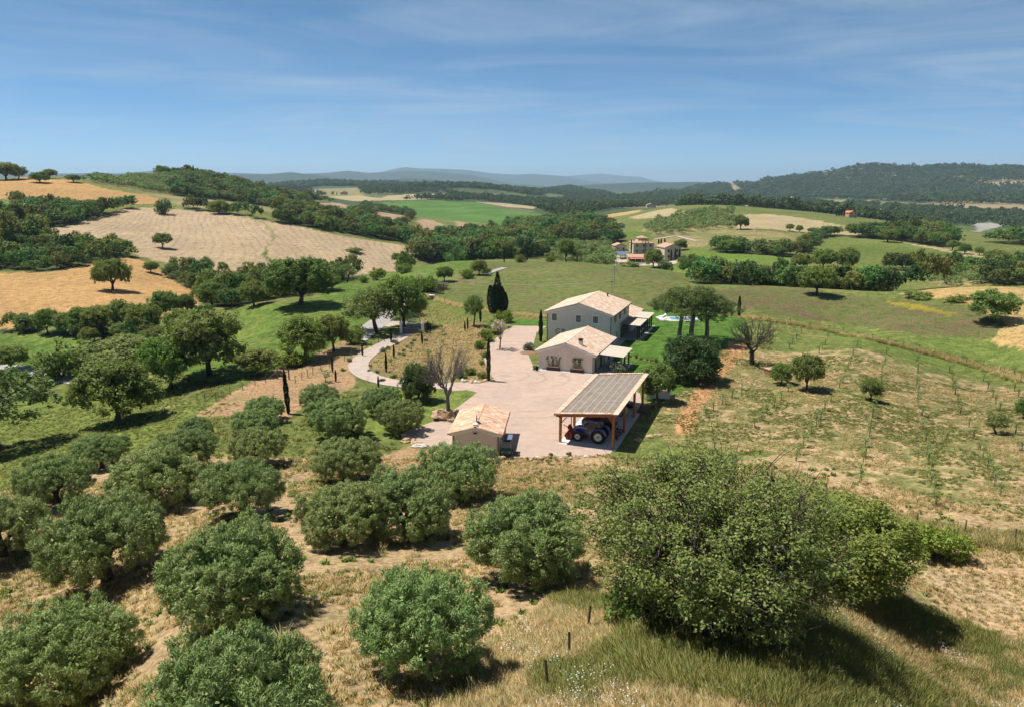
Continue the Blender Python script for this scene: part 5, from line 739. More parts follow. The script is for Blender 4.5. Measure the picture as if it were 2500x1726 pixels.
def poly_dist(x, y, poly):
    """signed distance to a polygon, negative inside"""
    p = np.asarray(poly, float); n = len(p)
    best = np.full(np.shape(x), 1e18); ins = np.zeros(np.shape(x), bool)
    for i in range(n):
        ax, ay = p[i]; bx, by = p[(i+1) % n]
        ex, ey = bx-ax, by-ay; L = ex*ex+ey*ey+1e-12
        t = np.clip(((x-ax)*ex+(y-ay)*ey)/L, 0, 1)
        best = np.minimum(best, (x-ax-t*ex)**2+(y-ay-t*ey)**2)
        if ay != by:
            c = ((ay > y) != (by > y)) & (x < (bx-ax)*(y-ay)/(by-ay)+ax); ins ^= c
    dd = np.sqrt(best); return np.where(ins, -dd, dd)
def height(x, y):
    x = np.asarray(x, float); y = np.asarray(y, float); sh = x.shape
    x = x.ravel(); y = y.ravel(); out = np.empty(x.size)
    for i in range(0, x.size, 40000):
        xs = x[i:i+40000]; ys = y[i:i+40000]
        fx, fy, d = _feat(xs, ys)
        q = _k((fx[:, None]-_cx[None])**2+(fy[:, None]-_cy[None])**2) @ _W[:-3] + _W[-3]+_W[-2]*fx+_W[-1]*fy
        z = q*(d+150.)
        z = np.where(d > 5000, z+(-60-z)*sstep(5000, 9000, d), z)
        az = np.degrees(np.arctan2(xs, ys))
        for d0, w, pts in RIDGES:
            a = np.array([t[0] for t in pts]); h = np.array([t[1] for t in pts])
            top = np.interp(az, a, h)
            edge = sstep(a[0]-4, a[0], az)*(1-sstep(a[-1], a[-1]+4, az))
            wob = (fbm(xs/(w*.55), ys/(w*.55), 5+d0 % 7)-.5)
            dd = d + wob*w*.55
            g = np.exp(-((dd-d0)/np.where(dd < d0, w, w*.7))**2)*edge
            zb = np.minimum(z, top-5)
            rel = (fbm(xs/420., ys/420., 9)-.5)*70*g*(1-g)*3 if d0 in (4200, 3300) else 0
            z = np.maximum(z, zb+(top-zb)*g+rel)
        far = sstep(150, 600, d)
        z = z + far*(fbm(xs/90., ys/90., 3)-.5)*2.2 + (fbm(xs/7., ys/7., 8)-.5)*.35*(1-far)
        m = np.where((d < 260), poly_dist(xs, ys, PLATEAU), 99.)
        z = z*sstep(0, 5.0, m)
        out[i:i+40000] = z
    return out.reshape(sh)
FIELD_LABELS = '''bright green meadow with the big lone oak
small green meadow at the left edge beside the white road
rough grass around the forked-trunk tree on the left
lower golden field with the lone round oak
large pale striped stubble field on the left hill
green grass strip curving in the stubble field
upper golden field on the left skyline
narrow olive-tan field above the stubble field
sliver of stubble field at the left edge
highest small striped stubble field beyond the left tree belt
small striped stubble field left of the bright green field
stubble field below the bright green field
pale stubble strip under the bright green field
thin olive-tan strip inside the left tree belt
bright green field on the far hill
brown ploughed strip above the bright green field
far pale field right of the bright green field
far field planted with olive rows
far pale field below the olive rows
rough green-brown meadow behind the main house
brown heathy hump of meadow on the right
green meadow strip between the brown hump and the orchard fence
yellow flowering strip in the brown meadow
golden field at the right edge with the lone oak
green slope beside the villa
pale sandy forecourt of the villa
tan-green hay field above the vineyard
pale hay field on the ridge right of the olive rows
bright green vineyard right of the villa
small striped vineyard among the right trees
long green field on the right
thin tan strip along the top of the long green field
far golden strip above the red-roofed farmhouse
far pale field behind the red-roofed farmhouse
small green patch above the villa
young orchard slope with tan soil and grass on the right
orange earth along the left wooden fence
orange earth in front of the gravel yard
dry grassy bank inside the driveway bend
green slope with thin stakes left of the broad cypress
green verge below the bare grey tree
straw-coloured track at the right edge
wild grassy ground in the right foreground
pale gravel river bed on the right
small far gravel bank of the river
tan field on the left shoulder of the right hill
brown triangular field below the tan shoulder field
tan strip along the crest of the right hill
curved tan field at the foot of the right hill
tan field high at the right edge of the hill
thin tan strip near the right hill foot
tan field on the valley floor before the right hill
small tan field right of the valley floor field
green valley fields at the foot of the right hill
strip of lawn behind the gravel yard
bright green lawn around the pergolas and pines
reddish dirt track beside the lawn and orchard'''.split('\n')
FIELD_LABELS += ['small far pale field patch in the valley and hills']*40
SAP_ROWS = ['short row at the top left corner of the young orchard', 'second short row at the top of the young orchard', 'row right of the largest orchard tree', 'row passing right of the small round orchard tree', 'row running down below the small round orchard tree', 'upper row in the middle of the right slope', 'long lower row in the middle of the right slope', 'upper row above the leaning small tree', 'lower row left of the leaning small tree', 'short row behind the leaning small tree', 'topmost short row at the right edge', 'pair right below the leaning small tree', 'row below the largest orchard tree', 'row beside the reddish dirt track', 'second row from the reddish dirt track']
FIELD_LABELS[len(FIELDS)-1] = 'thin curved track winding through the large stubble field'
# ---------------------------------------------------------------- ground: polar sheet, split by what grows on it
# class: base colour, second colour, patch threshold (share of second), patch size, stripe amount
CLS = dict(
 grove=((.410,.285,.155),(.270,.205,.095),.55,1,0), grass=((.150,.188,.040),(.240,.210,.085),.60,1,0), grass2=((.130,.170,.038),(.20,.18,.06),.60,1,0),
 fresh=((.095,.155,.026),(.135,.175,.036),.5,2,.10), fresh2=((.110,.158,.030),(.150,.168,.045),.5,2,.12), vivid=((.080,.165,.028),(.10,.175,.036),.5,3,.08),
 golden=((.440,.262,.105),(.340,.215,.085),.55,2,.10), golden2=((.420,.285,.115),(.36,.26,.11),.55,2,.08),
 mown=((.440,.320,.190),(.365,.275,.175),.5,2,.30), mown2=((.400,.270,.165),(.33,.235,.15),.5,2,.35),
 pale=((.420,.320,.180),(.35,.29,.15),.5,2,.05), hay=((.300,.245,.105),(.17,.17,.06),.5,3,.05), olivetan=((.215,.205,.085),(.27,.22,.1),.5,3,.05),
 brown=((.160,.125,.08),(.13,.13,.06),.5,3,0), rough=((.130,.155,.042),(.170,.122,.062),.55,1.35,0), heath=((.125,.142,.042),(.132,.094,.050),.53,1.35,0),
 flower=((.36,.27,.03),(.15,.15,.04),.5,1,0), sand=((.55,.44,.35),(.5,.42,.33),.5,1,0), vine=((.13,.20,.03),(.20,.17,.08),.6,1,0),
 orchard=((.195,.188,.066),(.370,.255,.140),.53,1,0), soil=((.400,.250,.135),(.20,.165,.07),.55,1,0), dryslope=((.285,.200,.095),(.160,.145,.055),.55,1,0),
 straw=((.400,.290,.165),(.25,.19,.09),.6,1,0), wild=((.250,.205,.090),(.150,.160,.048),.5,1,0), gravel=((.36,.34,.30),(.27,.26,.22),.5,2,0),
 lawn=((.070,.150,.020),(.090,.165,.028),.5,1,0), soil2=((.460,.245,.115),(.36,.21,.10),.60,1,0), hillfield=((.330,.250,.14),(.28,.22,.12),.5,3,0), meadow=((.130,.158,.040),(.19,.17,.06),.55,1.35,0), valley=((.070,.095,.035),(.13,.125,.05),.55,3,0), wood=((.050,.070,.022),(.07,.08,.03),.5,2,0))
CN = list(CLS)
def build_ground():
    az = np.radians(np.concatenate([np.linspace(-176, -48, 26), np.linspace(-46, 46, 640), np.linspace(48, 176, 26)]))
    t = np.linspace(0, 1, 960); d = np.exp(math.log(4.)+(math.log(36000.)-math.log(4.))*t)
    # a few more rows where the view is closest
    A, D = np.meshgrid(az, d); X = D*np.sin(A); Y = D*np.cos(A); Z = height(X, Y)
    nr, nc = X.shape; x = X.ravel(); y = Y.ravel(); z = Z.ravel(); dd = D.ravel()
    cls = np.full(x.size, CN.index('meadow')); fid = np.full(x.size, -1)
    cls[(dd < 78) | ((y < 76) & (dd < 110))] = CN.index('grove'); cls[dd > 900] = CN.index('valley')
    jx = x + (fbm(x/3., y/3., 11)-.5)*np.clip(dd*.012, .4, 12); jy = y + (fbm(x/3., y/3., 12)-.5)*np.clip(dd*.012, .4, 12)
    for k, (nm, cl, poly) in enumerate(FIELDS):
        p = np.array(poly); m = (x > p[:, 0].min()-5) & (x < p[:, 0].max()+5) & (y > p[:, 1].min()-5) & (y < p[:, 1].max()+5)
        i = np.where(m)[0]
        ins = poly_dist(jx[i], jy[i], poly) < 0
        cls[i[ins]] = CN.index(cl); fid[i[ins]] = k
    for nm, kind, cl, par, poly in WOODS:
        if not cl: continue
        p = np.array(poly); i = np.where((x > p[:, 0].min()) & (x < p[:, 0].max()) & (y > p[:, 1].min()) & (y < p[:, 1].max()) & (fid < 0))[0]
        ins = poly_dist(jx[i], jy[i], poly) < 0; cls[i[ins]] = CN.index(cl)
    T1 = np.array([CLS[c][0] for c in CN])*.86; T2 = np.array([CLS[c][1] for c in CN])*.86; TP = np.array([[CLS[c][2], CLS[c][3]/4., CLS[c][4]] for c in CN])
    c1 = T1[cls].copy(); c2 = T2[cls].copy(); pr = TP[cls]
    # the far valley floor is a patchwork of small fields and scrub
    far = np.where((dd > 900) & (fid < 0))[0]
    cx = x[far]/260.+(fbm(x[far]/300., y[far]/300., 21)-.5)*1.6; cyy = y[far]/420.+(fbm(x[far]/300., y[far]/300., 22)-.5)*1.6
    h = _hash(np.floor(cx), np.floor(cyy), 3.)
    pal = np.array([(.060,.085,.034),(.060,.085,.034),(.055,.078,.032),(.085,.115,.040),(.10,.13,.045),(.27,.21,.11),(.065,.09,.035),(.17,.16,.07)])
    c1[far] = pal[(h*7.99).astype(int)]; k_ = sstep(4500, 6000, dd[far])[:, None]; c1[far] = c1[far]*(1-k_)+np.array([.040, .062, .036])*k_; c2[far] = c1[far]*.8
    me_st = x*.9 + 22*np.sin(y/48.+x/90.) + 10*np.sin(x/37.)      # coordinate across the swaths of the mown fields
    # faces
    r, c = np.meshgrid(np.arange(nr-1), np.arange(nc-1), indexing='ij'); a = (r*nc+c).ravel()
    Fq = np.stack([a, a+1, a+nc+1, a+nc], 1)
    # global vertex normals
    P = np.stack([X, Y, Z], -1); du = np.gradient(P, axis=1); dv = np.gradient(P, axis=0); N = np.cross(du, dv); N /= np.linalg.norm(N, axis=-1, keepdims=True)+1e-12
    N = np.where(N[..., 2:] < 0, -N, N).reshape(-1, 3)
    ff = fid[Fq]; ff.sort(axis=1); fface = ff[:, 1]
    V = P.reshape(-1, 3)
    mat = ground_mat()
    for k in range(-1, len(FIELDS)):
        sel = np.where(fface == k)[0]
        if not len(sel): print('empty field', k, FIELDS[k][0] if k >= 0 else ''); continue
        q = Fq[sel]; uq, inv = np.unique(q, return_inverse=True); q = inv.reshape(-1, 4)
        nm = 'ground' if k < 0 else FIELDS[k][0]
        me = mesh_np(nm, V[uq], q, None, dict(c1=('FLOAT_COLOR', c1[uq]), c2=('FLOAT_COLOR', c2[uq]), pr=('FLOAT_COLOR', pr[uq]), st=('FLOAT', me_st[uq])), True)
        me.normals_split_custom_set_from_vertices([tuple(v) for v in N[uq]])
        me.materials.append(mat); o = link(bpy.data.objects.new(nm, me))
        lab, cat = ('rolling hills and valley ground between the fields', 'ground') if k < 0 else (FIELD_LABELS[k], 'field')
        tag(o, lab, cat, None, 'structure')
def ground_mat():
    m, t, o = new_mat('earth_and_grass'); b = NB(t)
    at = lambda n: b.n('ShaderNodeAttribute', attribute_name=n)
    a1 = at('c1').outputs['Color']; a2 = at('c2').outputs['Color']; ap = at('pr').outputs['Color']; st = at('st').outputs['Fac']
    sp = b.n('ShaderNodeSeparateColor', {'Color': ap}); thr, size, stripe = sp.outputs[0], sp.outputs[1], sp.outputs[2]
    pos = b.n('ShaderNodeNewGeometry').outputs['Position']
    na = b.noise(pos, .55, 6, .62); nb_ = b.noise(pos, .085, 5, .6); nc = b.noise(pos, .016, 4, .55); nf = b.noise(pos, 2.6, 4, .7)
    w1 = b.ramp(size, .3, .45, 1., 0.); w3 = b.ramp(size, .55, .7, 0., 1.)
    near = b.math('ADD', b.math('MULTIPLY', na, .62), b.math('MULTIPLY', nb_, .38))
    mid = b.math('ADD', b.math('MULTIPLY', na, .35), b.math('ADD', b.math('MULTIPLY', nb_, .40), b.math('MULTIPLY', nc, .25)))
    fa = b.math('ADD', b.math('MULTIPLY', nb_, .45), b.math('MULTIPLY', nc, .55))
    v = b.n('ShaderNodeMix', {0: w1, 2: mid, 3: near}).outputs[0]; v = b.n('ShaderNodeMix', {0: w3, 2: v, 3: fa}).outputs[0]
    lo = b.math('SUBTRACT', thr, .07); hi = b.math('ADD', thr, .07)
    col = b.mix(b.ramp(v, lo, hi), a1, a2)
    # fine mottling of stems and soil
    g = b.math('ADD', b.math('MULTIPLY', nf, .75), b.math('MULTIPLY', na, .55)); g = b.ramp(g, .44, .88, .46, 1.50)
    gm = b.n('ShaderNodeCombineColor', {0: g, 1: g, 2: g}).outputs[0]; col = b.mix(1., col, gm, 'MULTIPLY')
    big = b.ramp(nc, .3, .7, .86, 1.12); gb = b.n('ShaderNodeCombineColor', {0: big, 1: big, 2: big}).outputs[0]; col = b.mix(1., col, gb, 'MULTIPLY')
    # swaths left by the mower
    wv = b.math('SINE', b.math('ADD', b.math('MULTIPLY', st, 1.75), b.math('MULTIPLY', b.noise(pos, .009, 2), 26.)))
    wv = b.math('MULTIPLY', b.ramp(wv, .25, .95), b.math('MULTIPLY', stripe, b.ramp(nb_, .30, .62, .35, 1.)))
    col = b.mix(wv, col, b.mix(1., col, (.48, .46, .46), 'MULTIPLY'))
    p = b.n('ShaderNodeBsdfPrincipled', {'Base Color': col, 'Roughness': .95, 'Specular IOR Level': .1})
    bp = b.n('ShaderNodeBump', {'Height': b.math('ADD', na, b.math('MULTIPLY', nf, .4)), 'Strength': .7, 'Distance': .35}); t.links.new(bp.outputs[0], p.inputs['Normal'])
    t.links.new(p.outputs[0], o.inputs[0]); return m
build_ground()
# ---------------------------------------------------------------- plants
def unit(v): return v/(np.linalg.norm(v, axis=-1, keepdims=True)+1e-9)
def leaf_mat(name, col, col2, trans=.28, var=.35):
    m, t, o = new_mat(name); b = NB(t)
    lv = b.n('ShaderNodeAttribute', attribute_name='lv').outputs['Fac']; rn = b.n('ShaderNodeObjectInfo').outputs['Random']
    c = b.mix(b.ramp(lv, .25, .95), col, col2)
    k = b.math('ADD', b.math('MULTIPLY', rn, var), 1-var*.5); r2 = b.math('FRACT', b.math('MULTIPLY', rn, 7.31)); kk = b.n('ShaderNodeCombineColor', {0: b.math('MULTIPLY', k, b.math('ADD', b.math('MULTIPLY', r2, var*.9), 1-var*.45)), 1: k, 2: k}).outputs[0]
    c = b.mix(1., c, kk, 'MULTIPLY')
    d = b.n('ShaderNodeBsdfPrincipled', {'Base Color': c, 'Roughness': .62, 'Specular IOR Level': .25}); tr = b.n('ShaderNodeBsdfTranslucent', {'Color': b.mix(1., c, (1.15, 1.25, .6), 'MULTIPLY')})
    s = b.n('ShaderNodeMixShader', {0: trans, 1: d.outputs[0], 2: tr.outputs[0]}); t.links.new(s.outputs[0], o.inputs[0]); return m
LM = dict(olive=leaf_mat('olive_leaves', (.165, .235, .060), (.300, .355, .140), .14, .25), oak=leaf_mat('oak_leaves', (.140, .198, .042), (.228, .275, .066), .36), oak2=leaf_mat('ash_leaves', (.158, .205, .052), (.240, .280, .082), .36),
          bright=leaf_mat('bright_leaves', (.135, .195, .026), (.225, .265, .036)), dark=leaf_mat('evergreen_leaves', (.072, .118, .032), (.120, .168, .050), .25),
          pine=leaf_mat('pine_needles', (.085, .128, .032), (.135, .175, .048), .2), cypress=leaf_mat('cypress_leaves', (.024, .042, .016), (.046, .070, .024), .08),
          grey=leaf_mat('grey_leaves', (.105, .125, .070), (.18, .195, .13), .15), dry=leaf_mat('sparse_leaves', (.142, .200, .050), (.222, .262, .088), .35),
          wood=leaf_mat('woodland_leaves', (.102, .150, .038), (.175, .215, .062), .32, .95), hill=leaf_mat('hillside_leaves', (.072, .110, .036), (.118, .155, .052), .25, .5),
          white=leaf_mat('blossom', (.42, .36, .30), (.55, .5, .42)), straw=leaf_mat('dry_stems', (.45, .33, .165), (.56, .44, .24), .35), blade=leaf_mat('grass_blades', (.172, .188, .048), (.30, .27, .10), .35),
          yellow=leaf_mat('broom_flowers', (.30, .28, .02), (.42, .36, .02)), daisy=leaf_mat('daisy_petals', (.75, .74, .70), (.8, .8, .78), .2, .1))
BARK = simple_mat('bark', (.090, .070, .052), .9, var=.25, scale=6, bump=.6, col2=(.045, .036, .028))
BARKG = simple_mat('grey_bark', (.20, .175, .150), .9, var=.2, scale=6, bump=.5, col2=(.11, .095, .08))
def leafquads(P, A, L, Wd, rg, N=None):
    n = len(P); A = unit(A)
    if N is not None: N = unit(N); A = unit(A-N*(A*N).sum(1, keepdims=True)*.8)
    S = unit(np.cross(A, rg.normal(size=(n, 3)) if N is None else N)); L = np.broadcast_to(L, n)[:, None]; Wd = np.broadcast_to(Wd, n)[:, None]
    V = np.stack([P-A*L*.5, P+S*Wd*.5-A*L*.08, P+A*L*.5, P-S*Wd*.5-A*L*.08], 1).reshape(-1, 3)
    lv = np.repeat(rg.random(n), 4); return V, np.arange(4*n).reshape(n, 4), lv
def crown_mesh(name, lobes, nsub, rsub, nleaf, L, Wd, up, rg, mat, out=.9, zmin=None, nj=.55, inner=0):
    """lobes [(centre, radii)] > sub-clumps on each lobe > leaves on each clump"""
    PP = []; AA = []; NN = []
    for c, r in lobes:
        c = np.array(c, float); r = np.array(r, float); k = nsub
        d = unit(rg.normal(size=(k, 3))); s = c+r*d*(rg.random((k, 1))**.33*.45+.6)
        for j in range(k):
            e = unit(rg.normal(size=(nleaf, 3))); q = s[j]+e*rsub*(rg.random((nleaf, 1))**.4)*rg.uniform(.7, 1.25)
            PP.append(q); NN.append(e*.9+d[j]*.9+rg.normal(size=(nleaf, 3))*nj+np.array([0, 0, .35])); AA.append(e*.7+d[j]*out+rg.normal(size=(nleaf, 3))*.55+np.array([0, 0, up])*(d[j, 2]*.6+.5))
    P = np.concatenate(PP); A = np.concatenate(AA); N = np.concatenate(NN)
    if zmin is not None: m = P[:, 2] > zmin; P = P[m]; A = A[m]; N = N[m]
    Ls = L*rg.uniform(.7, 1.3, len(P)); Ws = Wd*rg.uniform(.75, 1.25, len(P))
    if inner:     # larger leaf quads added inside each lobe to block light
        q = np.concatenate([np.array(c)+np.array(r)*unit(rg.normal(size=(inner, 3)))*(rg.random((inner, 1))**.5)*.66 for c, r in lobes]); q = q[q[:, 2] > (zmin or 0)+.25]; k = len(q)
        P = np.concatenate([P, q]); A = np.concatenate([A, rg.normal(size=(k, 3))]); N = np.concatenate([N, rg.normal(size=(k, 3))]); Ls = np.concatenate([Ls, np.full(k, .22)]); Ws = np.concatenate([Ws, np.full(k, .13)])
    V, F, lv = leafquads(P, A, Ls, Ws, rg, N)
    me = mesh_np(name, V, F, None, dict(lv=('FLOAT', lv))); me.materials.append(mat); return me
def tube_mesh(name, segs, mat, ns=6):
    """segs: list of (p0, p1, r0, r1)"""
    s = np.array([(*a, *b, c, d) for a, b, c, d in segs], float); p0 = s[:, :3]; p1 = s[:, 3:6]; n = len(s)
    ax = unit(p1-p0); ref = np.where(np.abs(ax[:, 2:]) < .9, [[0., 0, 1]], [[1., 0, 0]]); u = unit(np.cross(ax, ref)); v = np.cross(ax, u)
    th = np.arange(ns)*2*math.pi/ns; ring = np.cos(th)[None, :, None]*u[:, None]+np.sin(th)[None, :, None]*v[:, None]
    V = np.concatenate([p0[:, None]+ring*s[:, 6, None, None], p1[:, None]+ring*s[:, 7, None, None]], 1).reshape(-1, 3)
    i = np.arange(ns); j = (i+1) % ns; f = np.stack([i, j, j+ns, i+ns], 1); F = (f[None]+np.arange(n)[:, None, None]*2*ns).reshape(-1, 4)
    me = mesh_np(name, V, F, None, None, True); me.materials.append(mat); return me
def curved(p, q, r0, r1, rg, k=3, jit=.12, sag=0.):
    p = np.array(p, float); q = np.array(q, float); L = np.linalg.norm(q-p); pts = [p]
    for i in range(1, k): t = i/k; pts.append(p+(q-p)*t+rg.normal(size=3)*L*jit*.5+np.array([0, 0, sag*L*math.sin(math.pi*t)]))
    pts.append(q); return [(tuple(pts[i]), tuple(pts[i+1]), r0+(r1-r0)*i/k, r0+(r1-r0)*(i+1)/k) for i in range(k)], pts
def grow(tips, fork, rg, r0, nl=5, base=(0, 0, 0), sag=.06):
    """limbs from a fork to clusters of tips, then to the tips"""
    tips = np.array(tips, float); segs, _ = curved(base, fork, r0*1.25, r0*.8, rg, 3, .05)
    az = np.arctan2(tips[:, 1]-fork[1], tips[:, 0]-fork[0])+rg.uniform(0, 6.28); lab = ((az/(2*math.pi)) % 1*nl).astype(int)
    for c in range(nl):
        g = tips[lab == c]
        if not len(g): continue
        cen = g.mean(0); mid = np.array(fork)*.48+cen*.52; mid[2] += .03*cen[2]
        s, pts = curved(fork, mid, r0*.62, r0*.36, rg, 3, .1, sag); segs += s
        for tp in g:
            st = pts[rg.integers(2, len(pts))]; s2, _ = curved(st, tp, r0*.24, r0*.07, rg, 3, .13, sag); segs += s2
    return segs
def shell_tips(n, w, h, z0, rg, flat=1., lo=-.35):
    d = unit(rg.normal(size=(n*4, 3))); d = d[d[:, 2] > lo][:n]; r = rg.uniform(.58, .82, (len(d), 1))
    zc = z0+(h-z0)*.5; return d*r*np.array([w/2, w/2, (h-z0)/2*flat])+np.array([0, 0, zc])
TPL = {}
def tpl(kind, parts, w, h):
    co = np.concatenate([_co(m) for nm, m in parts if nm in ('crown', 'foliage', 'fronds')] or [_co(parts[0][1])]); lo, hi = np.percentile(co[:, :2], [1, 99], axis=0)
    TPL.setdefault(kind, []).append((parts, float((hi-lo).mean()), float(np.percentile(co[:, 2], 99.3))))
def _co(m): a = np.empty(len(m.vertices)*3, np.float32); m.vertices.foreach_get('co', a); return a.reshape(-1, 3)
def make_templates():
    for s in range(4):        # olive: pruned into upright lobes with steep, shaded sides
        rg = np.random.default_rng(100+s); n = 8+s % 2; lobes = []
        for i in range(n):
            a = i*2*math.pi/n+rg.uniform(-.22, .22); r = rg.uniform(1.75, 2.25); lobes.append(((r*math.cos(a), r*math.sin(a), rg.uniform(1.95, 2.55)), (rg.uniform(.78, 1.02), rg.uniform(.78, 1.02), rg.uniform(1.15, 1.5))))
        for i in range(4): a = i*1.57+rg.uniform(-.4, .4); r = rg.uniform(.5, 1.1); lobes.append(((r*math.cos(a), r*math.sin(a), rg.uniform(2.75, 3.2)), (.85, .85, rg.uniform(.85, 1.15))))
        cr = crown_mesh('crown', lobes, 54, .23, 100, .165, .036, 1.0, rg, LM['olive'], .9, .45, .45, 240)
        tips = [l[0] for l in lobes]; tk = tube_mesh('trunk', grow(tips, (0, 0, .9), rg, .24, 4), BARK)
        tpl('olive', [('trunk', tk), ('crown', cr)], 6.6, 4.7)
    for s in range(5):        # oak: round crown of clumps on limbs
        rg = np.random.default_rng(200+s); w, h, z0 = 10., 9., .5+.5*(s % 3); tips = np.concatenate([shell_tips(56, w, h, z0, rg, 1., -.6), shell_tips(14, w*.55, h*.9, z0+1, rg)])
        lobes = [(tuple(t), (rg.uniform(1.0, 1.5),)*2+(rg.uniform(.8, 1.15),)) for t in tips]
        cr = crown_mesh('crown', lobes, 14, .5, 20, .36, .22, .35, rg, LM['oak' if s % 2 else 'oak2'], .7, .45)
        tk = tube_mesh('trunk', grow(tips, (rg.normal()*.2, rg.normal()*.2, 1.6), rg, .34, 5), BARK); tpl('oak', [('trunk', tk), ('crown', cr)], w+1.2, h+.6)
    for s in range(3):        # taller airy tree, limbs showing
        rg = np.random.default_rng(250+s); w, h, z0 = 8., 9., 1.6; tips = shell_tips(44, w, h, z0, rg, 1., -.5)
        lobes = [(tuple(t), (rg.uniform(.8, 1.2),)*2+(rg.uniform(.6, .9),)) for t in tips]
        cr = crown_mesh('crown', lobes, 13, .42, 15, .30, .17, .3, rg, LM['dry'], .7, .8)
        tk = tube_mesh('trunk', grow(tips, (rg.normal()*.5, rg.normal()*.5, 2.6), rg, .30, 5), BARK); tpl('airy', [('trunk', tk), ('crown', cr)], w+1.0, h+.4)
    for s in range(2):        # big dense evergreen
        rg = np.random.default_rng(280+s); w, h = 7.5, 6.2; tips = np.concatenate([shell_tips(80, w, h, -.6, rg, 1., -.75), shell_tips(20, 4, 5, .5, rg)]); lobes = [(tuple(t), (rg.uniform(.6, .95),)*2+(rg.uniform(.5, .8),)) for t in tips]
        tpl('evergreen', [('trunk', tube_mesh('trunk', grow(tips, (0, 0, .9), rg, .22, 5), BARK)), ('crown', crown_mesh('crown', lobes, 15, .34, 22, .24, .12, .5, rg, LM['dark'], .8, .08))], w, h)
    for mat, kd in (('oak', 'bush'), ('bright', 'brightbush'), ('dark', 'darkbush'), ('grey', 'greybush')):
        for s in range(2):
            rg = np.random.default_rng(300+s+len(kd)); lobes = [((rg.uniform(-1, 1), rg.uniform(-1, 1), rg.uniform(.6, 1.9)), (rg.uniform(.6, .9),)*3) for _ in range(11)]
            cr = crown_mesh('foliage', lobes, 16, .30, 18, .22, .12, .6, rg, LM[mat], .8, .03)
            st = tube_mesh('stem', [s_ for l in lobes[:6] for s_ in curved((0, 0, 0), l[0], .06, .02, rg)[0]], BARK, 5); tpl(kd, [('stem', st), ('foliage', cr)], 3.5, 2.9)
    for s in range(3):        # slim cypress
        rg = np.random.default_rng(400+s); n = 2600; z = rg.random(n)**.9; r = .5*np.clip(np.sin(math.pi*np.clip(z*.86+.12, 0, 1))**.75, .03, 1)*rg.uniform(.75, 1.06, n)
        r *= 1+.12*np.sin(z*23+s); a = rg.uniform(0, 6.283, n); P = np.stack([r*np.cos(a), r*np.sin(a), .2+z*9.6], 1)
        A = np.stack([np.cos(a)*.35, np.sin(a)*.35, np.full(n, 1.)], 1)+rg.normal(size=(n, 3))*.16
        V, F, lv = leafquads(P, A, .42*rg.uniform(.7, 1.3, n), .14, rg); cr = mesh_np('foliage', V, F, None, dict(lv=('FLOAT', lv))); cr.materials.append(LM['cypress'])
        tk = tube_mesh('trunk', [((0, 0, 0), (0, 0, 8.5), .11, .02)], BARK); tpl('cypress', [('trunk', tk), ('foliage', cr)], 1.05, 10.)
    rg = np.random.default_rng(450); PP = []; AA = []   # the broad many-pointed cypress
    for k in range(9):
        ca = k*.7; cr_ = 0 if k == 0 else rg.uniform(.7, 1.25); top = 9.9 if k == 0 else rg.uniform(4.2, 7.4); n = 1500; z = rg.random(n); r = .85*np.sin(math.pi*np.clip(z*.80+.17, 0, 1))**.8*rg.uniform(.7, 1.05, n); a = rg.uniform(0, 6.283, n)
        PP.append(np.stack([cr_*math.cos(ca)*(1+.25*z)+r*np.cos(a), cr_*math.sin(ca)*(1+.25*z)+r*np.sin(a), .3+z*top], 1)); AA.append(np.stack([np.cos(a)*.5, np.sin(a)*.5, np.ones(n)], 1)+rg.normal(size=(n, 3))*.2)
    P = np.concatenate(PP); V, F, lv = leafquads(P, np.concatenate(AA), .45, .16, rg); cr = mesh_np('foliage', V, F, None, dict(lv=('FLOAT', lv))); cr.materials.append(LM['cypress'])
    tpl('widecypress', [('trunk', tube_mesh('trunk', [((0, 0, 0), (0, 0, 8), .3, .05)], BARK)), ('foliage', cr)], 4.4, 10.)
    for s in range(3):        # umbrella pine
        rg = np.random.default_rng(500+s); n = 40; a = rg.uniform(0, 6.283, n); r = np.sqrt(rg.random(n))*4.6; tips = np.stack([r*np.cos(a), r*np.sin(a), 9.0-2.4*(r/4.6)**2-1.2*rg.random(n)], 1)
        lobes = [(tuple(t), (rg.uniform(.9, 1.25),)*2+(rg.uniform(.6, .9),)) for t in tips]
        cr = crown_mesh('crown', lobes, 20, .36, 26, .27, .07, 1.1, rg, LM['pine'], .6)
        tk = tube_mesh('trunk', grow(tips-[0, 0, .5], (rg.normal()*.25, rg.normal()*.25, 6.2), rg, .30, 6, sag=-.02), BARKG, 8); tpl('pine', [('trunk', tk), ('crown', cr)], 10.4, 10.4)
    for s in range(2):        # bare tree: limbs, branches, twigs
        rg = np.random.default_rng(600+s); w, h = 7.5, 9.5; tips = shell_tips(46, w, h, 2.6, rg, 1., -.5); fork = (.1, 0, 2.5)
        segs = grow(tips, fork, rg, .30, 5)
        for t in tips:
            for _ in range(4):
                d = unit(t-np.array([0, 0, 3.]))*.7+rg.normal(size=3)*.55+[0, 0, .25]; e = t+d*rg.uniform(.45, 1.1); b0 = t-(t-np.array(fork))*rg.uniform(0, .35)
                segs += curved(b0, e, .028, .008, rg, 3, .12)[0]
                for _ in range(3): f_ = e+rg.normal(size=3)*.34+[0, 0, .12]; segs.append((tuple(b0+(e-b0)*rg.uniform(.4, .95)), tuple(f_), .012, .005))
        parts = [('trunk', tube_mesh('trunk', segs, BARKG if s == 0 else BARK, 5))]
        if s == 1:            # ivy on the lower trunk
            lb = [((.05*k, 0, .5+.55*k), (.28, .28, .4)) for k in range(5)]; parts.append(('ivy', crown_mesh('ivy', lb, 16, .16, 14, .16, .12, .3, rg, LM['dark'], .6)))
        tpl('bare%d' % s, parts, w+.9, h+.6)
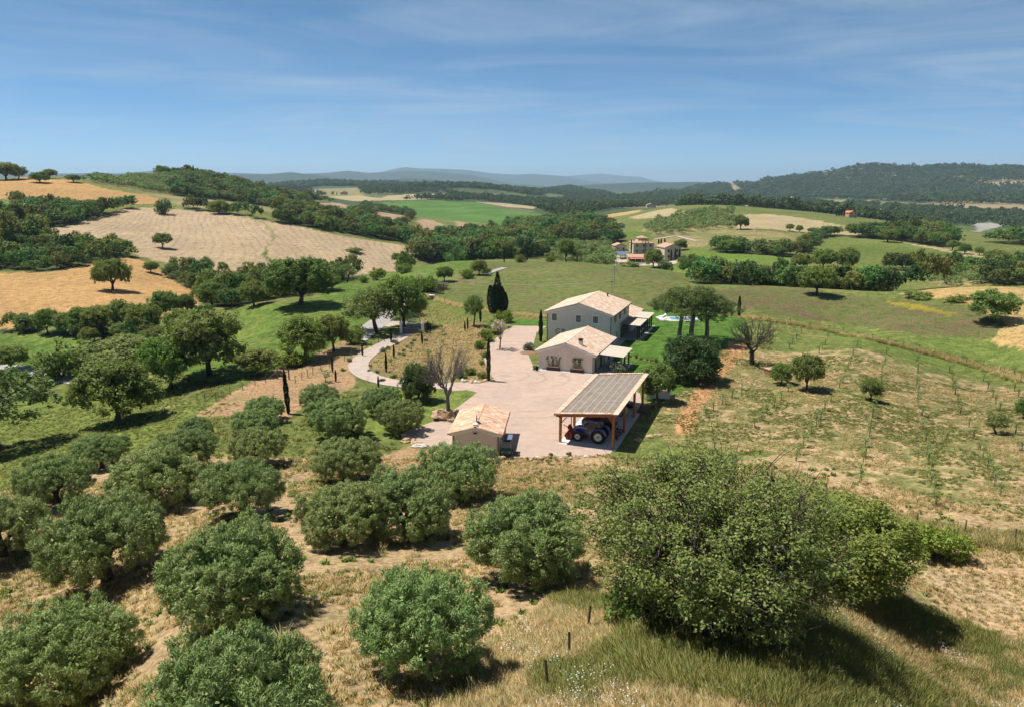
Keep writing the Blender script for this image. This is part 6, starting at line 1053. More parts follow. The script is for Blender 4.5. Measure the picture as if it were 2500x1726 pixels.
    rg = np.random.default_rng(650); tips = shell_tips(22, 3., 4.2, 1.5, rg); lobes = [(tuple(t), (.42, .42, .34)) for t in tips]
    tpl('blossom', [('trunk', tube_mesh('trunk', grow(tips, (.12, 0, 1.3), rg, .09, 4), BARK)), ('crown', crown_mesh('crown', lobes, 7, .2, 7, .15, .10, .2, rg, LM['white'], .5))], 3.8, 4.5)
    for s in range(3):        # young staked tree
        rg = np.random.default_rng(700+s); lobes = [((rg.normal()*.12, rg.normal()*.12, 1.15+.28*k), (.24, .24, .2)) for k in range(3)]
        tpl('sapling', [('stem', tube_mesh('stem', [((0, 0, 0), (.03, 0, 1.6), .022, .01)], BARK, 5)), ('stake', tube_mesh('stake', [((.1, 0, 0), (.1, 0, 1.35), .03, .03)], BARKG, 5)), ('foliage', crown_mesh('foliage', lobes, 7, .15, 8, .14, .06, .8, rg, LM['olive' if s else 'oak'], .6))], .8, 1.75)
    for s in range(2):        # young olive / fruit tree
        rg = np.random.default_rng(720+s); lobes = [((rg.normal()*.35, rg.normal()*.35, 1.5+rg.uniform(-.3, .7)), (.45, .45, .4)) for k in range(6)]
        tpl('youngtree', [('stem', tube_mesh('stem', grow([l[0] for l in lobes], (0, 0, .8), rg, .05, 3), BARK, 5)), ('foliage', crown_mesh('foliage', lobes, 9, .2, 14, .17, .07, .6, rg, LM['olive'], .6))], 1.9, 2.5)
    rg = np.random.default_rng(760); PP = []; AA = []; LL = []   # palm
    segs = [((0, 0, 0), (.1, 0, 6.), .26, .2)]
    for k in range(26):
        a = k*2.4; el = rg.uniform(-.35, 1.1); n = 34; t = np.linspace(.1, 1, n); R_ = 2.5*t*math.cos(el*.8); Zp = 6.+2.2*t*math.sin(el)-1.5*t*t
        PP.append(np.stack([R_*math.cos(a), R_*math.sin(a), Zp], 1)); sd = np.where(np.arange(n) % 2 == 0, 1, -1); AA.append(np.stack([math.cos(a)*.7-sd*math.sin(a), math.sin(a)*.7+sd*math.cos(a), np.full(n, -.35)], 1))
    V, F, lv = leafquads(np.concatenate(PP), np.concatenate(AA), .75, .09, rg); cr = mesh_np('fronds', V, F, None, dict(lv=('FLOAT', lv))); cr.materials.append(LM['oak'])
    tpl('palm', [('trunk', tube_mesh('trunk', segs, BARK, 8)), ('fronds', cr)], 5.2, 8.)
    # the large spreading trees in the foreground
    rg = np.random.default_rng(800)
    tips = shell_tips(175, 14., 10.5, .2, rg, 1., -.85); inner = shell_tips(45, 9., 8.5, 1.5, rg, 1., -.3)*.85; tips = np.concatenate([tips, inner])
    segs = []
    for k, (bx, by) in enumerate(((-.5, 0), (.6, .3), (.1, -.5), (-.1, .7))): segs += grow(tips[k::4], (bx*2.2, by*2.2, 1.3+.3*k), rg, .27, 6, (bx, by, 0))
    for t in tips:
        for _ in range(8): e = t+rg.normal(size=3)*.8; segs += curved(t-(t-np.array([0, 0, 3.]))*rg.uniform(0, .25), e, .03, .008, rg, 3, .12)[0]
    lobes = [(tuple(t), (rg.uniform(.7, 1.15),)*2+(rg.uniform(.5, .85),)) for t in tips]
    tpl('hero0', [('trunk', tube_mesh('trunk', segs, BARK, 6)), ('crown', crown_mesh('crown', lobes, 16, .38, 18, .165, .092, .2, rg, LM['dry'], .5, .2))], 15., 12.)
    rg = np.random.default_rng(801); tips = shell_tips(85, 7.5, 7.2, .0, rg, 1., -.85); lobes = [(tuple(t), (rg.uniform(.6, .95),)*2+(rg.uniform(.5, .75),)) for t in tips]
    tpl('hero1', [('trunk', tube_mesh('trunk', grow(tips, (0, 0, 1.2), rg, .28, 6), BARK, 6)), ('crown', crown_mesh('crown', lobes, 18, .34, 22, .18, .10, .4, rg, LM['oak'], .6, .12))], 8.4, 7.6)
    # coarse trees for woods seen from afar
    for kd, mat, nl, sz in (('wood', 'wood', 14, .62), ('woodolive', 'olive', 10, .62), ('hillwood', 'hill', 9, 1.5)):
        for s in range(4):
            rg = np.random.default_rng(900+s); w, h = 8., 7.; tips = shell_tips(20 if kd != 'hillwood' else 7, w, h, .6, rg, 1., -.3); rr = 1.25 if kd != 'hillwood' else 1.9
            lobes = [(tuple(t), (rr, rr, rr*.85)) for t in tips]; cr = crown_mesh(kd, lobes, 5 if kd != 'hillwood' else 3, .6, nl, sz, sz*.62, .3, rg, LM[mat], .8, .1); tpl(kd, [('crown', cr)], w+1.5, h+1)
make_templates()
TREE_NAME = dict(olive='olive_tree', oak='oak_tree', airy='tree', bush='bush', brightbush='bush', darkbush='bush', greybush='shrub', cypress='cypress_tree', widecypress='cypress_tree', pine='umbrella_pine', bare0='bare_tree', bare1='bare_tree', blossom='small_tree', sapling='sapling', evergreen='evergreen_bush', youngtree='young_tree', palm='palm_tree', hero0='spreading_tree', hero1='leafy_tree')
TREE_CAT = dict(evergreen='bush', bush='bush', brightbush='bush', darkbush='bush', greybush='shrub', sapling='sapling')
CROWN_SWAP = dict(dark='dark', bright='bright')
_tk = 0
def plant(kind, x, y, z, w, h, label, group=None, lean=(0, 0), rz=None, var=None):
    global _tk; _tk += 1
    parts, w0, h0 = TPL[kind][(_tk if var is None else var) % len(TPL[kind])]
    e = bpy.data.objects.new(TREE_NAME[kind], None); e.empty_display_size = .3; C.objects.link(e); e.location = (x, y, z-.05)
    e.rotation_euler = (lean[0], lean[1], rz if rz is not None else (_tk*2.399) % 6.283); e.scale = (w/w0, w/w0, h/h0)
    tag(e, label, TREE_CAT.get(kind, 'tree'), group)
    for nm, me in parts: link(bpy.data.objects.new(nm, me), e)
    return e
for t in TREES: plant(*t)
for k, q in enumerate(SAP): plant('sapling', *q[:3], .7+.12*(k*3 % 4), 1.4+.1*(k*7 % 5), 'thin staked sapling, '+SAP_ROWS[q[3]], 'staked saplings of the young orchard')
for k, q in enumerate(VRG): plant(*q, q[4]*.7, 'low rounded shrub on the verge of the driveway', 'low shrubs along the driveway verges')
# ---------------------------------------------------------------- woods that read as one mass
def scatter_group(kinds, name):
    g = bpy.data.node_groups.new(name, 'GeometryNodeTree'); g.interface.new_socket('Geometry', in_out='INPUT', socket_type='NodeSocketGeometry'); g.interface.new_socket('Geometry', in_out='OUTPUT', socket_type='NodeSocketGeometry')
    N = g.nodes; gi = N.new('NodeGroupInput'); go = N.new('NodeGroupOutput'); jn = N.new('GeometryNodeJoinGeometry')
    for ob in reversed(kinds):
        oi = N.new('GeometryNodeObjectInfo'); oi.inputs['Object'].default_value = ob; oi.inputs['As Instance'].default_value = True; g.links.new(oi.outputs['Geometry'], jn.inputs[0])
    ip = N.new('GeometryNodeInstanceOnPoints'); g.links.new(gi.outputs[0], ip.inputs['Points']); g.links.new(jn.outputs[0], ip.inputs['Instance']); ip.inputs['Pick Instance'].default_value = True
    def at(nm, ty):
        a = N.new('GeometryNodeInputNamedAttribute'); a.data_type = ty; a.inputs[0].default_value = nm; return a.outputs[0]
    g.links.new(at('idx', 'INT'), ip.inputs['Instance Index']); g.links.new(at('rot', 'FLOAT_VECTOR'), ip.inputs['Rotation']); g.links.new(at('scl', 'FLOAT_VECTOR'), ip.inputs['Scale'])
    g.links.new(ip.outputs[0], go.inputs[0]); return g
def scatter_object(name, P, rot, scl, idx, group, label, cat):
    me = mesh_np(name, P, None, None, dict(rot=('FLOAT_VECTOR', rot), scl=('FLOAT_VECTOR', scl)))
    a = me.attributes.new('idx', 'INT', 'POINT'); a.data.foreach_set('value', np.asarray(idx, np.int32))
    o = link(bpy.data.objects.new(name, me)); md = o.modifiers.new('scatter', 'NODES'); md.node_group = group; return tag(o, label, cat, None, 'stuff')
SRC = {}
def sources(kind):
    if kind not in SRC:
        obs = [bpy.data.objects.new('source_'+kind, p[0][1]) for p, w, h in TPL[kind]]; SRC[kind] = (scatter_group(obs, 'scatter_'+kind), len(obs), TPL[kind][0][1], TPL[kind][0][2])
    return SRC[kind]
_FB = [(np.array(p).min(0), np.array(p).max(0), p, c) for n, c, p in FIELDS]
def in_fields(x, y, skip=()):
    r = np.zeros(x.shape, bool)
    for lo, hi, p, c in _FB:
        if c in skip: continue
        i = np.where((x > lo[0]) & (x < hi[0]) & (y > lo[1]) & (y < hi[1]))[0]
        if len(i): r[i] |= poly_dist(x[i], y[i], p) < 0
    return r
def build_woods():
    for k, (name, kind, cl, par, poly) in enumerate(WOODS):
        sp, w0, w1, hr, keep, label = par; rg = np.random.default_rng(50+k); p = np.array(poly); lo = p.min(0); hi = p.max(0)
        gx, gy = np.meshgrid(np.arange(lo[0], hi[0], sp), np.arange(lo[1], hi[1], sp)); rows = keep < 0
        if rows: jit = .12; keep = -keep
        else: jit = .48
        x = gx.ravel()+rg.uniform(-jit, jit, gx.size)*sp; y = gy.ravel()+rg.uniform(-jit, jit, gx.size)*sp
        m = poly_dist(x, y, poly) < 0; x, y = x[m], y[m]
        m = ~in_fields(x, y, ('olivetan',) if rows else ()) & (rg.random(x.size) < keep*(.55+.9*fbm(x/(sp*7), y/(sp*7), 31))); x, y = x[m], y[m]
        n = len(x); z = height(x, y)-.2; g, nv, tw, th = sources(kind); w = rg.uniform(w0, w1, n)*rg.uniform(.8, 1.1, n)
        scl = np.stack([w/tw, w/tw, w*hr*rg.uniform(.8, 1.25, n)/th], 1); rot = np.stack([np.zeros(n), np.zeros(n), rg.uniform(0, 6.283, n)], 1)
        scatter_object(name, np.stack([x, y, z], 1), rot, scl, rg.integers(0, nv, n), g, label, 'woodland'); print(name, n)
build_woods()
# ---------------------------------------------------------------- building helpers
class MB:
    """collects simple solids, then links them as one mesh object"""
    def __init__(s): s.V = []; s.F = []
    def add(s, V, F): n = len(s.V); s.V += [tuple(v) for v in V]; s.F += [tuple(i+n for i in f) for f in F]; return s
    def box(s, x0, x1, y0, y1, z0, z1):
        return s.add([(x0, y0, z0), (x1, y0, z0), (x1, y1, z0), (x0, y1, z0), (x0, y0, z1), (x1, y0, z1), (x1, y1, z1), (x0, y1, z1)], [(3, 2, 1, 0), (4, 5, 6, 7), (0, 1, 5, 4), (1, 2, 6, 5), (2, 3, 7, 6), (3, 0, 4, 7)])
    def bar(s, p, q, a, b=None):
        b = b or a; p = Vector(p); q = Vector(q); d = (q-p).normalized(); r = Vector((0, 0, 1)) if abs(d.z) < .9 else Vector((1, 0, 0)); u = d.cross(r).normalized()*a/2; v = d.cross(u).normalized()*b/2
        V = [p-u-v, p+u-v, p+u+v, p-u+v, q-u-v, q+u-v, q+u+v, q-u+v]; return s.add(V, [(3, 2, 1, 0), (4, 5, 6, 7), (0, 1, 5, 4), (1, 2, 6, 5), (2, 3, 7, 6), (3, 0, 4, 7)])
    def prism(s, prof, axis, a, b):
        """closed 2-D profile pushed along an axis: 'y' profile is (x,z); 'x' profile is (y,z); 'z' profile is (x,y)"""
        f = {'y': lambda p, t: (p[0], t, p[1]), 'x': lambda p, t: (t, p[0], p[1]), 'z': lambda p, t: (p[0], p[1], t)}[axis]; n = len(prof)
        V = [f(p, a) for p in prof]+[f(p, b) for p in prof]; return s.add(V, [tuple(range(n))[::-1], tuple(range(n, 2*n))]+[(i, (i+1) % n, (i+1) % n+n, i+n) for i in range(n)])
    def lathe(s, prof, c, axis='z', n=20, ring=False):
        """profile [(r, t)] turned about an axis through c"""
        V = []; F = []; m = len(prof)
        for k in range(n):
            a = 2*math.pi*k/n; ca, sa = math.cos(a), math.sin(a)
            for r, t in prof:
                l = {'z': (r*ca, r*sa, t), 'y': (r*ca, t, r*sa), 'x': (t, r*ca, r*sa)}[axis]; V.append((c[0]+l[0], c[1]+l[1], c[2]+l[2]))
        for k in range(n):
            for i in range(m-1): F.append((k*m+i, ((k+1) % n)*m+i, ((k+1) % n)*m+i+1, k*m+i+1))
        if ring: F += [(k*m+m-1, ((k+1) % n)*m+m-1, ((k+1) % n)*m, k*m) for k in range(n)]
        else: F.append(tuple(k*m for k in range(n))); F.append(tuple(k*m+m-1 for k in range(n))[::-1])
        return s.add(V, F)
    def build(s, name, mat, parent=None, bevel=0., smooth=False, label=None):
        me = bpy.data.meshes.new(name); me.from_pydata(s.V, [], s.F); bm = bmesh.new(); bm.from_mesh(me); bmesh.ops.recalc_face_normals(bm, faces=bm.faces)
        if bevel: bmesh.ops.bevel(bm, geom=list(bm.edges), offset=bevel, segments=2, affect='EDGES', clamp_overlap=True)
        bm.to_mesh(me); bm.free(); me.materials.append(mat)
        if smooth: me.polygons.foreach_set('use_smooth', [True]*len(me.polygons)); me.set_sharp_from_angle(angle=R(35))
        o = bpy.data.objects.new(name, me); link(o, parent)
        if label: o['label'] = label
        return o
def pbox(name, mat, parent, *b, bevel=0.): return MB().box(*b).build(name, mat, parent, bevel)
def stucco(name, col):
    m, t, o = new_mat(name); b = NB(t); tc = b.n('ShaderNodeTexCoord').outputs['Object']; big = b.noise(tc, .6, 4, .6); fine = b.noise(tc, 22, 3, .6)
    c = b.mix(b.ramp(big, .3, .75), col, tuple(x*.90 for x in col)); p = b.n('ShaderNodeBsdfPrincipled', {'Base Color': c, 'Roughness': .9, 'Specular IOR Level': .15})
    bp = b.n('ShaderNodeBump', {'Height': fine, 'Strength': .25, 'Distance': .02}); t.links.new(bp.outputs[0], p.inputs['Normal']); t.links.new(p.outputs[0], o.inputs[0]); return m
def tile_mat(name, cols):
    m, t, o = new_mat(name); b = NB(t); lv = b.n('ShaderNodeAttribute', attribute_name='lv').outputs['Fac']; rn = b.n('ShaderNodeObjectInfo').outputs['Random']
    v = b.math('FRACT', b.math('ADD', lv, rn)); r = b.n('ShaderNodeValToRGB', {'Fac': v}); e = r.color_ramp.elements; e[0].color = (*cols[0], 1); e[1].color = (*cols[-1], 1); e[1].position = 1
    for i, c in enumerate(cols[1:-1]): q = e.new((i+1)/(len(cols)-1)); q.color = (*c, 1)
    tc = b.n('ShaderNodeTexCoord').outputs['Object']; n = b.noise(tc, 7, 4, .7); c = b.mix(b.ramp(n, .45, .8, 0., .45), r.outputs[0], (.42, .34, .27))
    p = b.n('ShaderNodeBsdfPrincipled', {'Base Color': c, 'Roughness': .85, 'Specular IOR Level': .15}); t.links.new(p.outputs[0], o.inputs[0]); return m
def gravel_mat(name, col, col2, scale=1.):
    m, t, o = new_mat(name); b = NB(t); pos = b.n('ShaderNodeNewGeometry').outputs['Position']; a = b.noise(pos, .12*scale, 5, .6, .6); f = b.noise(pos, 9*scale, 4, .75); g = b.noise(pos, .9*scale, 5, .65)
    c = b.mix(b.ramp(a, .35, .68), col, col2)
    # wheel marks: broken arcs where vehicles turn
    vd = b.n('ShaderNodeVectorMath', {0: pos, 1: (-1., 112., 0.)}, operation='DISTANCE').outputs['Value']; wv = b.math('SINE', b.math('ADD', b.math('MULTIPLY', vd, 2.1), b.math('MULTIPLY', a, 14.))); tr_ = b.math('MULTIPLY', b.ramp(wv, .72, .98), b.ramp(b.noise(pos, .07*scale, 3), .44, .64, 0., .5)); c = b.mix(tr_, c, tuple(x*.62 for x in col))
    dirt = b.ramp(b.noise(pos, .35*scale, 6, .7), .54, .74, 0., .45); c = b.mix(dirt, c, tuple(x*.74 for x in col2)); k = b.ramp(b.math('ADD', b.math('MULTIPLY', f, .6), b.math('MULTIPLY', g, .5)), .3, .85, .80, 1.14); c = b.mix(1., c, b.n('ShaderNodeCombineColor', {0: k, 1: k, 2: k}).outputs[0], 'MULTIPLY')
    p = b.n('ShaderNodeBsdfPrincipled', {'Base Color': c, 'Roughness': .95, 'Specular IOR Level': .1}); bp = b.n('ShaderNodeBump', {'Height': f, 'Strength': .5, 'Distance': .04}); t.links.new(bp.outputs[0], p.inputs['Normal']); t.links.new(p.outputs[0], o.inputs[0]); return m
M = dict(wall_grey=stucco('grey_render', (.69, .635, .58)), wall_pink=stucco('pink_render', (.73, .62, .54)), trim=stucco('pale_trim', (.79, .76, .71)), cream=stucco('cream_render', (.60, .50, .38)), ochre=stucco('ochre_render', (.52, .36, .22)),
 tile=tile_mat('clay_tiles', [(.50, .32, .215), (.57, .43, .32), (.45, .27, .175), (.63, .51, .40), (.54, .37, .26), (.66, .57, .47), (.48, .33, .245)]), tile_shed=tile_mat('new_clay_tiles', [(.52, .29, .165), (.60, .42, .29), (.46, .24, .135), (.68, .55, .43), (.55, .34, .21), (.64, .46, .33)]),
 roofbase=simple_mat('roof_boarding', (.40, .27, .20), .9), dark=simple_mat('dark_metal', (.045, .036, .032), .5, .3), gutter=simple_mat('gutter_metal', (.055, .035, .030), .45, .5), shutter=simple_mat('taupe_shutter', (.235, .200, .165), .7), glass=simple_mat('window_glass', (.05, .055, .06), .12, spec=.6),
 wood=simple_mat('orange_timber', (.42, .165, .058), .6, var=.2, scale=5), oldwood=simple_mat('grey_timber', (.20, .15, .11), .85, var=.25, scale=8), darkwood=simple_mat('dark_timber', (.085, .062, .045), .8, var=.25, scale=7), cane=simple_mat('cane_mat', (.560, .470, .375), .9, var=.14, scale=14, bump=.3), canedark=simple_mat('dark_cane', (.25, .20, .16), .9, var=.2, scale=12),
 slab=simple_mat('concrete', (.46, .45, .44), .9, var=.08, scale=1.2), paving=simple_mat('grey_paving', (.42, .40, .385), .85, var=.12, scale=2.5), felt=simple_mat('roofing_felt', (.165, .130, .098), .9, var=.28, scale=1.2, col2=(.225, .190, .155)), rust=simple_mat('rusty_steel', (.075, .035, .025), .8, var=.25, scale=9), white=simple_mat('white_paint', (.78, .77, .74), .6, var=.04),
 stone=simple_mat('warm_stone', (.46, .33, .20), .92, var=.25, scale=4, bump=.7, col2=(.30, .20, .115)), pstone=simple_mat('pale_stone', (.60, .55, .48), .9, var=.15, scale=5, bump=.4), bluep=simple_mat('blue_paint', (.026, .062, .33), .30, var=.05, spec=.6), redp=simple_mat('red_paint', (.50, .040, .025), .40, var=.08), rubber=simple_mat('tyre_rubber', (.018, .018, .018), .85), rimw=simple_mat('white_rim', (.66, .65, .62), .5),
 black=simple_mat('black_paint', (.010, .010, .012), .22, spec=.6), silver=simple_mat('silver_paint', (.52, .53, .54), .3, .35, spec=.6), chrome=simple_mat('chrome', (.6, .6, .6), .2, .9), lamp=simple_mat('clear_lamp', (.62, .63, .64), .15, spec=.7), orange=simple_mat('amber_lamp', (.7, .25, .03), .3), redlamp=simple_mat('red_lamp', (.4, .01, .01), .25),
 green=simple_mat('green_plastic', (.075, .145, .085), .5), solar=simple_mat('solar_glass', (.16, .20, .27), .18, spec=.8), solar2=simple_mat('dark_solar_glass', (.06, .085, .13), .2, spec=.7), water=simple_mat('pool_water', (.10, .33, .52), .08, spec=.6), soil=simple_mat('bed_soil', (.26, .155, .085), .95, var=.2, scale=5), cloth=simple_mat('blue_cloth', (.10, .16, .34), .8), brick=simple_mat('brick', (.33, .165, .10), .9, var=.2, scale=6), redroof=tile_mat('red_tiles', [(.50, .17, .08), (.56, .21, .10), (.46, .15, .075)]), tarmac=gravel_mat('pale_tarmac', (.36, .34, .315), (.32, .295, .27)), yard=gravel_mat('pink_gravel', (.440, .322, .252), (.385, .292, .236)), track=gravel_mat('drive_gravel', (.44, .345, .285), (.38, .32, .275)),
 grille=simple_mat('gate_slats', (.13, .115, .11), .6), whitepatch=simple_mat('pale_slab', (.62, .60, .57), .9, var=.06))
def tile_geom(w, l, t=.05):
    """one curved roof tile: x across, y down the slope (0 = upper end)"""
    V = []; n = 5
    for y, k in ((0, .86), (-l*1.12, 1.)):
        for i in range(n): a = math.pi*i/(n-1); V.append((-math.cos(a)*w*.5*k, y, .012+math.sin(a)*w*.27*k))
    F = [(i, i+1, n+i+1, n+i) for i in range(n-1)]; return V, F
def tiled_slope(parent, name, eave0, along, upv, length, run, tw, tl, mat, single=False, seed=1):
    """rows of tiles laid from the eave upwards; single: every tile its own object"""
    along = Vector(along).normalized(); upv = Vector(upv).normalized(); nrm = along.cross(upv).normalized()
    if nrm.z < 0: nrm = -nrm
    ncol = int(round(length/tw)); nrow = int(round(run/tl)); tw = length/ncol; tl = run/nrow; rg = np.random.default_rng(seed); V0, F0 = tile_geom(tw, tl)
    if single: me = bpy.data.meshes.new('tile'); me.from_pydata(V0, [], F0); me.materials.append(mat); me.polygons.foreach_set('use_smooth', [True]*len(me.polygons))
    VV = []; FF = []; LV = []; base = Vector(eave0); rot = Matrix((along, upv, nrm)).transposed()
    for c in range(ncol):
        for r in range(nrow):
            p = base+along*((c+.5)*tw)+upv*((r+1)*tl)+nrm*(.03+rg.uniform(0, .012)); tilt = rg.normal()*.03; M3 = rot @ Matrix.Rotation(tilt, 3, 'Z') @ Matrix.Rotation(-.10*.0+.055, 3, 'X')
            if single:
                o = link(bpy.data.objects.new('tile', me), parent); o.matrix_local = Matrix.Translation(p) @ M3.to_4x4()
            else:
                n = len(VV); VV += [tuple(p+M3 @ Vector(v)) for v in V0]; FF += [tuple(i+n for i in f) for f in F0]; LV += [rg.random()]*len(V0)
    if not single:
        m = mesh_np(name, np.array(VV), np.array(FF), None, dict(lv=('FLOAT', LV)), True); m.materials.append(mat); o = link(bpy.data.objects.new(name, m), parent); o['kind'] = 'stuff'; return o
def gable_roof(parent, x0, x1, y0, y1, zl, zr, xm, zm, mat, tw, tl, single=False, th=.12, seed=1):
    rb = MB().prism([(x0, zl-th), (xm, zm-th), (x1, zr-th), (x1, zr-.02), (xm, zm-.02), (x0, zl-.02)], 'y', y0, y1).build('roof', M['trim'], parent)
    for (xa, za, s) in ((x0, zl, 1), (x1, zr, -1)):
        run = math.hypot(xm-xa, zm-za); up = ((xm-xa)/run, 0, (zm-za)/run); tiled_slope(rb, 'roof_tiles', (xa, y0, za), (0, 1, 0), up, y1-y0, run-.06, tw, tl, mat, single, seed+s)
    cap = MB(); n = int((y1-y0)/.42)
    for k in range(n):
        a = y0+(y1-y0)*k/n; cap.prism([(xm-.17, zm-.02), (xm-.1, zm+.11), (xm, zm+.15), (xm+.1, zm+.11), (xm+.17, zm-.02)], 'y', a, a+(y1-y0)/n*.97)
    c = cap.build('ridge_cap', mat, rb)
    for xa, za in ((x0, zl), (x1, zr)): pbox('gutter', M['gutter'], rb, xa-.13 if xa == x0 else xa-.0, xa+.0 if xa == x0 else xa+.13, y0, y1, za-.16, za-.04)
    return rb
def window(parent, c, w, h, face, mat=None, sill=True, frame=.2):
    """face '-y' or '+x': a surround, a shutter or pane, a sill"""
    x, y, z = c; mat = mat or M['shutter']; d = .04; e = empty('window') if False else None
    def slab(u0, u1, z0, z1, t0, t1): return (x+u0, x+u1, y-t1, y-t0, z+z0, z+z1) if face == '-y' else (x+t0, x+t1, y+u0, y+u1, z+z0, z+z1)
    pane = MB().box(*slab(-w/2, w/2, -h/2, h/2, -.03, .03)).build('window', mat, parent)
    f = MB()
    for a in ((-w/2-frame, -w/2, -h/2-frame, h/2+frame), (w/2, w/2+frame, -h/2-frame, h/2+frame), (-w/2, w/2, h/2, h/2+frame), (-w/2, w/2, -h/2-frame, -h/2)): f.box(*slab(*a, -.01, .06))
    if frame: f.build('frame', M['trim'], pane)
    MB().box(*slab(-.012, .012, -h/2, h/2, .03, .038)).build('mullion', M['dark'], pane)
    if sill: MB().box(*slab(-w/2-frame-.12, w/2+frame+.12, -h/2-frame-.05, -h/2-frame+.03, .0, .14)).build('sill', M['trim'], pane)
    return pane
RZ = R(-20.5)
def annex():
    e = empty('annex_house', (4.32, 116.64, 0), RZ); tag(e, 'low pinkish annex house with tiled gable roof and round window', 'house')
    W, D, x = 9.35, 13.9, 4.62
    w = MB().prism([(0, -.1), (W, -.1), (W, 2.93), (x, 4.55), (0, 2.93)], 'y', 0, D).build('wall', M['wall_pink'], e)
    MB().prism([(-.45, 2.72), (-.45, 2.90), (x, 4.50), (W+.45, 2.90), (W+.45, 2.72), (W-.1, 2.72), (x, 4.28), (.1, 2.72)], 'y', -.16, -.003).build('cornice', M['trim'], e)
    gable_roof(e, -.52, W+.48, -.34, D+.35, 3.03, 3.03, x, 4.72, M['tile'], .31, .44, seed=3)
    rw = MB().lathe([(0, -.05), (.58, -.05), (.58, .01), (0, .01)], (x, -.05, 3.5), 'y', 28).build('round_window', M['trim'], e); MB().lathe([(.3, -.03), (.3, .02), (0, .02)], (x, -.11, 3.5), 'y', 24).build('pane', M['wall_pink'], rw); MB().lathe([(.36, -.04), (.42, -.04), (.42, 0), (.36, 0)], (x, -.115, 3.5), 'y', 24).build('ring', M['wall_pink'], rw)
    ch = MB().box(6.35, 6.95, 1.5, 2.1, 3.6, 4.85).build('chimney', M['wall_pink'], e, .015)
    cp = MB()
    for a in (6.38, 6.62, 6.86): cp.box(a-.05, a+.05, 1.52, 2.08, 4.85, 5.08)
    cp.box(6.3, 7.0, 1.45, 2.15, 5.08, 5.16); cp.build('chimney_cap', M['rust'], ch)
    for px in (W-.12, ): MB().bar((px, -.08, 0), (px, -.08, 2.8), .09).build('downpipe', M['gutter'], e)
    MB().bar((W+.08, 13.2, 0), (W+.08, 13.2, 2.9), .09).build('downpipe', M['gutter'], e)
    for k, (y0, y1) in enumerate(((.55, 1.7), (2.2, 3.6), (4.1, 5.5), (6.4, 7.6), (9.8, 11.0))):
        d = pbox('glass_door', M['glass'], e, W-.03, W+.02, y0, y1, .03, 2.35); f = MB()
        for a in (y0, (y0+y1)/2, y1): f.box(W-.02, W+.06, a-.05, a+.05, .03, 2.35)
        f.box(W-.02, W+.06, y0+.05, y1-.05, 2.25, 2.35); f.build('door_frame', M['trim'] if k % 2 else M['shutter'], d)
    # pergola with cane roof
    pg = empty('pergola', (4.32, 116.64, 0), RZ); tag(pg, 'cane-roofed pergola over the terrace of the annex', 'pergola')
    for (a, b) in ((13.35, 1.75), (13.35, 4.6), (13.35, 7.9)): MB().bar((a, b, 0), (a, b, 2.5), .24).build('post', M['oldwood'], pg)
    MB().bar((13.35, 1.3, 2.56), (13.35, 8.4, 2.56), .16, .2).build('beam', M['oldwood'], pg); MB().bar((9.95, 1.3, 2.84), (9.95, 8.4, 2.84), .12, .16).build('beam', M['oldwood'], pg)
    for k in range(9): y = 1.5+k*.85; MB().bar((9.9, y, 2.86), (13.75, y, 2.66), .09, .12).build('rafter', M['oldwood'], pg)
    for k in range(6):
        y = 1.35+k*1.19; MB().add([(9.92, y, 2.955), (13.85, y, 2.745), (13.85, y+1.15, 2.745), (9.92, y+1.15, 2.955), (9.92, y, 2.925), (13.85, y, 2.715), (13.85, y+1.15, 2.715), (9.92, y+1.15, 2.925)], [(0, 1, 2, 3), (7, 6, 5, 4), (0, 4, 5, 1), (1, 5, 6, 2), (2, 6, 7, 3), (3, 7, 4, 0)]).build('cane_panel', M['cane'], pg)
    return e
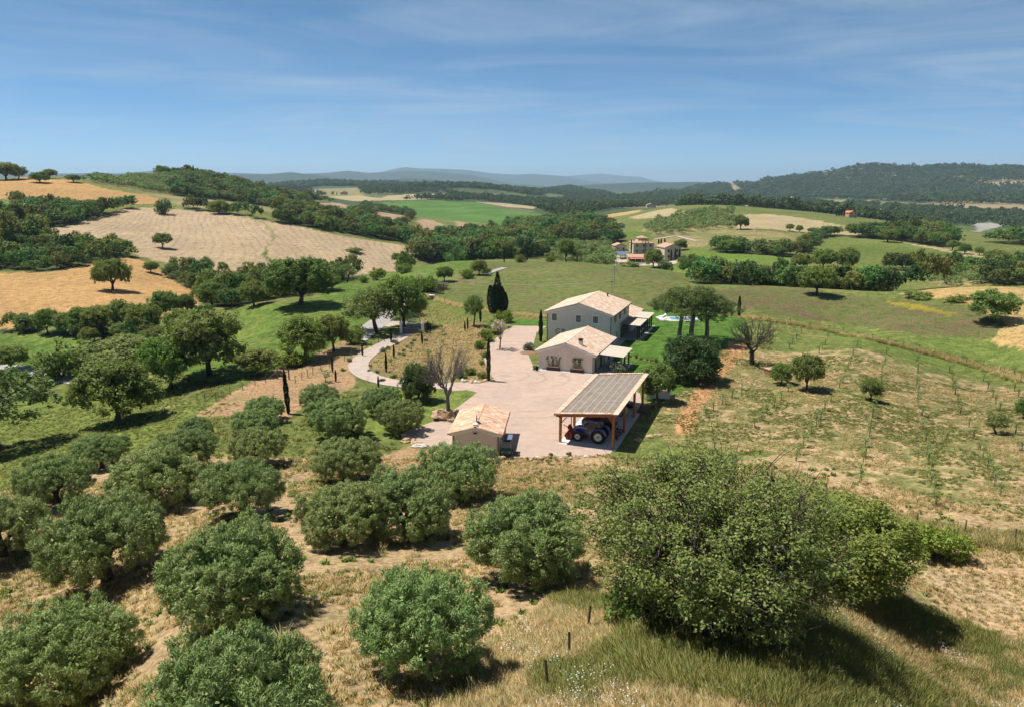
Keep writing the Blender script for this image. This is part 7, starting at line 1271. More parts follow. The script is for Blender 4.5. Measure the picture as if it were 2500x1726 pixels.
def main_house():
    e = empty('main_house', (4.32, 116.64, 0), RZ); tag(e, 'two-storey grey main house with pale tiled gable roof', 'house')
    X0, X1, Y0, Y1, xm = -4.95, 7.55, 20., 35.3, 1.3
    MB().prism([(X0, -.1), (X1, -.1), (X1, 5.78), (xm, 7.70), (X0, 5.78)], 'y', Y0, Y1).build('wall', M['wall_grey'], e)
    MB().prism([(X0-.4, 5.60), (X0-.4, 5.78), (xm, 7.66), (X1+.4, 5.78), (X1+.4, 5.60), (X1-.1, 5.60), (xm, 7.44), (X0+.1, 5.60)], 'y', Y0-.17, Y0-.003).build('cornice', M['trim'], e)
    gable_roof(e, X0-.5, X1+.45, Y0-.36, Y1+.35, 5.92, 5.92, xm, 7.92, M['tile'], .33, .46, seed=9)
    for x, z in ((-3.5, 4.92), (1.2, 4.88), (4.5, 4.90)): window(e, (x, Y0, z), .98, 1.30, '-y')
    for y in (23.0, 27.2, 31.4):
        p = window(e, (X1, y, 4.75), .85, 1.30, '+x', M['glass'])
        for s in (-1, 1): MB().box(X1+.065, X1+.10, y+s*.62-.2, y+s*.62+.2, 4.1, 5.4).build('shutter', M['shutter'], p)
    window(e, (X1, 24.6, 1.35), .7, 1.5, '+x', M['glass'])
    for px, py in ((X1-.10, Y0-.08), (X0+.05, Y0-.08), (X1+.08, Y1-.3)): MB().bar((px, py, 0), (px, py, 5.65), .09).build('downpipe', M['gutter'], e)
    for k in range(4):
        y0 = 28.2+k*1.7; d = pbox('glass_door', M['glass'], e, X1-.03, X1+.02, y0, y0+1.3, .03, 2.35); f = MB()
        for a in (y0, y0+.65, y0+1.3): f.box(X1-.02, X1+.06, a-.05, a+.05, .03, 2.35)
        f.box(X1-.02, X1+.06, y0+.05, y0+1.25, 2.25, 2.35); f.build('door_frame', M['shutter'], d)
    MB().lathe([(.12, 0), (.12, .75), (.2, .75), (.2, .95), (0, .95)], (3.6, 33.2, 7.0), 'z', 10).build('flue', M['dark'], e)
    # low wing behind
    MB().prism([(-1., -.1), (8.2, -.1), (8.2, 2.7), (3.6, 4.1), (-1, 2.7)], 'y', Y1+.02, 46.2).build('wing_wall', M['wall_grey'], e)
    gable_roof(e, -1.4, 8.6, Y1+.4, 46.5, 2.85, 2.85, 3.6, 4.3, M['tile'], .33, .46, seed=15)
    # initials on the front wall
    cu = bpy.data.curves.new('initials', 'FONT'); cu.body = 'GP'; cu.size = 1.55; cu.extrude = .03; cu.space_character = 1.12; to = bpy.data.objects.new('initials', cu); C.objects.link(to)
    dg = bpy.context.evaluated_depsgraph_get(); me = bpy.data.meshes.new_from_object(to.evaluated_get(dg)); bpy.data.objects.remove(to); me.materials.clear(); me.materials.append(M['shutter'])
    o = link(bpy.data.objects.new('lettering', me), e); o.location = (-3.35, Y0-.04, 1.68); o.rotation_euler = (R(90), 0, 0)
    for nm, (x0, x1, y0, y1), dark in (('left', (7.62, 11.4, 27.0, 34.5), 1.8), ('right', (8.7, 11.5, 35.3, 42.4), 0)):
        pg = empty('pergola', (4.32, 116.64, 0), RZ); tag(pg, 'half dark, half pale cane pergola beside the main house doors' if dark else 'pale cane pergola at the far end of the main house', 'pergola')
        for b in (y0+.3, y0+2.3, (y0+y1)/2+1., y1-.3): MB().bar((x1-.35, b, 0), (x1-.35, b, 2.7), .26).build('post', M['darkwood'], pg)
        MB().bar((x1-.35, y0, 2.78), (x1-.35, y1, 2.78), .16, .2).build('beam', M['oldwood'], pg)
        for k in range(8): y = y0+.1+k*(y1-y0-.2)/7; MB().bar((x0, y, 2.98), (x1+.1, y, 2.88), .08, .1).build('rafter', M['oldwood'], pg)
        n = 4
        for k in range(n):
            xa = x0+(x1+.2-x0)*k/n; xb = x0+(x1+.2-x0)*(k+1)/n-.03; za = 3.06-.1*k/n; zb = 3.06-.1*(k+1)/n
            MB().add([(xa, y0, za), (xb, y0, zb), (xb, y1, zb), (xa, y1, za), (xa, y0, za-.03), (xb, y0, zb-.03), (xb, y1, zb-.03), (xa, y1, za-.03)], [(0, 1, 2, 3), (7, 6, 5, 4), (0, 4, 5, 1), (1, 5, 6, 2), (2, 6, 7, 3), (3, 7, 4, 0)]).build('cane_panel', M['canedark'] if dark and k < 2 else M['cane'], pg)  # panels on the house side take the darker cane
    return e
def carport():
    o = (5.7, 81.7, 0); e = empty('carport', o, RZ); tag(e, 'orange timber carport with tile-edged felt roof', 'carport')
    zl, zr = 3.60, 4.38; sl = (zr-zl)/7.35; z = lambda x: zl+(x+.55)*sl
    for x in (0, 6.3):
        for y in (0, 6.1, 12.2, 18.2):
            h = z(x)-.42; p = MB().box(x-.14, x+.14, y-.14, y+.14, .05, h).build('post', M['wood'], e, .01)
            br = MB().bar((x, y+.1, h-.75), (x, y+.7, h-.05), .1, .12)
            br.bar((x+(.1 if x < 1 else -.1), y, h-.75), (x+(.7 if x < 1 else -.7), y, h-.05), .1, .12); br.build('brace', M['wood'], p)
    for x in (0, 6.3): MB().bar((x, -.5, z(x)-.29), (x, 18.7, z(x)-.29), .2, .26).build('beam', M['wood'], e)
    for y in (-.42, 6.1, 12.2, 18.6): MB().bar((-.45, y, z(-.45)-.2), (6.75, y, z(6.75)-.2), .16, .26).build('cross_beam', M['wood'], e)
    r = MB().add([(-.55, -.6, z(-.55)-.1), (6.8, -.6, z(6.8)-.1), (6.8, 18.9, z(6.8)-.1), (-.55, 18.9, z(-.55)-.1), (-.55, -.6, z(-.55)), (6.8, -.6, z(6.8)), (6.8, 18.9, z(6.8)), (-.55, 18.9, z(-.55))], [(3, 2, 1, 0), (4, 5, 6, 7), (0, 1, 5, 4), (1, 2, 6, 5), (2, 3, 7, 6), (3, 0, 4, 7)]).build('roof', M['wood'], e)
    w = (6.8-.5-.5+.0)/6
    for k in range(7):
        xa = .0+k*(6.25/7); xb = xa+6.25/7-.035; zz = .012+.006*(k % 2)
        MB().add([(xa, .05, z(xa)+zz), (xb, .05, z(xb)+zz), (xb, 18.3, z(xb)+zz), (xa, 18.3, z(xa)+zz), (xa, .05, z(xa)+.002), (xb, .05, z(xb)+.002), (xb, 18.3, z(xb)+.002), (xa, 18.3, z(xa)+.002)], [(0, 1, 2, 3), (0, 4, 5, 1), (1, 5, 6, 2), (2, 6, 7, 3), (3, 7, 4, 0)]).build('felt_strip', M['felt'], r)
    # seams and fillets between the strips
    for k in range(1, 7): xa = k*(6.25/7)-.02; MB().bar((xa, .05, z(xa)+.02), (xa, 18.3, z(xa)+.02), .05, .02).build('seam', M['cane'], r)
    for y in (4.9, 9.5, 14.): MB().bar((.1, y, z(.1)+.024), (6.1, y+.0, z(6.1)+.024), .04, .015).build('seam', M['slab'], r)
    # border of clay tiles: each its own piece
    V0, F0 = tile_geom(.30, .56); me = bpy.data.meshes.new('tile'); me.from_pydata(V0, [], F0); me.materials.append(M['tile']); rg = np.random.default_rng(4)
    def lay(x, y, rz): q = link(bpy.data.objects.new('tile', me), r); q.location = (x, y, z(x)+.03); q.rotation_euler = (0, -math.atan(sl), rz+rg.normal()*.04)
    n = 62
    for k in range(n): y = -.5+19.2*(k+.5)/n; lay(-.02, y, -math.pi/2); lay(6.30, y, math.pi/2)
    n = 22
    for k in range(n): x = .0+6.2*(k+.5)/n; lay(x, -.03, 0); lay(x, 18.35, math.pi)
    for y in (-.0, ): MB().bar((-.62, -.6, zl-.06), (-.62, 18.9, zl-.06), .12, .1).build('gutter', M['gutter'], r)
    MB().bar((-.25, 5.6, 0), (-.25, 5.6, z(-.25)-.1), .08).build('downpipe', M['gutter'], e)
    s = tag(pbox('carport_slab', M['slab'], None, -.1, 6.75, -.55, 18.6, 0.004, .055), 'grey concrete floor under the timber carport', 'floor', None, 'structure'); s.location = o; s.rotation_euler = (0, 0, RZ)
    s2 = tag(pbox('carport_apron', M['whitepatch'], None, -.1, .95, -.55, 10., .056, .062), 'pale strip of concrete along the open carport side', 'floor', None, 'structure'); s2.location = o; s2.rotation_euler = (0, 0, RZ)
def shed():
    e = empty('shed', (-1.44, 76.95, 0), R(-5)); tag(e, 'small pinkish shed with orange clay tile roof', 'shed')
    MB().prism([(-5.25, -.2), (0, -.2), (0, 2.62), (-2.62, 3.36), (-5.25, 2.62)], 'y', 0, 8.).build('wall', M['wall_pink'], e)
    MB().prism([(-5.6, 2.42), (-5.6, 2.60), (-2.62, 3.36), (.35, 2.60), (.35, 2.42), (-.35, 2.42), (-2.62, 3.14), (-4.9, 2.42)], 'y', -.13, -.003).build('cornice', M['trim'], e)
    gable_roof(e, -5.62, .40, -.3, 8.3, 2.72, 2.72, -2.62, 3.52, M['tile_shed'], .37, .52, True, .1, 21)
    MB().bar((-.10, -.08, -.1), (-.10, -.08, 2.5), .1).build('downpipe', M['gutter'], e); MB().bar((-5.15, -.08, -.1), (-5.15, -.08, 2.5), .09).build('downpipe', M['gutter'], e)
    lm = MB().box(-2.85, -2.45, -.18, -.06, 2.72, 2.86).build('wall_lamp', M['dark'], e); pbox('vent', M['wall_pink'], e, -2.35, -1.85, -.05, .02, 2.6, 2.9)
    pbox('door', M['shutter'], e, -.02, .03, 3.6, 4.6, .02, 2.1)
    d = empty('satellite_dish', (-4.0, 78.2, 3.35), R(-5)); tag(d, 'grey satellite dish and aerial on the shed ridge', 'dish')
    MB().lathe([(0, 0), (.25, .03), (.45, .10), (.47, .12), (.25, .05), (0, .02)], (0, 0, 0), 'x', 20).build('dish', M['paving'], d, smooth=True).location = (-.1, .25, .75)
    MB().bar((.25, .3, 0), (.25, .3, 1.6), .05).build('mast', M['chrome'], d); MB().bar((.25, .3, .7), (-.05, .28, .75), .04).build('bracket', M['chrome'], d); MB().bar((-.1, .25, .4), (-.62, .1, .62), .03).build('feed_arm', M['chrome'], d)
    a = MB().bar((-.15, .3, 1.5), (.6, .3, 1.5), .03)
    for k in range(5): a.bar((-.1+k*.16, .05, 1.5), (-.1+k*.16, .55, 1.5), .02)
    a.build('aerial', M['chrome'], d)
    b = pbox('antenna_box', M['white'], None, -.24, .24, -.3, .2, .0, .30, bevel=.02); b.location = (-4.05, 77.35, 3.55); b.rotation_euler = (0, 0, R(-5)); tag(b, 'white box at the front end of the shed ridge', 'box')
def sheets():
    def poly(name, pts, z, mat, label, cat='ground'):
        P3 = [Vector((p[0], p[1], z)) for p in pts]; bm = bmesh.new(); vs = [bm.verts.new(p) for p in P3]
        for t in tessellate_polygon([P3]):
            f = bm.faces.new([vs[k] for k in t]); f.normal_update()
            if f.normal.z < 0: f.normal_flip()
        me = bpy.data.meshes.new(name); bm.to_mesh(me); bm.free(); me.materials.append(mat); return tag(link(bpy.data.objects.new(name, me)), label, cat, None, 'structure')
    poly('gravel_yard', PT['yard'], .030, M['yard'], 'pinkish gravel yard between the houses, the shed and the carport')
    def ribbon(name, pts, w, mat, label, dz=.05, cat='road'):
        p = np.array([(q[0], q[1]) for q in pts]);
        for _ in range(3): p[1:-1] = (p[:-2]+2*p[1:-1]+p[2:])/4
        t = np.gradient(p, axis=0); t = unit(t); nn = np.stack([-t[:, 1], t[:, 0]], 1); V = []; K = 5
        for i in range(len(p)):
            for k in range(K): q = p[i]+nn[i]*w*(k/(K-1)-.5); V.append((q[0], q[1], 0))
        V = np.array(V); V[:, 2] = height(V[:, 0], V[:, 1])+dz*(np.clip(np.repeat(np.arange(len(p)), K)/6., 0, 1) if name == 'driveway' else 1); F = [(i*K+k, (i+1)*K+k, (i+1)*K+k+1, i*K+k+1) for i in range(len(p)-1) for k in range(K-1)]
        me = bpy.data.meshes.new(name); me.from_pydata([tuple(v) for v in V], [], F); bm = bmesh.new(); bm.from_mesh(me); 
        if sum(f.normal.z for f in bm.faces) < 0: bmesh.ops.reverse_faces(bm, faces=bm.faces)
        bm.to_mesh(me); bm.free(); me.materials.append(mat); me.polygons.foreach_set('use_smooth', [True]*len(me.polygons)); return tag(link(bpy.data.objects.new(name, me)), label, cat, None, 'structure')
    ribbon('driveway', PT['drive'], 3.3, M['track'], 'pale gravel driveway bending from the gate to the yard', .08); ribbon('gate_apron', PT['road'], 4.5, M['track'], 'gravel apron outside the gate', .10)
    ribbon('lane', PT['lane'], 4.2, M['tarmac'], 'grey lane running past the gate under the trees', .12); ribbon('white_road', PT['whiteroad'], 4.2, M['tarmac'], 'pale road among the trees at the left edge', .14)
    ribbon('path', PT['path'], 2.2, M['tarmac'], 'short pale path beside the broom bushes', .14); ribbon('hill_road', PT['hillroad'], 3., M['track'], 'thin road above the hay field behind the villa', .25)
    ct, st = math.cos(RZ), math.sin(RZ); L = lambda x, y: (4.32+x*ct-y*st, 116.64+x*st+y*ct)
    poly('terrace', [L(*q) for q in ((9.37, -.8), (10.2, -.6), (13.9, 1.2), (13.9, 8.6), (10.2, 9.2), (10.0, 14.6), (8.9, 20.8), (8.9, 26.8), (11.8, 27.), (11.9, 43.), (7.6, 43.), (7.57, 20.), (9.37, 14.))], .05, M['paving'], 'grey paved terrace along the garden side of both houses', 'terrace')
    poly('plinth', [L(*q) for q in ((-1.2, -1.1), (9.6, -.75), (9.5, -.02), (.0, -.02), (-.02, 4), (-.5, 4))], .045, M['slab'], 'narrow pale paving strip at the foot of the annex gable', 'paving')
sheets(); annex(); main_house(); carport(); shed()
# ---------------------------------------------------------------- vehicles and farm things
CP = (5.7, 81.7, 0)
def cp(x, y, z=.055): c, s = math.cos(RZ), math.sin(RZ); return (CP[0]+x*c-y*s, CP[1]+x*s+y*c, z)
def text_mesh(body, size, mat, parent, loc, rot, name='lettering'):
    cu = bpy.data.curves.new('t', 'FONT'); cu.body = body; cu.size = size; cu.extrude = .004; cu.align_x = 'CENTER'; cu.resolution_u = 2; to = bpy.data.objects.new('t', cu); C.objects.link(to); me = bpy.data.meshes.new_from_object(to.evaluated_get(bpy.context.evaluated_depsgraph_get())); bpy.data.objects.remove(to); me.materials.clear(); me.materials.append(mat)
    o = link(bpy.data.objects.new(name, me), parent); o.location = loc; o.rotation_euler = rot; return o
def wheel(parent, x, y, r, w, rim=None, lug=False, s=1):
    t = MB().lathe([(r*.58, -w/2), (r*.92, -w/2), (r, -w*.36), (r, w*.36), (r*.92, w/2), (r*.58, w/2)], (0, 0, 0), 'y', 28, True)
    if lug:
        for k in range(20):
            a = k*2*math.pi/20
            for sd in (-1, 1): aa = a+(.08 if sd > 0 else -.08); p = Vector((math.cos(aa)*r, sd*w*.45, math.sin(aa)*r)); q = Vector((math.cos(aa+.16)*r, 0, math.sin(aa+.16)*r)); t.bar(p, q, .07, .06)
    o = t.build('wheel', M['rubber'], parent); o.location = (x, y, r)
    MB().lathe([(0, s*w*.28), (r*.22, s*w*.30), (r*.46, s*w*.14), (r*.58, s*w*.44), (r*.60, s*w*.47), (r*.60, s*w*.2), (0, s*w*.1)], (0, 0, 0), 'y', 24).build('rim', rim or M['chrome'], o, smooth=True)
    MB().lathe([(0, s*w*.36), (r*.13, s*w*.34), (r*.13, s*w*.2)], (0, 0, 0), 'y', 12).build('hub', M['dark'], o); return o
def tractor():
    # local x points to the rear, y away from the viewer; nose to the left
    e = empty('tractor', cp(2.95, 1.95), RZ); tag(e, 'blue tractor with white wheels parked at the front of the carport', 'tractor')
    for y, s in ((-.85, -1), (.85, 1)): wheel(e, 1.35, y, .84, .50, M['rimw'], True, s); wheel(e, -1.15, y*.97, .60, .40, M['rimw'], True, s)
    MB().prism([(-1.75, .72), (-1.9, 1.0), (-1.78, 1.46), (-1.3, 1.66), (.1, 1.82), (.1, 1.0), (-.4, .72)], 'y', -.36, .36).build('hood', M['bluep'], e, .05, True)
    MB().prism([(-1.6, .45), (-1.6, .8), (1.6, .95), (1.6, .5), (.2, .42)], 'y', -.24, .24).build('chassis', M['dark'], e, .03)
    MB().prism([(-1.93, 1.02), (-1.80, 1.42), (-1.84, 1.44), (-1.97, 1.02)], 'y', -.30, .30).build('grille', M['black'], e)
    for s in (-1, 1): MB().box(-1.93, -1.80, s*.22-.1, s*.22+.1, 1.26, 1.38).build('headlight', M['lamp'], e)
    cab = MB().prism([(-.02, 1.02), (.02, 1.9), (.12, 2.52), (1.42, 2.52), (1.62, 1.8), (1.45, 1.30), (.85, 1.12), (.5, .72), (.1, .72)], 'y', -.70, .70).build('cab', M['glass'], e, .02)
    f = MB()
    for s in (-.71, .71):
        for p, q in (((-.02, s, 1.0), (.12, s, 2.52)), ((1.0, s, 1.25), (1.0, s, 2.52)), ((1.62, s, 1.8), (1.42, s, 2.52)), ((.0, s, .95), (.5, s, .72)), ((1.45, s, 1.3), (1.62, s, 1.8))): f.bar(p, q, .08)
    f.build('frame', M['black'], cab); MB().prism([(-.10, 2.50), (-.02, 2.66), (.3, 2.72), (1.4, 2.70), (1.62, 2.60), (1.62, 2.50)], 'y', -.84, .84).build('cab_roof', M['bluep'], e, .04, True); pbox('roof_panel', M['dark'], e, .15, 1.35, -.6, .6, 2.722, 2.74)
    for s in (-1, 1):
        pr = []
        for k in range(9): a = R(205-k*24); pr.append((1.35+math.cos(a)*.98, .84+math.sin(a)*.98))
        for k in range(8, -1, -1): a = R(205-k*24); pr.append((1.35+math.cos(a)*.90, .84+math.sin(a)*.90))
        MB().prism(pr, 'y', s*.62 if s > 0 else -1.14, 1.14 if s > 0 else -.62).build('fender', M['bluep'], e); MB().box(2.05, 2.15, s*.9-.12, s*.9+.12, 1.30, 1.44).build('tail_lamp', M['rimw'], e)
        pr = [(-1.15+math.cos(R(a))*.68, .6+math.sin(R(a))*.68) for a in range(20, 171, 25)]+[(-1.15+math.cos(R(a))*.64, .6+math.sin(R(a))*.64) for a in range(170, 19, -25)]; MB().prism(pr, 'y', s*.83-.2, s*.83+.2).build('front_fender', M['black'], e)
        MB().bar((-.02, s*.75, 2.1), (-.25, s*1.05, 2.1), .03).bar((-.25, s*1.05, 1.95), (-.25, s*1.05, 2.25), .05, .14).build('mirror', M['black'], e); MB().box(.4, .9, s*.78-.14, s*.78+.14, .45, .62).build('step', M['dark'], e)
    MB().bar((-.1, .48, 1.5), (-.1, .48, 2.75), .09).build('exhaust', M['dark'], e); MB().box(1.0, 1.08, -.80, -.72, 2.36, 2.48).build('beacon', M['orange'], e)
    pbox('seat', M['dark'], e, .7, 1.15, -.25, .25, 1.1, 1.85); MB().bar((1.6, 0, .6), (2.2, 0, .55), .3, .12).build('hitch', M['dark'], e)
    text_mesh('NEW HOLLAND', .17, M['lamp'], e, (-.75, -.365, 1.48), (R(90), 0, 0))
    g = empty('mulcher', cp(.75, 2.0), RZ); tag(g, 'red mulching implement on the front of the blue tractor', 'implement')
    MB().prism([(-.55, .25), (-.6, .6), (-.25, 1.0), (.25, .95), (.4, .5), (.2, .2)], 'y', -.9, .9).build('housing', M['redp'], g, .03); MB().lathe([(0, -.93), (.30, -.93), (.30, -.905), (0, -.905)], (-.1, 0, .58), 'y', 18).build('side_disc', M['rust'], g)
    MB().bar((.2, -.4, .9), (-.25, -.4, 1.45), .12).bar((.2, .4, .9), (-.25, .4, 1.45), .12).bar((-.25, -.5, 1.45), (-.25, .5, 1.45), .16).box(-.35, -.05, -.2, .2, 1.05, 1.55).build('frame', M['redp'], g); MB().bar((-.3, 0, 1.2), (-.95, -.1, 1.55), .07).build('shaft', M['dark'], g); MB().lathe([(0, -.15), (.14, -.12), (.14, .1), (0, .12)], (-.2, -.3, 1.25), 'x', 12).build('motor', M['dark'], g)
    for k in range(3): MB().box(-.5+k*.3, -.32+k*.3, -.6, -.5, .0, .26).build('skid', M['rust'], g)
def car(loc, rz, mat, label, L=4.3, Wd=1.78, H=1.48):
    """hatchback lofted from cross-sections; nose along +x"""
    e = empty('car', loc, rz); tag(e, label, 'car', 'cars under the carport'); hw = Wd/2
    st = [(-.50, .42, .80, .80, .80), (-.485, .30, .92, .93, .86), (-.40, .24, .96, .97, .95), (-.2, .22, .95, .96, 1.), (.1, .22, .93, .94, 1.), (.25, .23, .90, .91, .99), (.40, .25, .80, .82, .96), (.47, .30, .70, .72, .88), (.50, .38, .60, .60, .74)]
    V = []; F = []
    for f, zb, zs, zt, w in st:
        x = f*L; V += [(x, -hw*w*.92, zb), (x, -hw*w, (zb+zs)*.5), (x, -hw*w*.95, zs), (x, -hw*w*.7, zt+.02), (x, 0, zt+.035), (x, hw*w*.7, zt+.02), (x, hw*w*.95, zs), (x, hw*w, (zb+zs)*.5), (x, hw*w*.92, zb)]
    n = 9
    for i in range(len(st)-1):
        for k in range(n-1): F.append((i*n+k, (i+1)*n+k, (i+1)*n+k+1, i*n+k+1))
        F.append((i*n+n-1, (i+1)*n+n-1, (i+1)*n, i*n))
    F += [tuple(range(n)), tuple(range((len(st)-1)*n, len(st)*n))]; b = MB().add(V, F).build('body', mat, e, 0, True)
    gl = [(-.47, .94, .80), (-.36, 1.36, .70), (-.22, H-.02, .68), (.0, H-.03, .68), (.10, H-.10, .68), (.27, .93, .80)]; V = []; F = []
    for f, z, w in gl: V += [(f*L, -hw*.90, .90), (f*L, -hw*w*1.0, z), (f*L, hw*w, z), (f*L, hw*.90, .90)]
    for i in range(len(gl)-1):
        for k in range(3): F.append((i*4+k, (i+1)*4+k, (i+1)*4+k+1, i*4+k+1))
    MB().add(V, F).build('windows', M['glass'], e, 0)
    rf = [(-.37, 1.355, .69), (-.22, H, .675), (.0, H-.01, .675), (.085, H-.075, .675)]; V = []; F = []
    for f, z, w in rf: V += [(f*L, -hw*w, z+.012), (f*L, -hw*w*.6, z+.035), (f*L, hw*w*.6, z+.035), (f*L, hw*w, z+.012)]
    for i in range(3):
        for k in range(3): F.append((i*4+k, (i+1)*4+k, (i+1)*4+k+1, i*4+k+1))
    MB().add(V, F).build('roof', mat, e, 0, True); pl = MB()
    for s in (-1, 1):
        for p, q in (((.27*L, s*hw*.86, .93), (.09*L, s*hw*.68, H-.06)), ((-.08*L, s*hw*.88, .93), (-.09*L, s*hw*.68, H-.01)), ((-.45*L, s*hw*.84, .95), (-.35*L, s*hw*.69, 1.38))): pl.bar(p, q, .07)
    pl.build('pillar', mat, e)
    for x in (-.30*L, .31*L):
        for s in (-1, 1): wheel(e, x, s*(hw-.10), .32, .21, M['chrome'], False, s)
    for s in (-1, 1):
        MB().prism([(.40*L, .62), (.485*L, .56), (.475*L, .70), (.40*L, .76)], 'y', s*hw*.62-.16, s*hw*.62+.16).build('headlight', M['lamp'], e, .01); MB().box(-.495*L, -.46*L, s*hw*.72-.12, s*hw*.72+.12, .68, .90).build('tail_light', M['redlamp'], e, .01); MB().box(.16*L, .20*L, s*(hw+.08)-.1, s*(hw+.08)+.1, .92, 1.06).build('mirror', mat, e, .02)
    pbox('grille', M['dark'], e, .47*L, .502*L, -.45, .45, .40, .54); pbox('number_plate', M['rimw'], e, .50*L, .508*L, -.26, .26, .34, .44)
def cart():
    e = empty('golf_cart', (-.58, 78.1, .03), R(-5)); tag(e, 'green golf cart with a flat roof beside the shed', 'cart')
    for x in (-.48, .48):
        for y in (-.75, .85): w = wheel(e, 0, 0, .23, .2, M['rimw'], False, 1); w.location = (x, y, .23); w.rotation_euler = (0, 0, R(90))
    MB().prism([(-1.25, .28), (-1.25, .75), (-.75, .92), (-.45, .55), (.25, .5), (.35, .8), (1.15, .8), (1.2, .35)], 'x', -.56, .56).build('body', M['green'], e, .04, True); pbox('seat', M['black'], e, -.5, .5, .1, .6, .8, .95, bevel=.03); pbox('backrest', M['black'], e, -.5, .5, .58, .7, .95, 1.35, bevel=.03); pbox('floor', M['dark'], e, -.5, .5, -.5, .2, .45, .52)
    for x in (-.52, .52):
        for y0, y1 in ((-.72, -.5), (.8, .75)): MB().bar((x, y0, .8), (x, y1, 1.88), .045).build('roof_post', M['rimw'], e)
    pbox('roof', M['solar2'], e, -.62, .0, -.7, .95, 1.88, 1.93, bevel=.02); pbox('roof', M['solar'], e, .0, .62, -.7, .95, 1.882, 1.932, bevel=.02); MB().bar((0, -.55, .9), (0, -.3, 1.15), .04).build('steering_column', M['black'], e); MB().lathe([(.17, -.015), (.2, 0), (.17, .015)], (0, -.28, 1.17), 'z', 16).build('steering_wheel', M['black'], e); MB().add([(-.5, -.72, .85), (.5, -.72, .85), (.5, -.56, 1.6), (-.5, -.56, 1.6)], [(0, 1, 2, 3)]).build('windscreen', M['solar'], e)
    for s in (-1, 1): MB().lathe([(0, -.03), (.08, -.02), (.08, .03)], (s*.4, -1.26, .62), 'y', 12).build('headlight', M['lamp'], e)
def farm_things():
    tractor(); car(cp(3.0, 7.0), RZ, M['black'], 'black car behind the tractor under the carport'); car(cp(3.3, 12.9), RZ, M['silver'], 'silver car in the middle of the carport'); car(cp(3.5, 16.0), RZ, M['black'], 'dark car at the far end of the carport', 4.1); cart()
    e = empty('pallet_stack', cp(6.9, 15.6, .02), RZ); tag(e, 'wooden pallets stacked beside the carport', 'pallet')
    for k in range(3):
        z = k*.145
        for x in (-.5, 0, .5): MB().box(x-.05, x+.05, -1.25, 1.25, z, z+.1).build('bearer', M['oldwood'], e)
        for j in range(8): y = -1.2+j*.325; MB().box(-.6, .6, y, y+.15, z+.1, z+.125).build('slat', M['oldwood'], e)
    e = empty('harrow', cp(5.85, 4.6), RZ); tag(e, 'rusty red harrow beside the carport posts', 'implement'); fr = MB()
    for y in (-1.1, 0, 1.1): fr.bar((-.4, y, .45), (.4, y, .45), .09)
    for x in (-.4, .4): fr.bar((x, -1.2, .45), (x, 1.2, .45), .09)
    fr.bar((0, 0, .45), (0, -.3, 1.15), .09).bar((-.35, 0, .45), (0, -.3, 1.15), .07).bar((.35, 0, .45), (0, -.3, 1.15), .07).build('frame', M['rust'], e)
    for k in range(9): y = -1.1+k*.27; x = (-.4, 0, .4)[k % 3]; MB().bar((x, y, .45), (x+.06, y+.08, .02), .05).build('tine', M['rust'], e)
    # planters with trained climbers
    for x0, nm in ((2.68, 'left'), (6.68, 'right')):
        c, s = math.cos(RZ), math.sin(RZ); P = (4.32+x0*c+.38*s, 116.64+x0*s-.38*c, .05); e = empty('planter', P, RZ); tag(e, 'rusty steel planter with a climber, %s one on the annex gable' % nm, 'planter'); MB().box(-1.05, 1.05, -.27, .27, 0, .58).build('trough', M['rust'], e, .012); pbox('soil', M['soil'], e, -1., 1., -.22, .22, .581, .60)
        rg = np.random.default_rng(int(x0*10)); segs = []; lob = []
        for k in range(5):
            x = -.8+k*.4; pts = [(x, .1, .58)]
            for j in range(4): pts.append((pts[-1][0]+rg.uniform(-.22, .22), .2, .58+(j+1)*.38))
            if nm == 'right': pts.append((pts[-1][0]+.35, .2, pts[-1][2]+.02))
            for a, b in zip(pts, pts[1:]): segs.append((a, b, .018, .012)); lob.append(((b[0], b[1], b[2]), (.13, .06, .13)))
        link(bpy.data.objects.new('stems', tube_mesh('stems', segs, BARK, 5)), e); link(bpy.data.objects.new('leaves', crown_mesh('leaves', lob, 4, .12, 8, .13, .08, .4, rg, LM['bright'], .5)), e)
    # terrace furniture
    c, s = math.cos(RZ), math.sin(RZ); T_ = lambda x, y: (4.32+x*c-y*s, 116.64+x*s+y*c, .055); e = empty('garden_table', T_(12., 3.9), RZ); tag(e, 'terrace table with a blue cloth under the annex pergola', 'table'); pbox('table_top', M['cloth'], e, -.5, .5, -.9, .9, .72, .77)
    for x in (-.42, .42):
        for y in (-.8, .8): pbox('leg', M['oldwood'], e, x-.03, x+.03, y-.03, y+.03, 0, .72)
    for k, (dx, dy, a, nm) in enumerate(((-.95, -.4, 0, 'left near'), (-.95, .5, 0, 'left far'), (.95, -.4, math.pi, 'right near'), (.95, .5, math.pi, 'right far'))):
        p = T_(12.+dx, 3.9+dy); ch = empty('garden_chair', p, RZ+a); tag(ch, 'wooden terrace chair on the %s side of the blue table' % nm, 'chair', 'terrace chairs'); pbox('seat', M['brick'], ch, -.22, .22, -.22, .22, .42, .46); pbox('backrest', M['brick'], ch, -.25, -.21, -.22, .22, .48, .9)
        for x in (-.2, .2):
            for y in (-.2, .2): pbox('leg', M['brick'], ch, x-.02, x+.02, y-.02, y+.02, 0, .42)
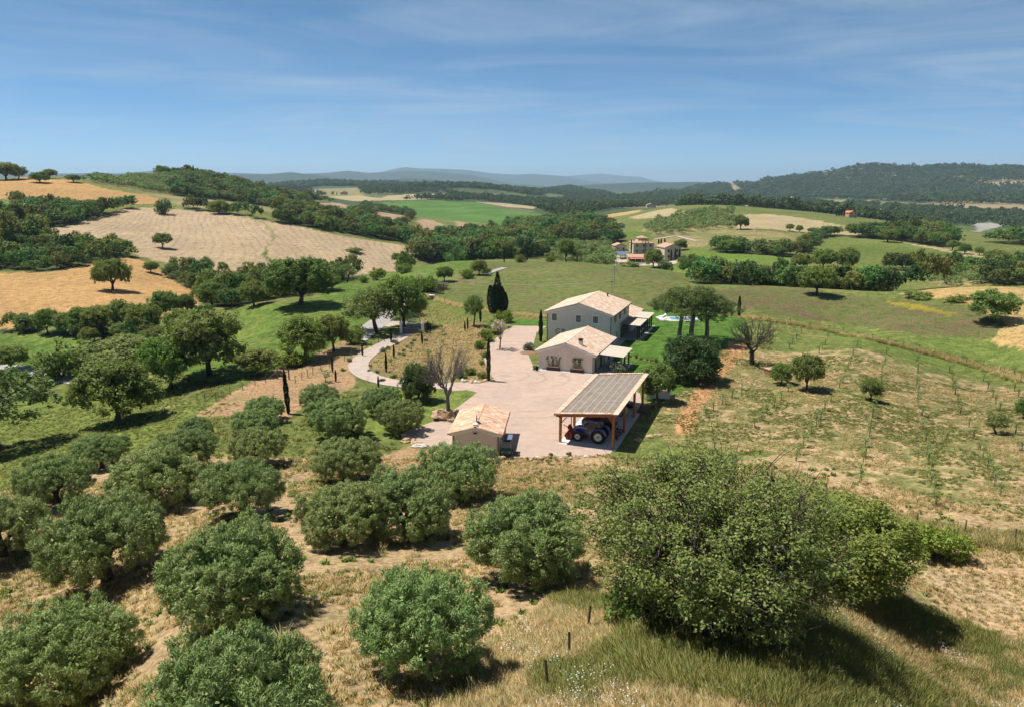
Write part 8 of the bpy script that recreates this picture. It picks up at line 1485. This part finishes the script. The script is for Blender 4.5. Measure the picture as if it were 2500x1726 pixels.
def fence(name, pts, h, label, mat, wires=(.4, .8), r=.055, lean=0., braces=False):
    e = empty(name, pts[0]); tag(e, label, 'fence'); o = Vector(pts[0]); rg = np.random.default_rng(len(pts)); tops = []
    for p in pts:
        b = Vector(p)-o; t = b+Vector((rg.normal()*.05+lean, rg.normal()*.05, h*rg.uniform(.9, 1.08))); link(bpy.data.objects.new('post', tube_mesh('post', [(tuple(b-Vector((0, 0, .15))), tuple(t), r, r*.9)], mat, 6)), e); tops.append((b, t))
    if wires:
        sg = []
        for (b0, t0), (b1, t1) in zip(tops, tops[1:]):
            for f in wires: sg.append((tuple(b0+(t0-b0)*f), tuple(b1+(t1-b1)*f), .006, .006))
        link(bpy.data.objects.new('wire', tube_mesh('wire', sg, M['dark'], 4)), e)
    if braces:
        for k in (1,): b, t = tops[k]; link(bpy.data.objects.new('brace', tube_mesh('brace', [(tuple(b+(t-b)*.85), tuple(tops[0][0]), .045, .045), (tuple(b+(t-b)*.85), tuple(b+(b-tops[0][0])*.9), .045, .045)], mat, 6)), e)
    return e
def rock(name, loc, s, seed, mat, parent=None):
    rg = np.random.default_rng(seed); bm = bmesh.new(); bmesh.ops.create_icosphere(bm, subdivisions=2, radius=1)
    k = rg.uniform(.7, 1.3, 3)
    for v in bm.verts:
        d = v.co.normalized(); n = 1+.28*math.sin(d.x*3.1+seed)+.2*math.sin(d.y*4.3+seed*2)+.16*math.sin(d.z*5.1+seed*3); v.co = Vector((d.x*n*k[0]*s, d.y*n*k[1]*s, d.z*n*k[2]*s*.62))
    me = bpy.data.meshes.new(name); bm.to_mesh(me); bm.free(); me.materials.append(mat); o = bpy.data.objects.new(name, me); link(o, parent); o.location = loc; return o
def outdoors():
    fence('wooden_fence', PT['fence_left'], 1.25, 'old wooden post fence on the left below the trees', M['oldwood'], braces=True); fence('wooden_fence', PT['fence_left2'], 1.3, 'wooden post fence along the outer verge of the driveway', M['oldwood'], braces=False)
    fence('wire_fence', PT['fence_back'], 1.2, 'wire fence with thin posts behind the main house', M['oldwood'], r=.04); fence('wire_fence', PT['fence_right'], 1.25, 'long wire fence with dark posts above the young orchard', M['darkwood'], r=.045)
    fence('wire_fence', PT['fence_near'], 1.35, 'near wire fence beside the broom bushes on the right', M['oldwood'], r=.06); fence('old_posts', PT['fence_old'], 1.15, 'three weathered posts in the tall grass at the bottom', M['oldwood'], None, r=.07)
    a, b = (Vector(q) for q in PT['field_gate']); e = empty('field_gate', a); tag(e, 'pale timber field gate frame in the left fence', 'gate'); d = b-a; up = Vector((0, 0, 1))
    for q in (Vector(), d): MB().bar(q-up*.1, q+up*1.75, .17).build('post', M['oldwood'], e)
    MB().bar(up*1.5, d+up*1.45, .09).build('rail', M['cane'], e); MB().bar(up*.1+d*.0, d*-.75+up*.05+up*1.0*0, .08).build('brace', M['cane'], e); MB().bar(up*1.25, -d*.8+up*.1, .09).build('brace', M['cane'], e); MB().bar(up*.5, d+up*.45, .05).build('rail', M['dark'], e)
    # entrance gate
    a, b = (Vector((q[0], q[1], min(q[2], 0)-.05)) for q in PT['gate']); rz = math.atan2((b-a).y, (b-a).x); L = (b-a).length; e = empty('entrance_gate', a, rz); tag(e, 'dark double entrance gate between two pale ball-topped pillars', 'gate')
    for x in (-.28, L+.28):
        p = MB().box(x-.25, x+.25, -.25, .25, 0, 2.35).build('pillar', M['trim'], e, .015); MB().box(x-.31, x+.31, -.31, .31, 2.352, 2.47).build('cap', M['pstone'], p); MB().lathe([(0, 0), (.08, .0), (.07, .06), (.16, .14), (.19, .24), (.15, .35), (0, .41)], (x, 0, 2.47), 'z', 16).build('ball', M['pstone'], p, smooth=True)
    for s in (0, 1):
        x0, x1 = (0.0, L/2-.03) if s == 0 else (L/2+.03, L); f = MB()
        for z in (.12, 1.05, 1.75): f.bar((x0, 0, z), (x1, 0, z), .06)
        for x in (x0+.03, x1-.03): f.bar((x, 0, .1), (x, 0, 2.0), .07)
        lf = f.build('gate_leaf', M['dark'], e); MB().box(x0+.06, x1-.06, -.02, .02, .15, 1.0).build('panel', M['grille'], lf)
        for k in range(7): x = x0+.2+(x1-x0-.4)*k/6; MB().bar((x, 0, 1.05), (x, 0, 1.75), .025).build('bar', M['dark'], lf)
    # poles and the wire between them
    PL = dict(pole_a='grey utility pole farther behind the gate trees', pole_b='grey utility pole beside the gate', pole_c='short utility pole behind the main house roof', pole_d='utility pole in the meadow behind the main house', pole_e='utility pole at the villa forecourt', pole_f='utility pole in the hay field on the right', pole_g='utility pole above the vineyard hedge', pole_h='utility pole beside the small vineyard', pole_i='utility pole at the right hedge', pole_j='lattice pole at the left end of the vineyard hedge')
    for k, l in PL.items():
        P, h = PT[k]; e = empty('utility_pole', P); tag(e, l, 'pole', 'utility poles'); link(bpy.data.objects.new('shaft', tube_mesh('shaft', [((0, 0, -.3), (0, 0, h), .10, .07)], M['paving'], 8)), e); MB().box(-.45, .45, -.05, .05, h-.35, h-.25).build('crossarm', M['oldwood'], e)
        for x in (-.4, .4): MB().lathe([(.04, 0), (.05, .06), (.02, .12)], (x, 0, h-.25), 'z', 8).build('insulator', M['pstone'], e)
    def wire(A, ha, B, hb, sag, lab):
        a = Vector(A)+Vector((0, 0, ha)); b = Vector(B)+Vector((0, 0, hb)); n = 24; pts = [a.lerp(b, i/n)-Vector((0, 0, sag*4*(i/n)*(1-i/n))) for i in range(n+1)]; link(tag(bpy.data.objects.new('overhead_wire', tube_mesh('overhead_wire', [(tuple(p), tuple(q), .035, .035) for p, q in zip(pts, pts[1:])], M['paving'], 4)), lab, 'wire'))
    wire(*PT['pole_a'], *PT['pole_c'], 2.0, 'sagging grey wire crossing the meadow behind the broad cypress'); wire(*PT['pole_d'], *PT['pole_e'], 2., 'wire running from the meadow pole to the villa'); wire(*PT['pole_a'], *PT['pole_b'], .7, 'short wire between the two poles by the gate')
    P = PT['cabinet'][0]; e = empty('meter_cabinet', P); tag(e, 'small pale meter cabinet beside the back fence', 'cabinet'); pbox('body', M['pstone'], e, -.7, .7, -.3, .3, 0, 1.1); pbox('door', M['brick'], e, -.3, .5, -.33, -.301, .1, .85); pbox('top', M['trim'], e, -.8, .8, -.4, .4, 1.101, 1.2)
    P = PT['brick_box'][0]; e = empty('well_box', (P[0], P[1], P[2]-.1), .3); tag(e, 'low brick well box under the orchard trees', 'well'); pbox('wall', M['brick'], e, -.9, .9, -.7, .7, 0, .9); pbox('lid', M['roofbase'], e, -1., 1., -.8, .8, .901, 1.0)
    P = PT['trough'][0]; e = empty('stone_trough', (20.9, 100.9, -.02), R(-14)); tag(e, 'white stone water trough beneath the leaning dark tree', 'trough')
    for b in ((-1.5, 1.5, -1.2, -.95), (-1.5, 1.5, .95, 1.2), (-1.5, -1.25, -.95, .95), (1.25, 1.5, -.95, .95)): pbox('side', M['white'], e, *b, 0, 1.15)
    pbox('filling', M['soil'], e, -1.25, 1.25, -.95, .95, 0, .9); pbox('pier', M['white'], e, 1.52, 1.8, -1.2, 1.2, 0, 1.5)
    # pool
    o = tag(pbox('pool_surround', M['pstone'], None, 32.6, 41.5, 158.2, 163.6, .02, .07), 'white paved surround of the swimming pool', 'paving', None, 'structure'); o = pbox('pool_water', M['water'], None, 35.4, 40.8, 159.7, 162.6, .075, .085); tag(o, 'blue water of the swimming pool behind the pines', 'water', None, 'structure')
    for k, (x, y) in enumerate(((33.2, 158.6), (33.2, 160.4), (34.0, 162.6), (38.6, 157.9), (40.6, 158.6))):
        e = empty('sun_lounger', (x, y, .075), .2*k); tag(e, 'sun lounger number %s from the left by the pool' % ('one', 'two', 'three', 'four', 'five')[k], 'lounger', 'loungers by the pool'); pbox('mattress', M['redp'] if k == 3 else M['white'], e, -.9, .4, -.32, .32, .3, .4); MB().add([(.4, -.32, .3), (.4, .32, .3), (1., .32, .75), (1., -.32, .75), (.4, -.32, .4), (.4, .32, .4), (.95, .32, .82), (.95, -.32, .82)], [(0, 1, 2, 3), (4, 7, 6, 5), (0, 3, 7, 4), (1, 5, 6, 2), (3, 2, 6, 7), (0, 4, 5, 1)]).build('backrest', M['cloth'] if k % 2 else M['white'], e)
        for a in (-.8, .5):
            for b in (-.28, .28): pbox('leg', M['oldwood'], e, a-.03, a+.03, b-.03, b+.03, 0, .3)
    e = empty('parasol', (34.6, 161.4, .07)); tag(e, 'closed blue parasol at the left end of the pool', 'parasol'); MB().bar((0, 0, 0), (0, 0, 2.6), .06).build('pole', M['white'], e); MB().lathe([(.05, .9), (.2, 1.1), (.14, 2.0), (0, 2.6)], (0, 0, 0), 'z', 10).build('canopy', M['cloth'], e)
    # stones
    rg = np.random.default_rng(5); k = 0
    def along(pts, n):
        p = [Vector(q) for q in pts]; L = [0]
        for a, b in zip(p, p[1:]): L.append(L[-1]+(b-a).length)
        for i in range(n):
            t = L[-1]*(i+rg.uniform(.2, .8))/n; j = max(q for q in range(len(p)-1) if L[q] <= t); yield p[j].lerp(p[j+1], (t-L[j])/(L[j+1]-L[j]))
    for pts, n, s0, s1, lab, grp in ((PT['rocks'], 34, .16, .42, 'rough stone in the row edging the front of the gravel yard', 'stones edging the yard'), (PT['wallstones'], 12, .25, .5, 'stone of the low dry wall at the foot of the tall slim cypress', 'stones of the low dry wall'), (PT['rocks2'], 9, .25, .6, 'stone in the broken bank by the exposed-trunk olive', 'stones in the broken bank'), (PT['rocks3'], 5, .25, .5, 'pale stone in the grass under the huge spreading tree', 'stones under the spreading tree'), (PT['rocks4'], 3, .4, .6, 'pale boulder behind the huge spreading tree near the carport', 'boulders near the carport')):
        for q in along(pts, n): k += 1; s = rg.uniform(s0, s1); tag(rock('stone', (q.x+rg.normal()*.15, q.y+rg.normal()*.25, q.z+s*.15), s, k, M['stone'] if k % 5 else M['pstone']), lab, 'stone', grp)
    P = PT['mound'][0]; e = empty('stone_mound', P); tag(e, 'orange earth and stone mound around the foot of the bare grey tree', 'mound'); rock('earth', (0, .1, -.25), 1.7, 77, M['soil'], e)
    for j in range(16): a = j*.39; rock('stone', (math.cos(a)*1.75*rg.uniform(.85, 1.1), math.sin(a)*1.6*rg.uniform(.85, 1.1), rg.uniform(.05, .5)), rg.uniform(.35, .6), 200+j, M['stone'], e)
    # low clipped row across the lawn
    for j, q in enumerate(PT['hedge_row']): plant('bush', q[0], q[1], q[2], .5+.15*(j % 3), .5+.3*(j % 4 == 1), 'small plant in the planted row across the lawn', 'planted row across the lawn')
    b0, b1 = Vector(PT['hedge_row'][0]), Vector(PT['hedge_row'][-1]); o = MB().bar(b0+Vector((0, 0, .03)), b1+Vector((0, 0, .03)), .5, .06).build('planting_bed', M['soil']); tag(o, 'brown earth strip of the planted row across the lawn', 'bed', None, 'structure')
    for nm, w_, lab in (('flowerbed', 1.6, 'earth flower bed at the corner of the main house'), ('treebed', .7, 'earth ring around the small flowering tree')): P = PT[nm][0]; o = MB().lathe([(w_, .03), (w_*.7, .12), (0, .14)], (P[0], P[1], 0), 'z', 18).build('flower_bed', M['soil']); tag(o, lab, 'bed', None, 'structure')
# ---------------------------------------------------------------- other farms
def simple_house(name, P, w, d, h, rz, wall, roof, label, wins=2, storeys=2, hip=False, pitch=.28, cat='house', tower=None):
    e = empty(name, P, rz); tag(e, label, cat); o = .35; r = w/2*pitch*1.4
    if hip: MB().box(-w/2, w/2, 0, d, -1.5, h).build('wall', wall, e); MB().add([(-w/2-o, -o, h), (w/2+o, -o, h), (w/2+o, d+o, h), (-w/2-o, d+o, h), (0, d/2, h+r)], [(0, 1, 4), (1, 2, 4), (2, 3, 4), (3, 0, 4), (3, 2, 1, 0)]).build('roof', roof, e)
    else:
        MB().prism([(-w/2, -1.5), (w/2, -1.5), (w/2, h), (0, h+r-.1), (-w/2, h)], 'y', 0, d).build('wall', wall, e); MB().prism([(-w/2-o, h-.1), (0, h+r-.08), (w/2+o, h-.1), (w/2+o, h+.06), (0, h+r+.1), (-w/2-o, h+.06)], 'y', -o, d+o).build('roof', roof, e)
    for s in range(storeys):
        for k in range(wins):
            x = -w/2+w*(k+.5)/wins; z = 1.5+s*3.0; f = MB().box(x-.5, x+.5, -.06, .02, z-.7, z+.7).build('window', M['glass'], e); MB().box(x-.62, x-.5, -.09, 0, z-.8, z+.8).box(x+.5, x+.62, -.09, 0, z-.8, z+.8).box(x-.5, x+.5, -.09, 0, z+.7, z+.8).build('frame', M['trim'], f)
            if wins > 1: y = d*(k+.5)/wins; MB().box(w/2-.02, w/2+.06, y-.5, y+.5, z-.7, z+.7).build('window', M['glass'], e)
    return e
def farms():
    M['tile'] = simple_mat('far_clay_roof', (.47, .285, .195), .9, var=.12, scale=1.5); M['redroof'] = simple_mat('far_red_roof', (.46, .165, .085), .9, var=.1, scale=1.5); M['cream'] = stucco('far_cream_render', (.62, .51, .39)); M['trim'] = stucco('far_pale_render', (.52, .46, .39))
    V = [Vector(q) for q in PT['villa']]; V[0].z -= .2
    a = simple_house('villa', V[0], 11.8, 11., 6., R(3), M['cream'], M['tile'], 'cream villa with a hipped roof and small tower', 3, 2, True); MB().box(-2.7, 2.7, 3., 8.4, 6., 8.6).build('tower', M['cream'], a); MB().add([(-3.1, 2.6, 8.6), (3.1, 2.6, 8.6), (3.1, 8.8, 8.6), (-3.1, 8.8, 8.6), (0, 5.7, 9.9)], [(0, 1, 4), (1, 2, 4), (2, 3, 4), (3, 0, 4), (3, 2, 1, 0)]).build('tower_roof', M['tile'], a); MB().box(1.2, 1.7, 7.2, 7.7, 9.2, 10.2).build('chimney', M['trim'], a); MB().box(-.5, .5, 2.95, 2.99, 7.1, 8.2).build('window', M['glass'], a)
    simple_house('side_house', V[1]+Vector((-1.3, 0, 0)), 9.6, 10., 6.2, R(14), M['cream'], M['tile'], 'cream side house with gable roof right of the villa', 2, 2)
    b = empty('villa_annex', V[2]+Vector((0, 1.5, -.3)), R(2)); tag(b, 'low villa outbuilding with a red awning', 'building'); pbox('wall', M['ochre'], b, -5.3, 5.3, 2., 6., -1, 3.0); MB().prism([(-.2, 2.9), (6.4, 3.9), (6.4, 4.1), (-.2, 3.1)], 'x', -5.7, 5.7).build('roof', M['tile'], b); MB().add([(-5, -.3, 2.85), (5, -.3, 2.85), (5, -1.7, 2.3), (-5, -1.7, 2.3)], [(0, 1, 2, 3)]).build('awning', M['redroof'], b)
    for x in (-5.1, -1.7, 1.7, 5.1): MB().bar((x, 0, -1), (x, 0, 2.9), .3).build('pillar', M['cream'], b)
    pbox('doorway', M['glass'], b, -4.6, 4.6, 1.9, 1.99, 0, 2.3)
    s = empty('solar_carport', V[3]+Vector((0, 0, -.2)), R(18)); tag(s, 'carport roofed with solar panels at the villa', 'carport')
    for x in (-2.8, 2.8):
        for y in (0, 5): MB().bar((x, y, -.5), (x, y, 2.6+y*.2), .2).build('post', M['dark'], s)
    for k in range(4): x = -3.2+k*1.6; MB().add([(x, -.6, 2.62), (x+1.55, -.6, 2.62), (x+1.55, 5.6, 3.85), (x, 5.6, 3.85), (x, -.6, 2.54), (x+1.55, -.6, 2.54), (x+1.55, 5.6, 3.77), (x, 5.6, 3.77)], [(0, 1, 2, 3), (7, 6, 5, 4), (0, 4, 5, 1), (1, 5, 6, 2), (2, 6, 7, 3), (3, 7, 4, 0)]).build('solar_panel', M['solar'], s)
    simple_house('villa_wing', V[4]+Vector((2, -12, -.5)), 7., 8., 3.2, R(6), M['cream'], M['tile'], 'low wing at the left side of the villa', 2, 1)
    w = MB().box(-13, 13, -.2, .2, -1.2, .5).build('garden_wall', M['trim']); w.location = V[2]+Vector((2., -3.5, 0)); w.rotation_euler = (0, 0, R(-4)); tag(w, 'pale retaining wall in front of the villa forecourt', 'wall')
    F = [Vector(q) for q in PT['farms']]
    for i, w_, d, h, wl, rf, lab, st in ((0, 12, 9, 6, 'ochre', 'redroof', 'red-roofed farmhouse in the trees above the villa', 2), (1, 9, 6, 3, 'cream', 'tile', 'long low barn below the red-roofed farmhouse', 1), (2, 13, 10, 5, 'ochre', 'redroof', 'red-roofed farm on top of the dark hill', 2), (3, 8, 8, 4, 'ochre', 'redroof', 'smaller house right of the hilltop farm', 1), (4, 10, 8, 5, 'ochre', 'redroof', 'reddish house among cypresses near the river', 2), (5, 26, 14, 7, 'trim', 'tile', 'pale buildings on the valley floor', 1), (6, 16, 10, 5, 'trim', 'tile', 'small pale farm in the middle distance', 1), (7, 18, 10, 5, 'ochre', 'tile', 'far farmhouse beyond the bright green field', 1), (8, 26, 14, 7, 'trim', 'tile', 'pale farm at the foot of the right hill', 1), (9, 34, 18, 7, 'trim', 'redroof', 'far buildings at the foot of the right hill', 1), (10, 18, 12, 6, 'ochre', 'tile', 'far farm on the bright green hill', 1), (11, 14, 10, 5, 'ochre', 'redroof', 'small red-roofed farm right of the bright green field', 1), (12, 40, 16, 7, 'trim', 'tile', 'row of far houses by the hillside road', 1), (13, 16, 10, 5, 'ochre', 'tile', 'far house beside the olive rows', 1), (14, 24, 12, 6, 'trim', 'tile', 'far pale barn near the valley floor', 1)):
        simple_house('farmhouse', F[i]-Vector((0, 0, .5)), w_, d, h, .4*math.sin(i*2.1), M[wl], M[rf], lab, 2 if i < 5 else 3, st)
    for k in range(4): plant('cypress', F[4].x-17+k*2.4, F[4].y-2, F[4].z, 1.6, 9., 'cypress in the row left of the reddish river house', 'cypresses by the reddish house')
    plant('oak', F[2].x-11, F[2].y-3, F[2].z, 14, 10, 'round pine left of the hilltop farm'); plant('cypress', F[3].x+7, F[3].y, F[3].z, 1.8, 12, 'single cypress on top of the dark hill')
farm_things(); outdoors(); farms()
# ---------------------------------------------------------------- grass and weeds that nobody could count
def tuft(kind, seed):
    rg = np.random.default_rng(seed); n, h, sp, w = dict(dry=(34, .34, .22, .016), green=(34, .30, .22, .018), tall=(64, .70, .34, .012), straw=(60, .66, .34, .011), weed=(40, .38, .25, .05))[kind]
    a = rg.uniform(0, 6.283, n); r = rg.random(n)*sp; P = np.stack([r*np.cos(a), r*np.sin(a), np.zeros(n)], 1); L = h*rg.uniform(.5, 1.15, n)
    D = np.stack([np.cos(a)*.55, np.sin(a)*.55, np.ones(n)], 1)+rg.normal(size=(n, 3))*.28; D = unit(D); tip = P+D*L[:, None]; mid = P+D*L[:, None]*.55+np.array([0, 0, .06])*h
    S = unit(np.cross(D, rg.normal(size=(n, 3))))*w; V = np.stack([P-S, P+S, mid+S*.9, mid-S*.9, tip], 1).reshape(-1, 3); i = np.arange(n)*5
    me = mesh_np('tuft', V, np.stack([i, i+1, i+2, i+3], 1), np.stack([i+3, i+2, i+4], 1), dict(lv=('FLOAT', np.repeat(rg.random(n), 5))))
    me.polygons.foreach_set('use_smooth', np.ones(len(me.polygons), bool)); me.normals_split_custom_set_from_vertices([tuple(q) for q in unit(np.repeat(D*[.35, .35, 0], 5, 0)+[0, 0, 1.]+rg.normal(size=(n*5, 3))*.12)]); me.materials.append(LM[dict(dry='straw', green='blade', tall='blade', straw='straw', weed='oak')[kind]]); return me
def flower_tuft(seed):
    rg = np.random.default_rng(seed); n = 11; a = rg.uniform(0, 6.283, n); r = rg.random(n)*.45; P = np.stack([r*np.cos(a), r*np.sin(a), rg.uniform(.35, .75, n)], 1)
    V, F, lv = leafquads(P, rg.normal(size=(n, 3))*[1, 1, .3], .042, .04, rg, np.tile([0, 0, 1.], (n, 1))+rg.normal(size=(n, 3))*.4); me = mesh_np('daisies', V, F, None, dict(lv=('FLOAT', lv))); me.materials.append(LM['daisy']); return me
def tuft_group(name, meshes): return scatter_group([bpy.data.objects.new('source_'+name, m) for m in meshes], 'scatter_'+name)
def grass():
    TG = {k: (tuft_group(k, [tuft(k, 10*i+s) for s in range(4)]), 4) for i, k in enumerate(('dry', 'green', 'tall', 'straw', 'weed'))}; TG['daisy'] = (tuft_group('daisy', [flower_tuft(70+s) for s in range(3)]), 3)
    def put(name, kind, x, y, smin, smax, label, seed, cat='grass'):
        rg = np.random.default_rng(seed); n = len(x); s = rg.uniform(smin, smax, n); g, nv = TG[kind]; scatter_object(name, np.stack([x, y, height(x, y)-.02], 1), np.stack([rg.normal(size=n)*.12, rg.normal(size=n)*.12, rg.uniform(0, 6.283, n)], 1), np.stack([s, s, s*rg.uniform(.8, 1.2, n)], 1), rg.integers(0, nv, n), g, label, cat); print(name, kind, n)
    def polar(n, d0, d1, a0, a1, rg): d = np.sqrt(rg.uniform(d0*d0, d1*d1, n)); a = np.radians(rg.uniform(a0, a1, n)); return d*np.sin(a), d*np.cos(a)
    def fieldpoly(nm, j=0): return [p for n, c, p in FIELDS if n == nm][j]
    rg = np.random.default_rng(1); yard = PT['yard']
    DR = np.array([(q[0], q[1]) for q in PT['drive']+PT['road']+PT['lane']]); offroad = lambda x, y: np.min(np.hypot(x[:, None]-DR[None, :, 0], y[:, None]-DR[None, :, 1]), 1) > 2.2
    out = lambda x, y: offroad(x, y) & (poly_dist(x, y, [(q[0], q[1]) for q in yard]) > .3) & (poly_dist(x, y, SLABP) > .3)
    c, s = math.cos(RZ), math.sin(RZ); SLABP = [(5.7+a*c-b*s, 81.7+a*s+b*c) for a, b in ((-.2, -.7), (6.9, -.7), (6.9, 18.8), (-.2, 18.8))]
    for kind, n, k0, seed, lab in (('dry', 30000, .46, 3, 'dry straw-coloured grass under the olives'), ('green', 15000, .53, 4, 'green grass tufts between the olives'), ('straw', 4500, .60, 5, 'taller dry grass in patches around the olives'), ('weed', 2600, .56, 6, 'low leafy weeds scattered in the grove')):
        x, y = polar(n, 13, 78, -41, 41, rg); f = fbm(x/4.5, y/4.5, 40+seed, 3); m = (f > k0) & ~in_fields(x, y, ('soil',)) & out(x, y) & (y < 79); x, y = x[m], y[m]; put('grove_grass', kind, x, y, .45, 1.0, lab, seed)
    wp = fieldpoly('wild_grass'); x, y = polar(44000, 12, 48, -8, 41, rg); m = poly_dist(x, y, wp) < 1.2; x, y = x[m], y[m]; f = fbm(x/5, y/5, 60, 3)
    put('wild_grass_blades', 'tall', x[f > .54], y[f > .54], .35, .8, 'tall green wild grass in the right foreground', 11); put('wild_grass_blades', 'straw', x[(f < .60)], y[(f < .60)], .3, .75, 'tall dry wild grass in the right foreground', 12); k = (fbm(x/3, y/3, 66, 2) > .58) & (rg.random(len(x)) < .045); put('daisies', 'daisy', x[k], y[k], .8, 1.3, 'white daisies dotted through the wild grass', 13, 'flowers')
    hx, hy = 9.2, 26.; x, y = polar(30000, 16, 44, 2, 34, rg); m = poly_dist(x, y, wp) < .5; x, y = x[m], y[m]; dd = np.hypot((x-13.5)/9, (y-27)/6); k = dd < 1.; put('wild_grass_blades', 'tall', x[k], y[k], .6, 1.1, 'lush high grass in front of the huge spreading tree', 14)
    sp_ = fieldpoly('straw_track'); x, y = polar(20000, 18, 70, 12, 42, rg); m = (poly_dist(x, y, sp_) < 1.5) & (rg.random(len(x)) < .6); put('track_grass', 'dry', x[m], y[m], .3, .7, 'dry trampled grass on the straw-coloured track', 25)
    op = fieldpoly('orchard'); x, y = polar(30000, 45, 135, 8, 42, rg); m = poly_dist(x, y, op) < 0; x, y = x[m], y[m]; f = fbm(x/6, y/6, 70, 3); put('orchard_grass', 'green', x[f > .54], y[f > .54], .45, .85, 'grass tufts between the saplings', 15); put('orchard_grass', 'dry', x[f < .46], y[f < .46], .4, .75, 'dry grass tufts on the bare orchard soil', 16)
    gp = fieldpoly('grass_field', 0); x, y = polar(9000, 55, 130, -42, -14, rg); m = poly_dist(x, y, gp) < 0; put('field_grass', 'green', x[m], y[m], .5, 1.0, 'rough green grass on the left field', 17)
    x, y = polar(22000, 60, 150, -42, 20, rg); m = ~in_fields(x, y) & out(x, y) & (fbm(x/5, y/5, 75, 3) > .48) & (poly_dist(x, y, PLATEAU) > -3); put('bank_grass', 'green', x[m], y[m], .7, 1.4, 'rough grass on the banks around the driveway', 18)
    bp = fieldpoly('bank', 0); x, y = polar(9000, 85, 180, -22, 2, rg); m = (poly_dist(x, y, bp) < 0) & out(x, y); put('bank_grass', 'dry', x[m], y[m], .7, 1.2, 'dry grass on the bank inside the driveway bend', 19)
    for nm, n, w, kind, lab, sd in (('fence_back', 1800, 1.0, 'straw', 'pale tall grass along the fence behind the main house', 20), ('fence_right', 2600, 1.1, 'straw', 'pale tall grass along the long orchard fence', 21), ('fence_right', 1300, 1.6, 'tall', 'green tall grass along the long orchard fence', 22), ('fence_near', 1500, 1.1, 'straw', 'dry tall grass along the near right fence', 23), ('fence_near', 1100, 1.4, 'tall', 'green tall grass along the near right fence', 24)):
        p = np.array([(q[0], q[1]) for q in PT[nm]]); i = rg.integers(0, len(p)-1, n); t = rg.random(n)[:, None]; q = p[i]*(1-t)+p[i+1]*t+rg.normal(size=(n, 2))*w*.5; put('fence_grass', kind, q[:, 0], q[:, 1], .6, 1.1, lab, sd)
grass()
# ---------------------------------------------------------------- the air: one even, thin haze round everything
def build_haze():
    m = bpy.data.materials.new('thin_haze'); m.use_nodes = True; t = m.node_tree; t.nodes.clear()
    o = t.nodes.new('ShaderNodeOutputMaterial'); v = t.nodes.new('ShaderNodeVolumePrincipled')
    v.inputs['Color'].default_value = (.58, .80, 1.0, 1); v.inputs['Density'].default_value = HAZE; v.inputs['Anisotropy'].default_value = .2
    t.links.new(v.outputs[0], o.inputs['Volume'])
    bm = bmesh.new(); bmesh.ops.create_cube(bm, size=1)
    for q in bm.verts: q.co = (q.co.x*76000, q.co.y*76000, -90 if q.co.z < 0 else 460)
    me = bpy.data.meshes.new('haze'); bm.to_mesh(me); bm.free(); me.materials.append(m)
    tag(link(bpy.data.objects.new('haze', me)), 'thin blue haze in the air over the far hills', 'haze', None, 'stuff')
HAZE = 6.5e-5
build_haze()
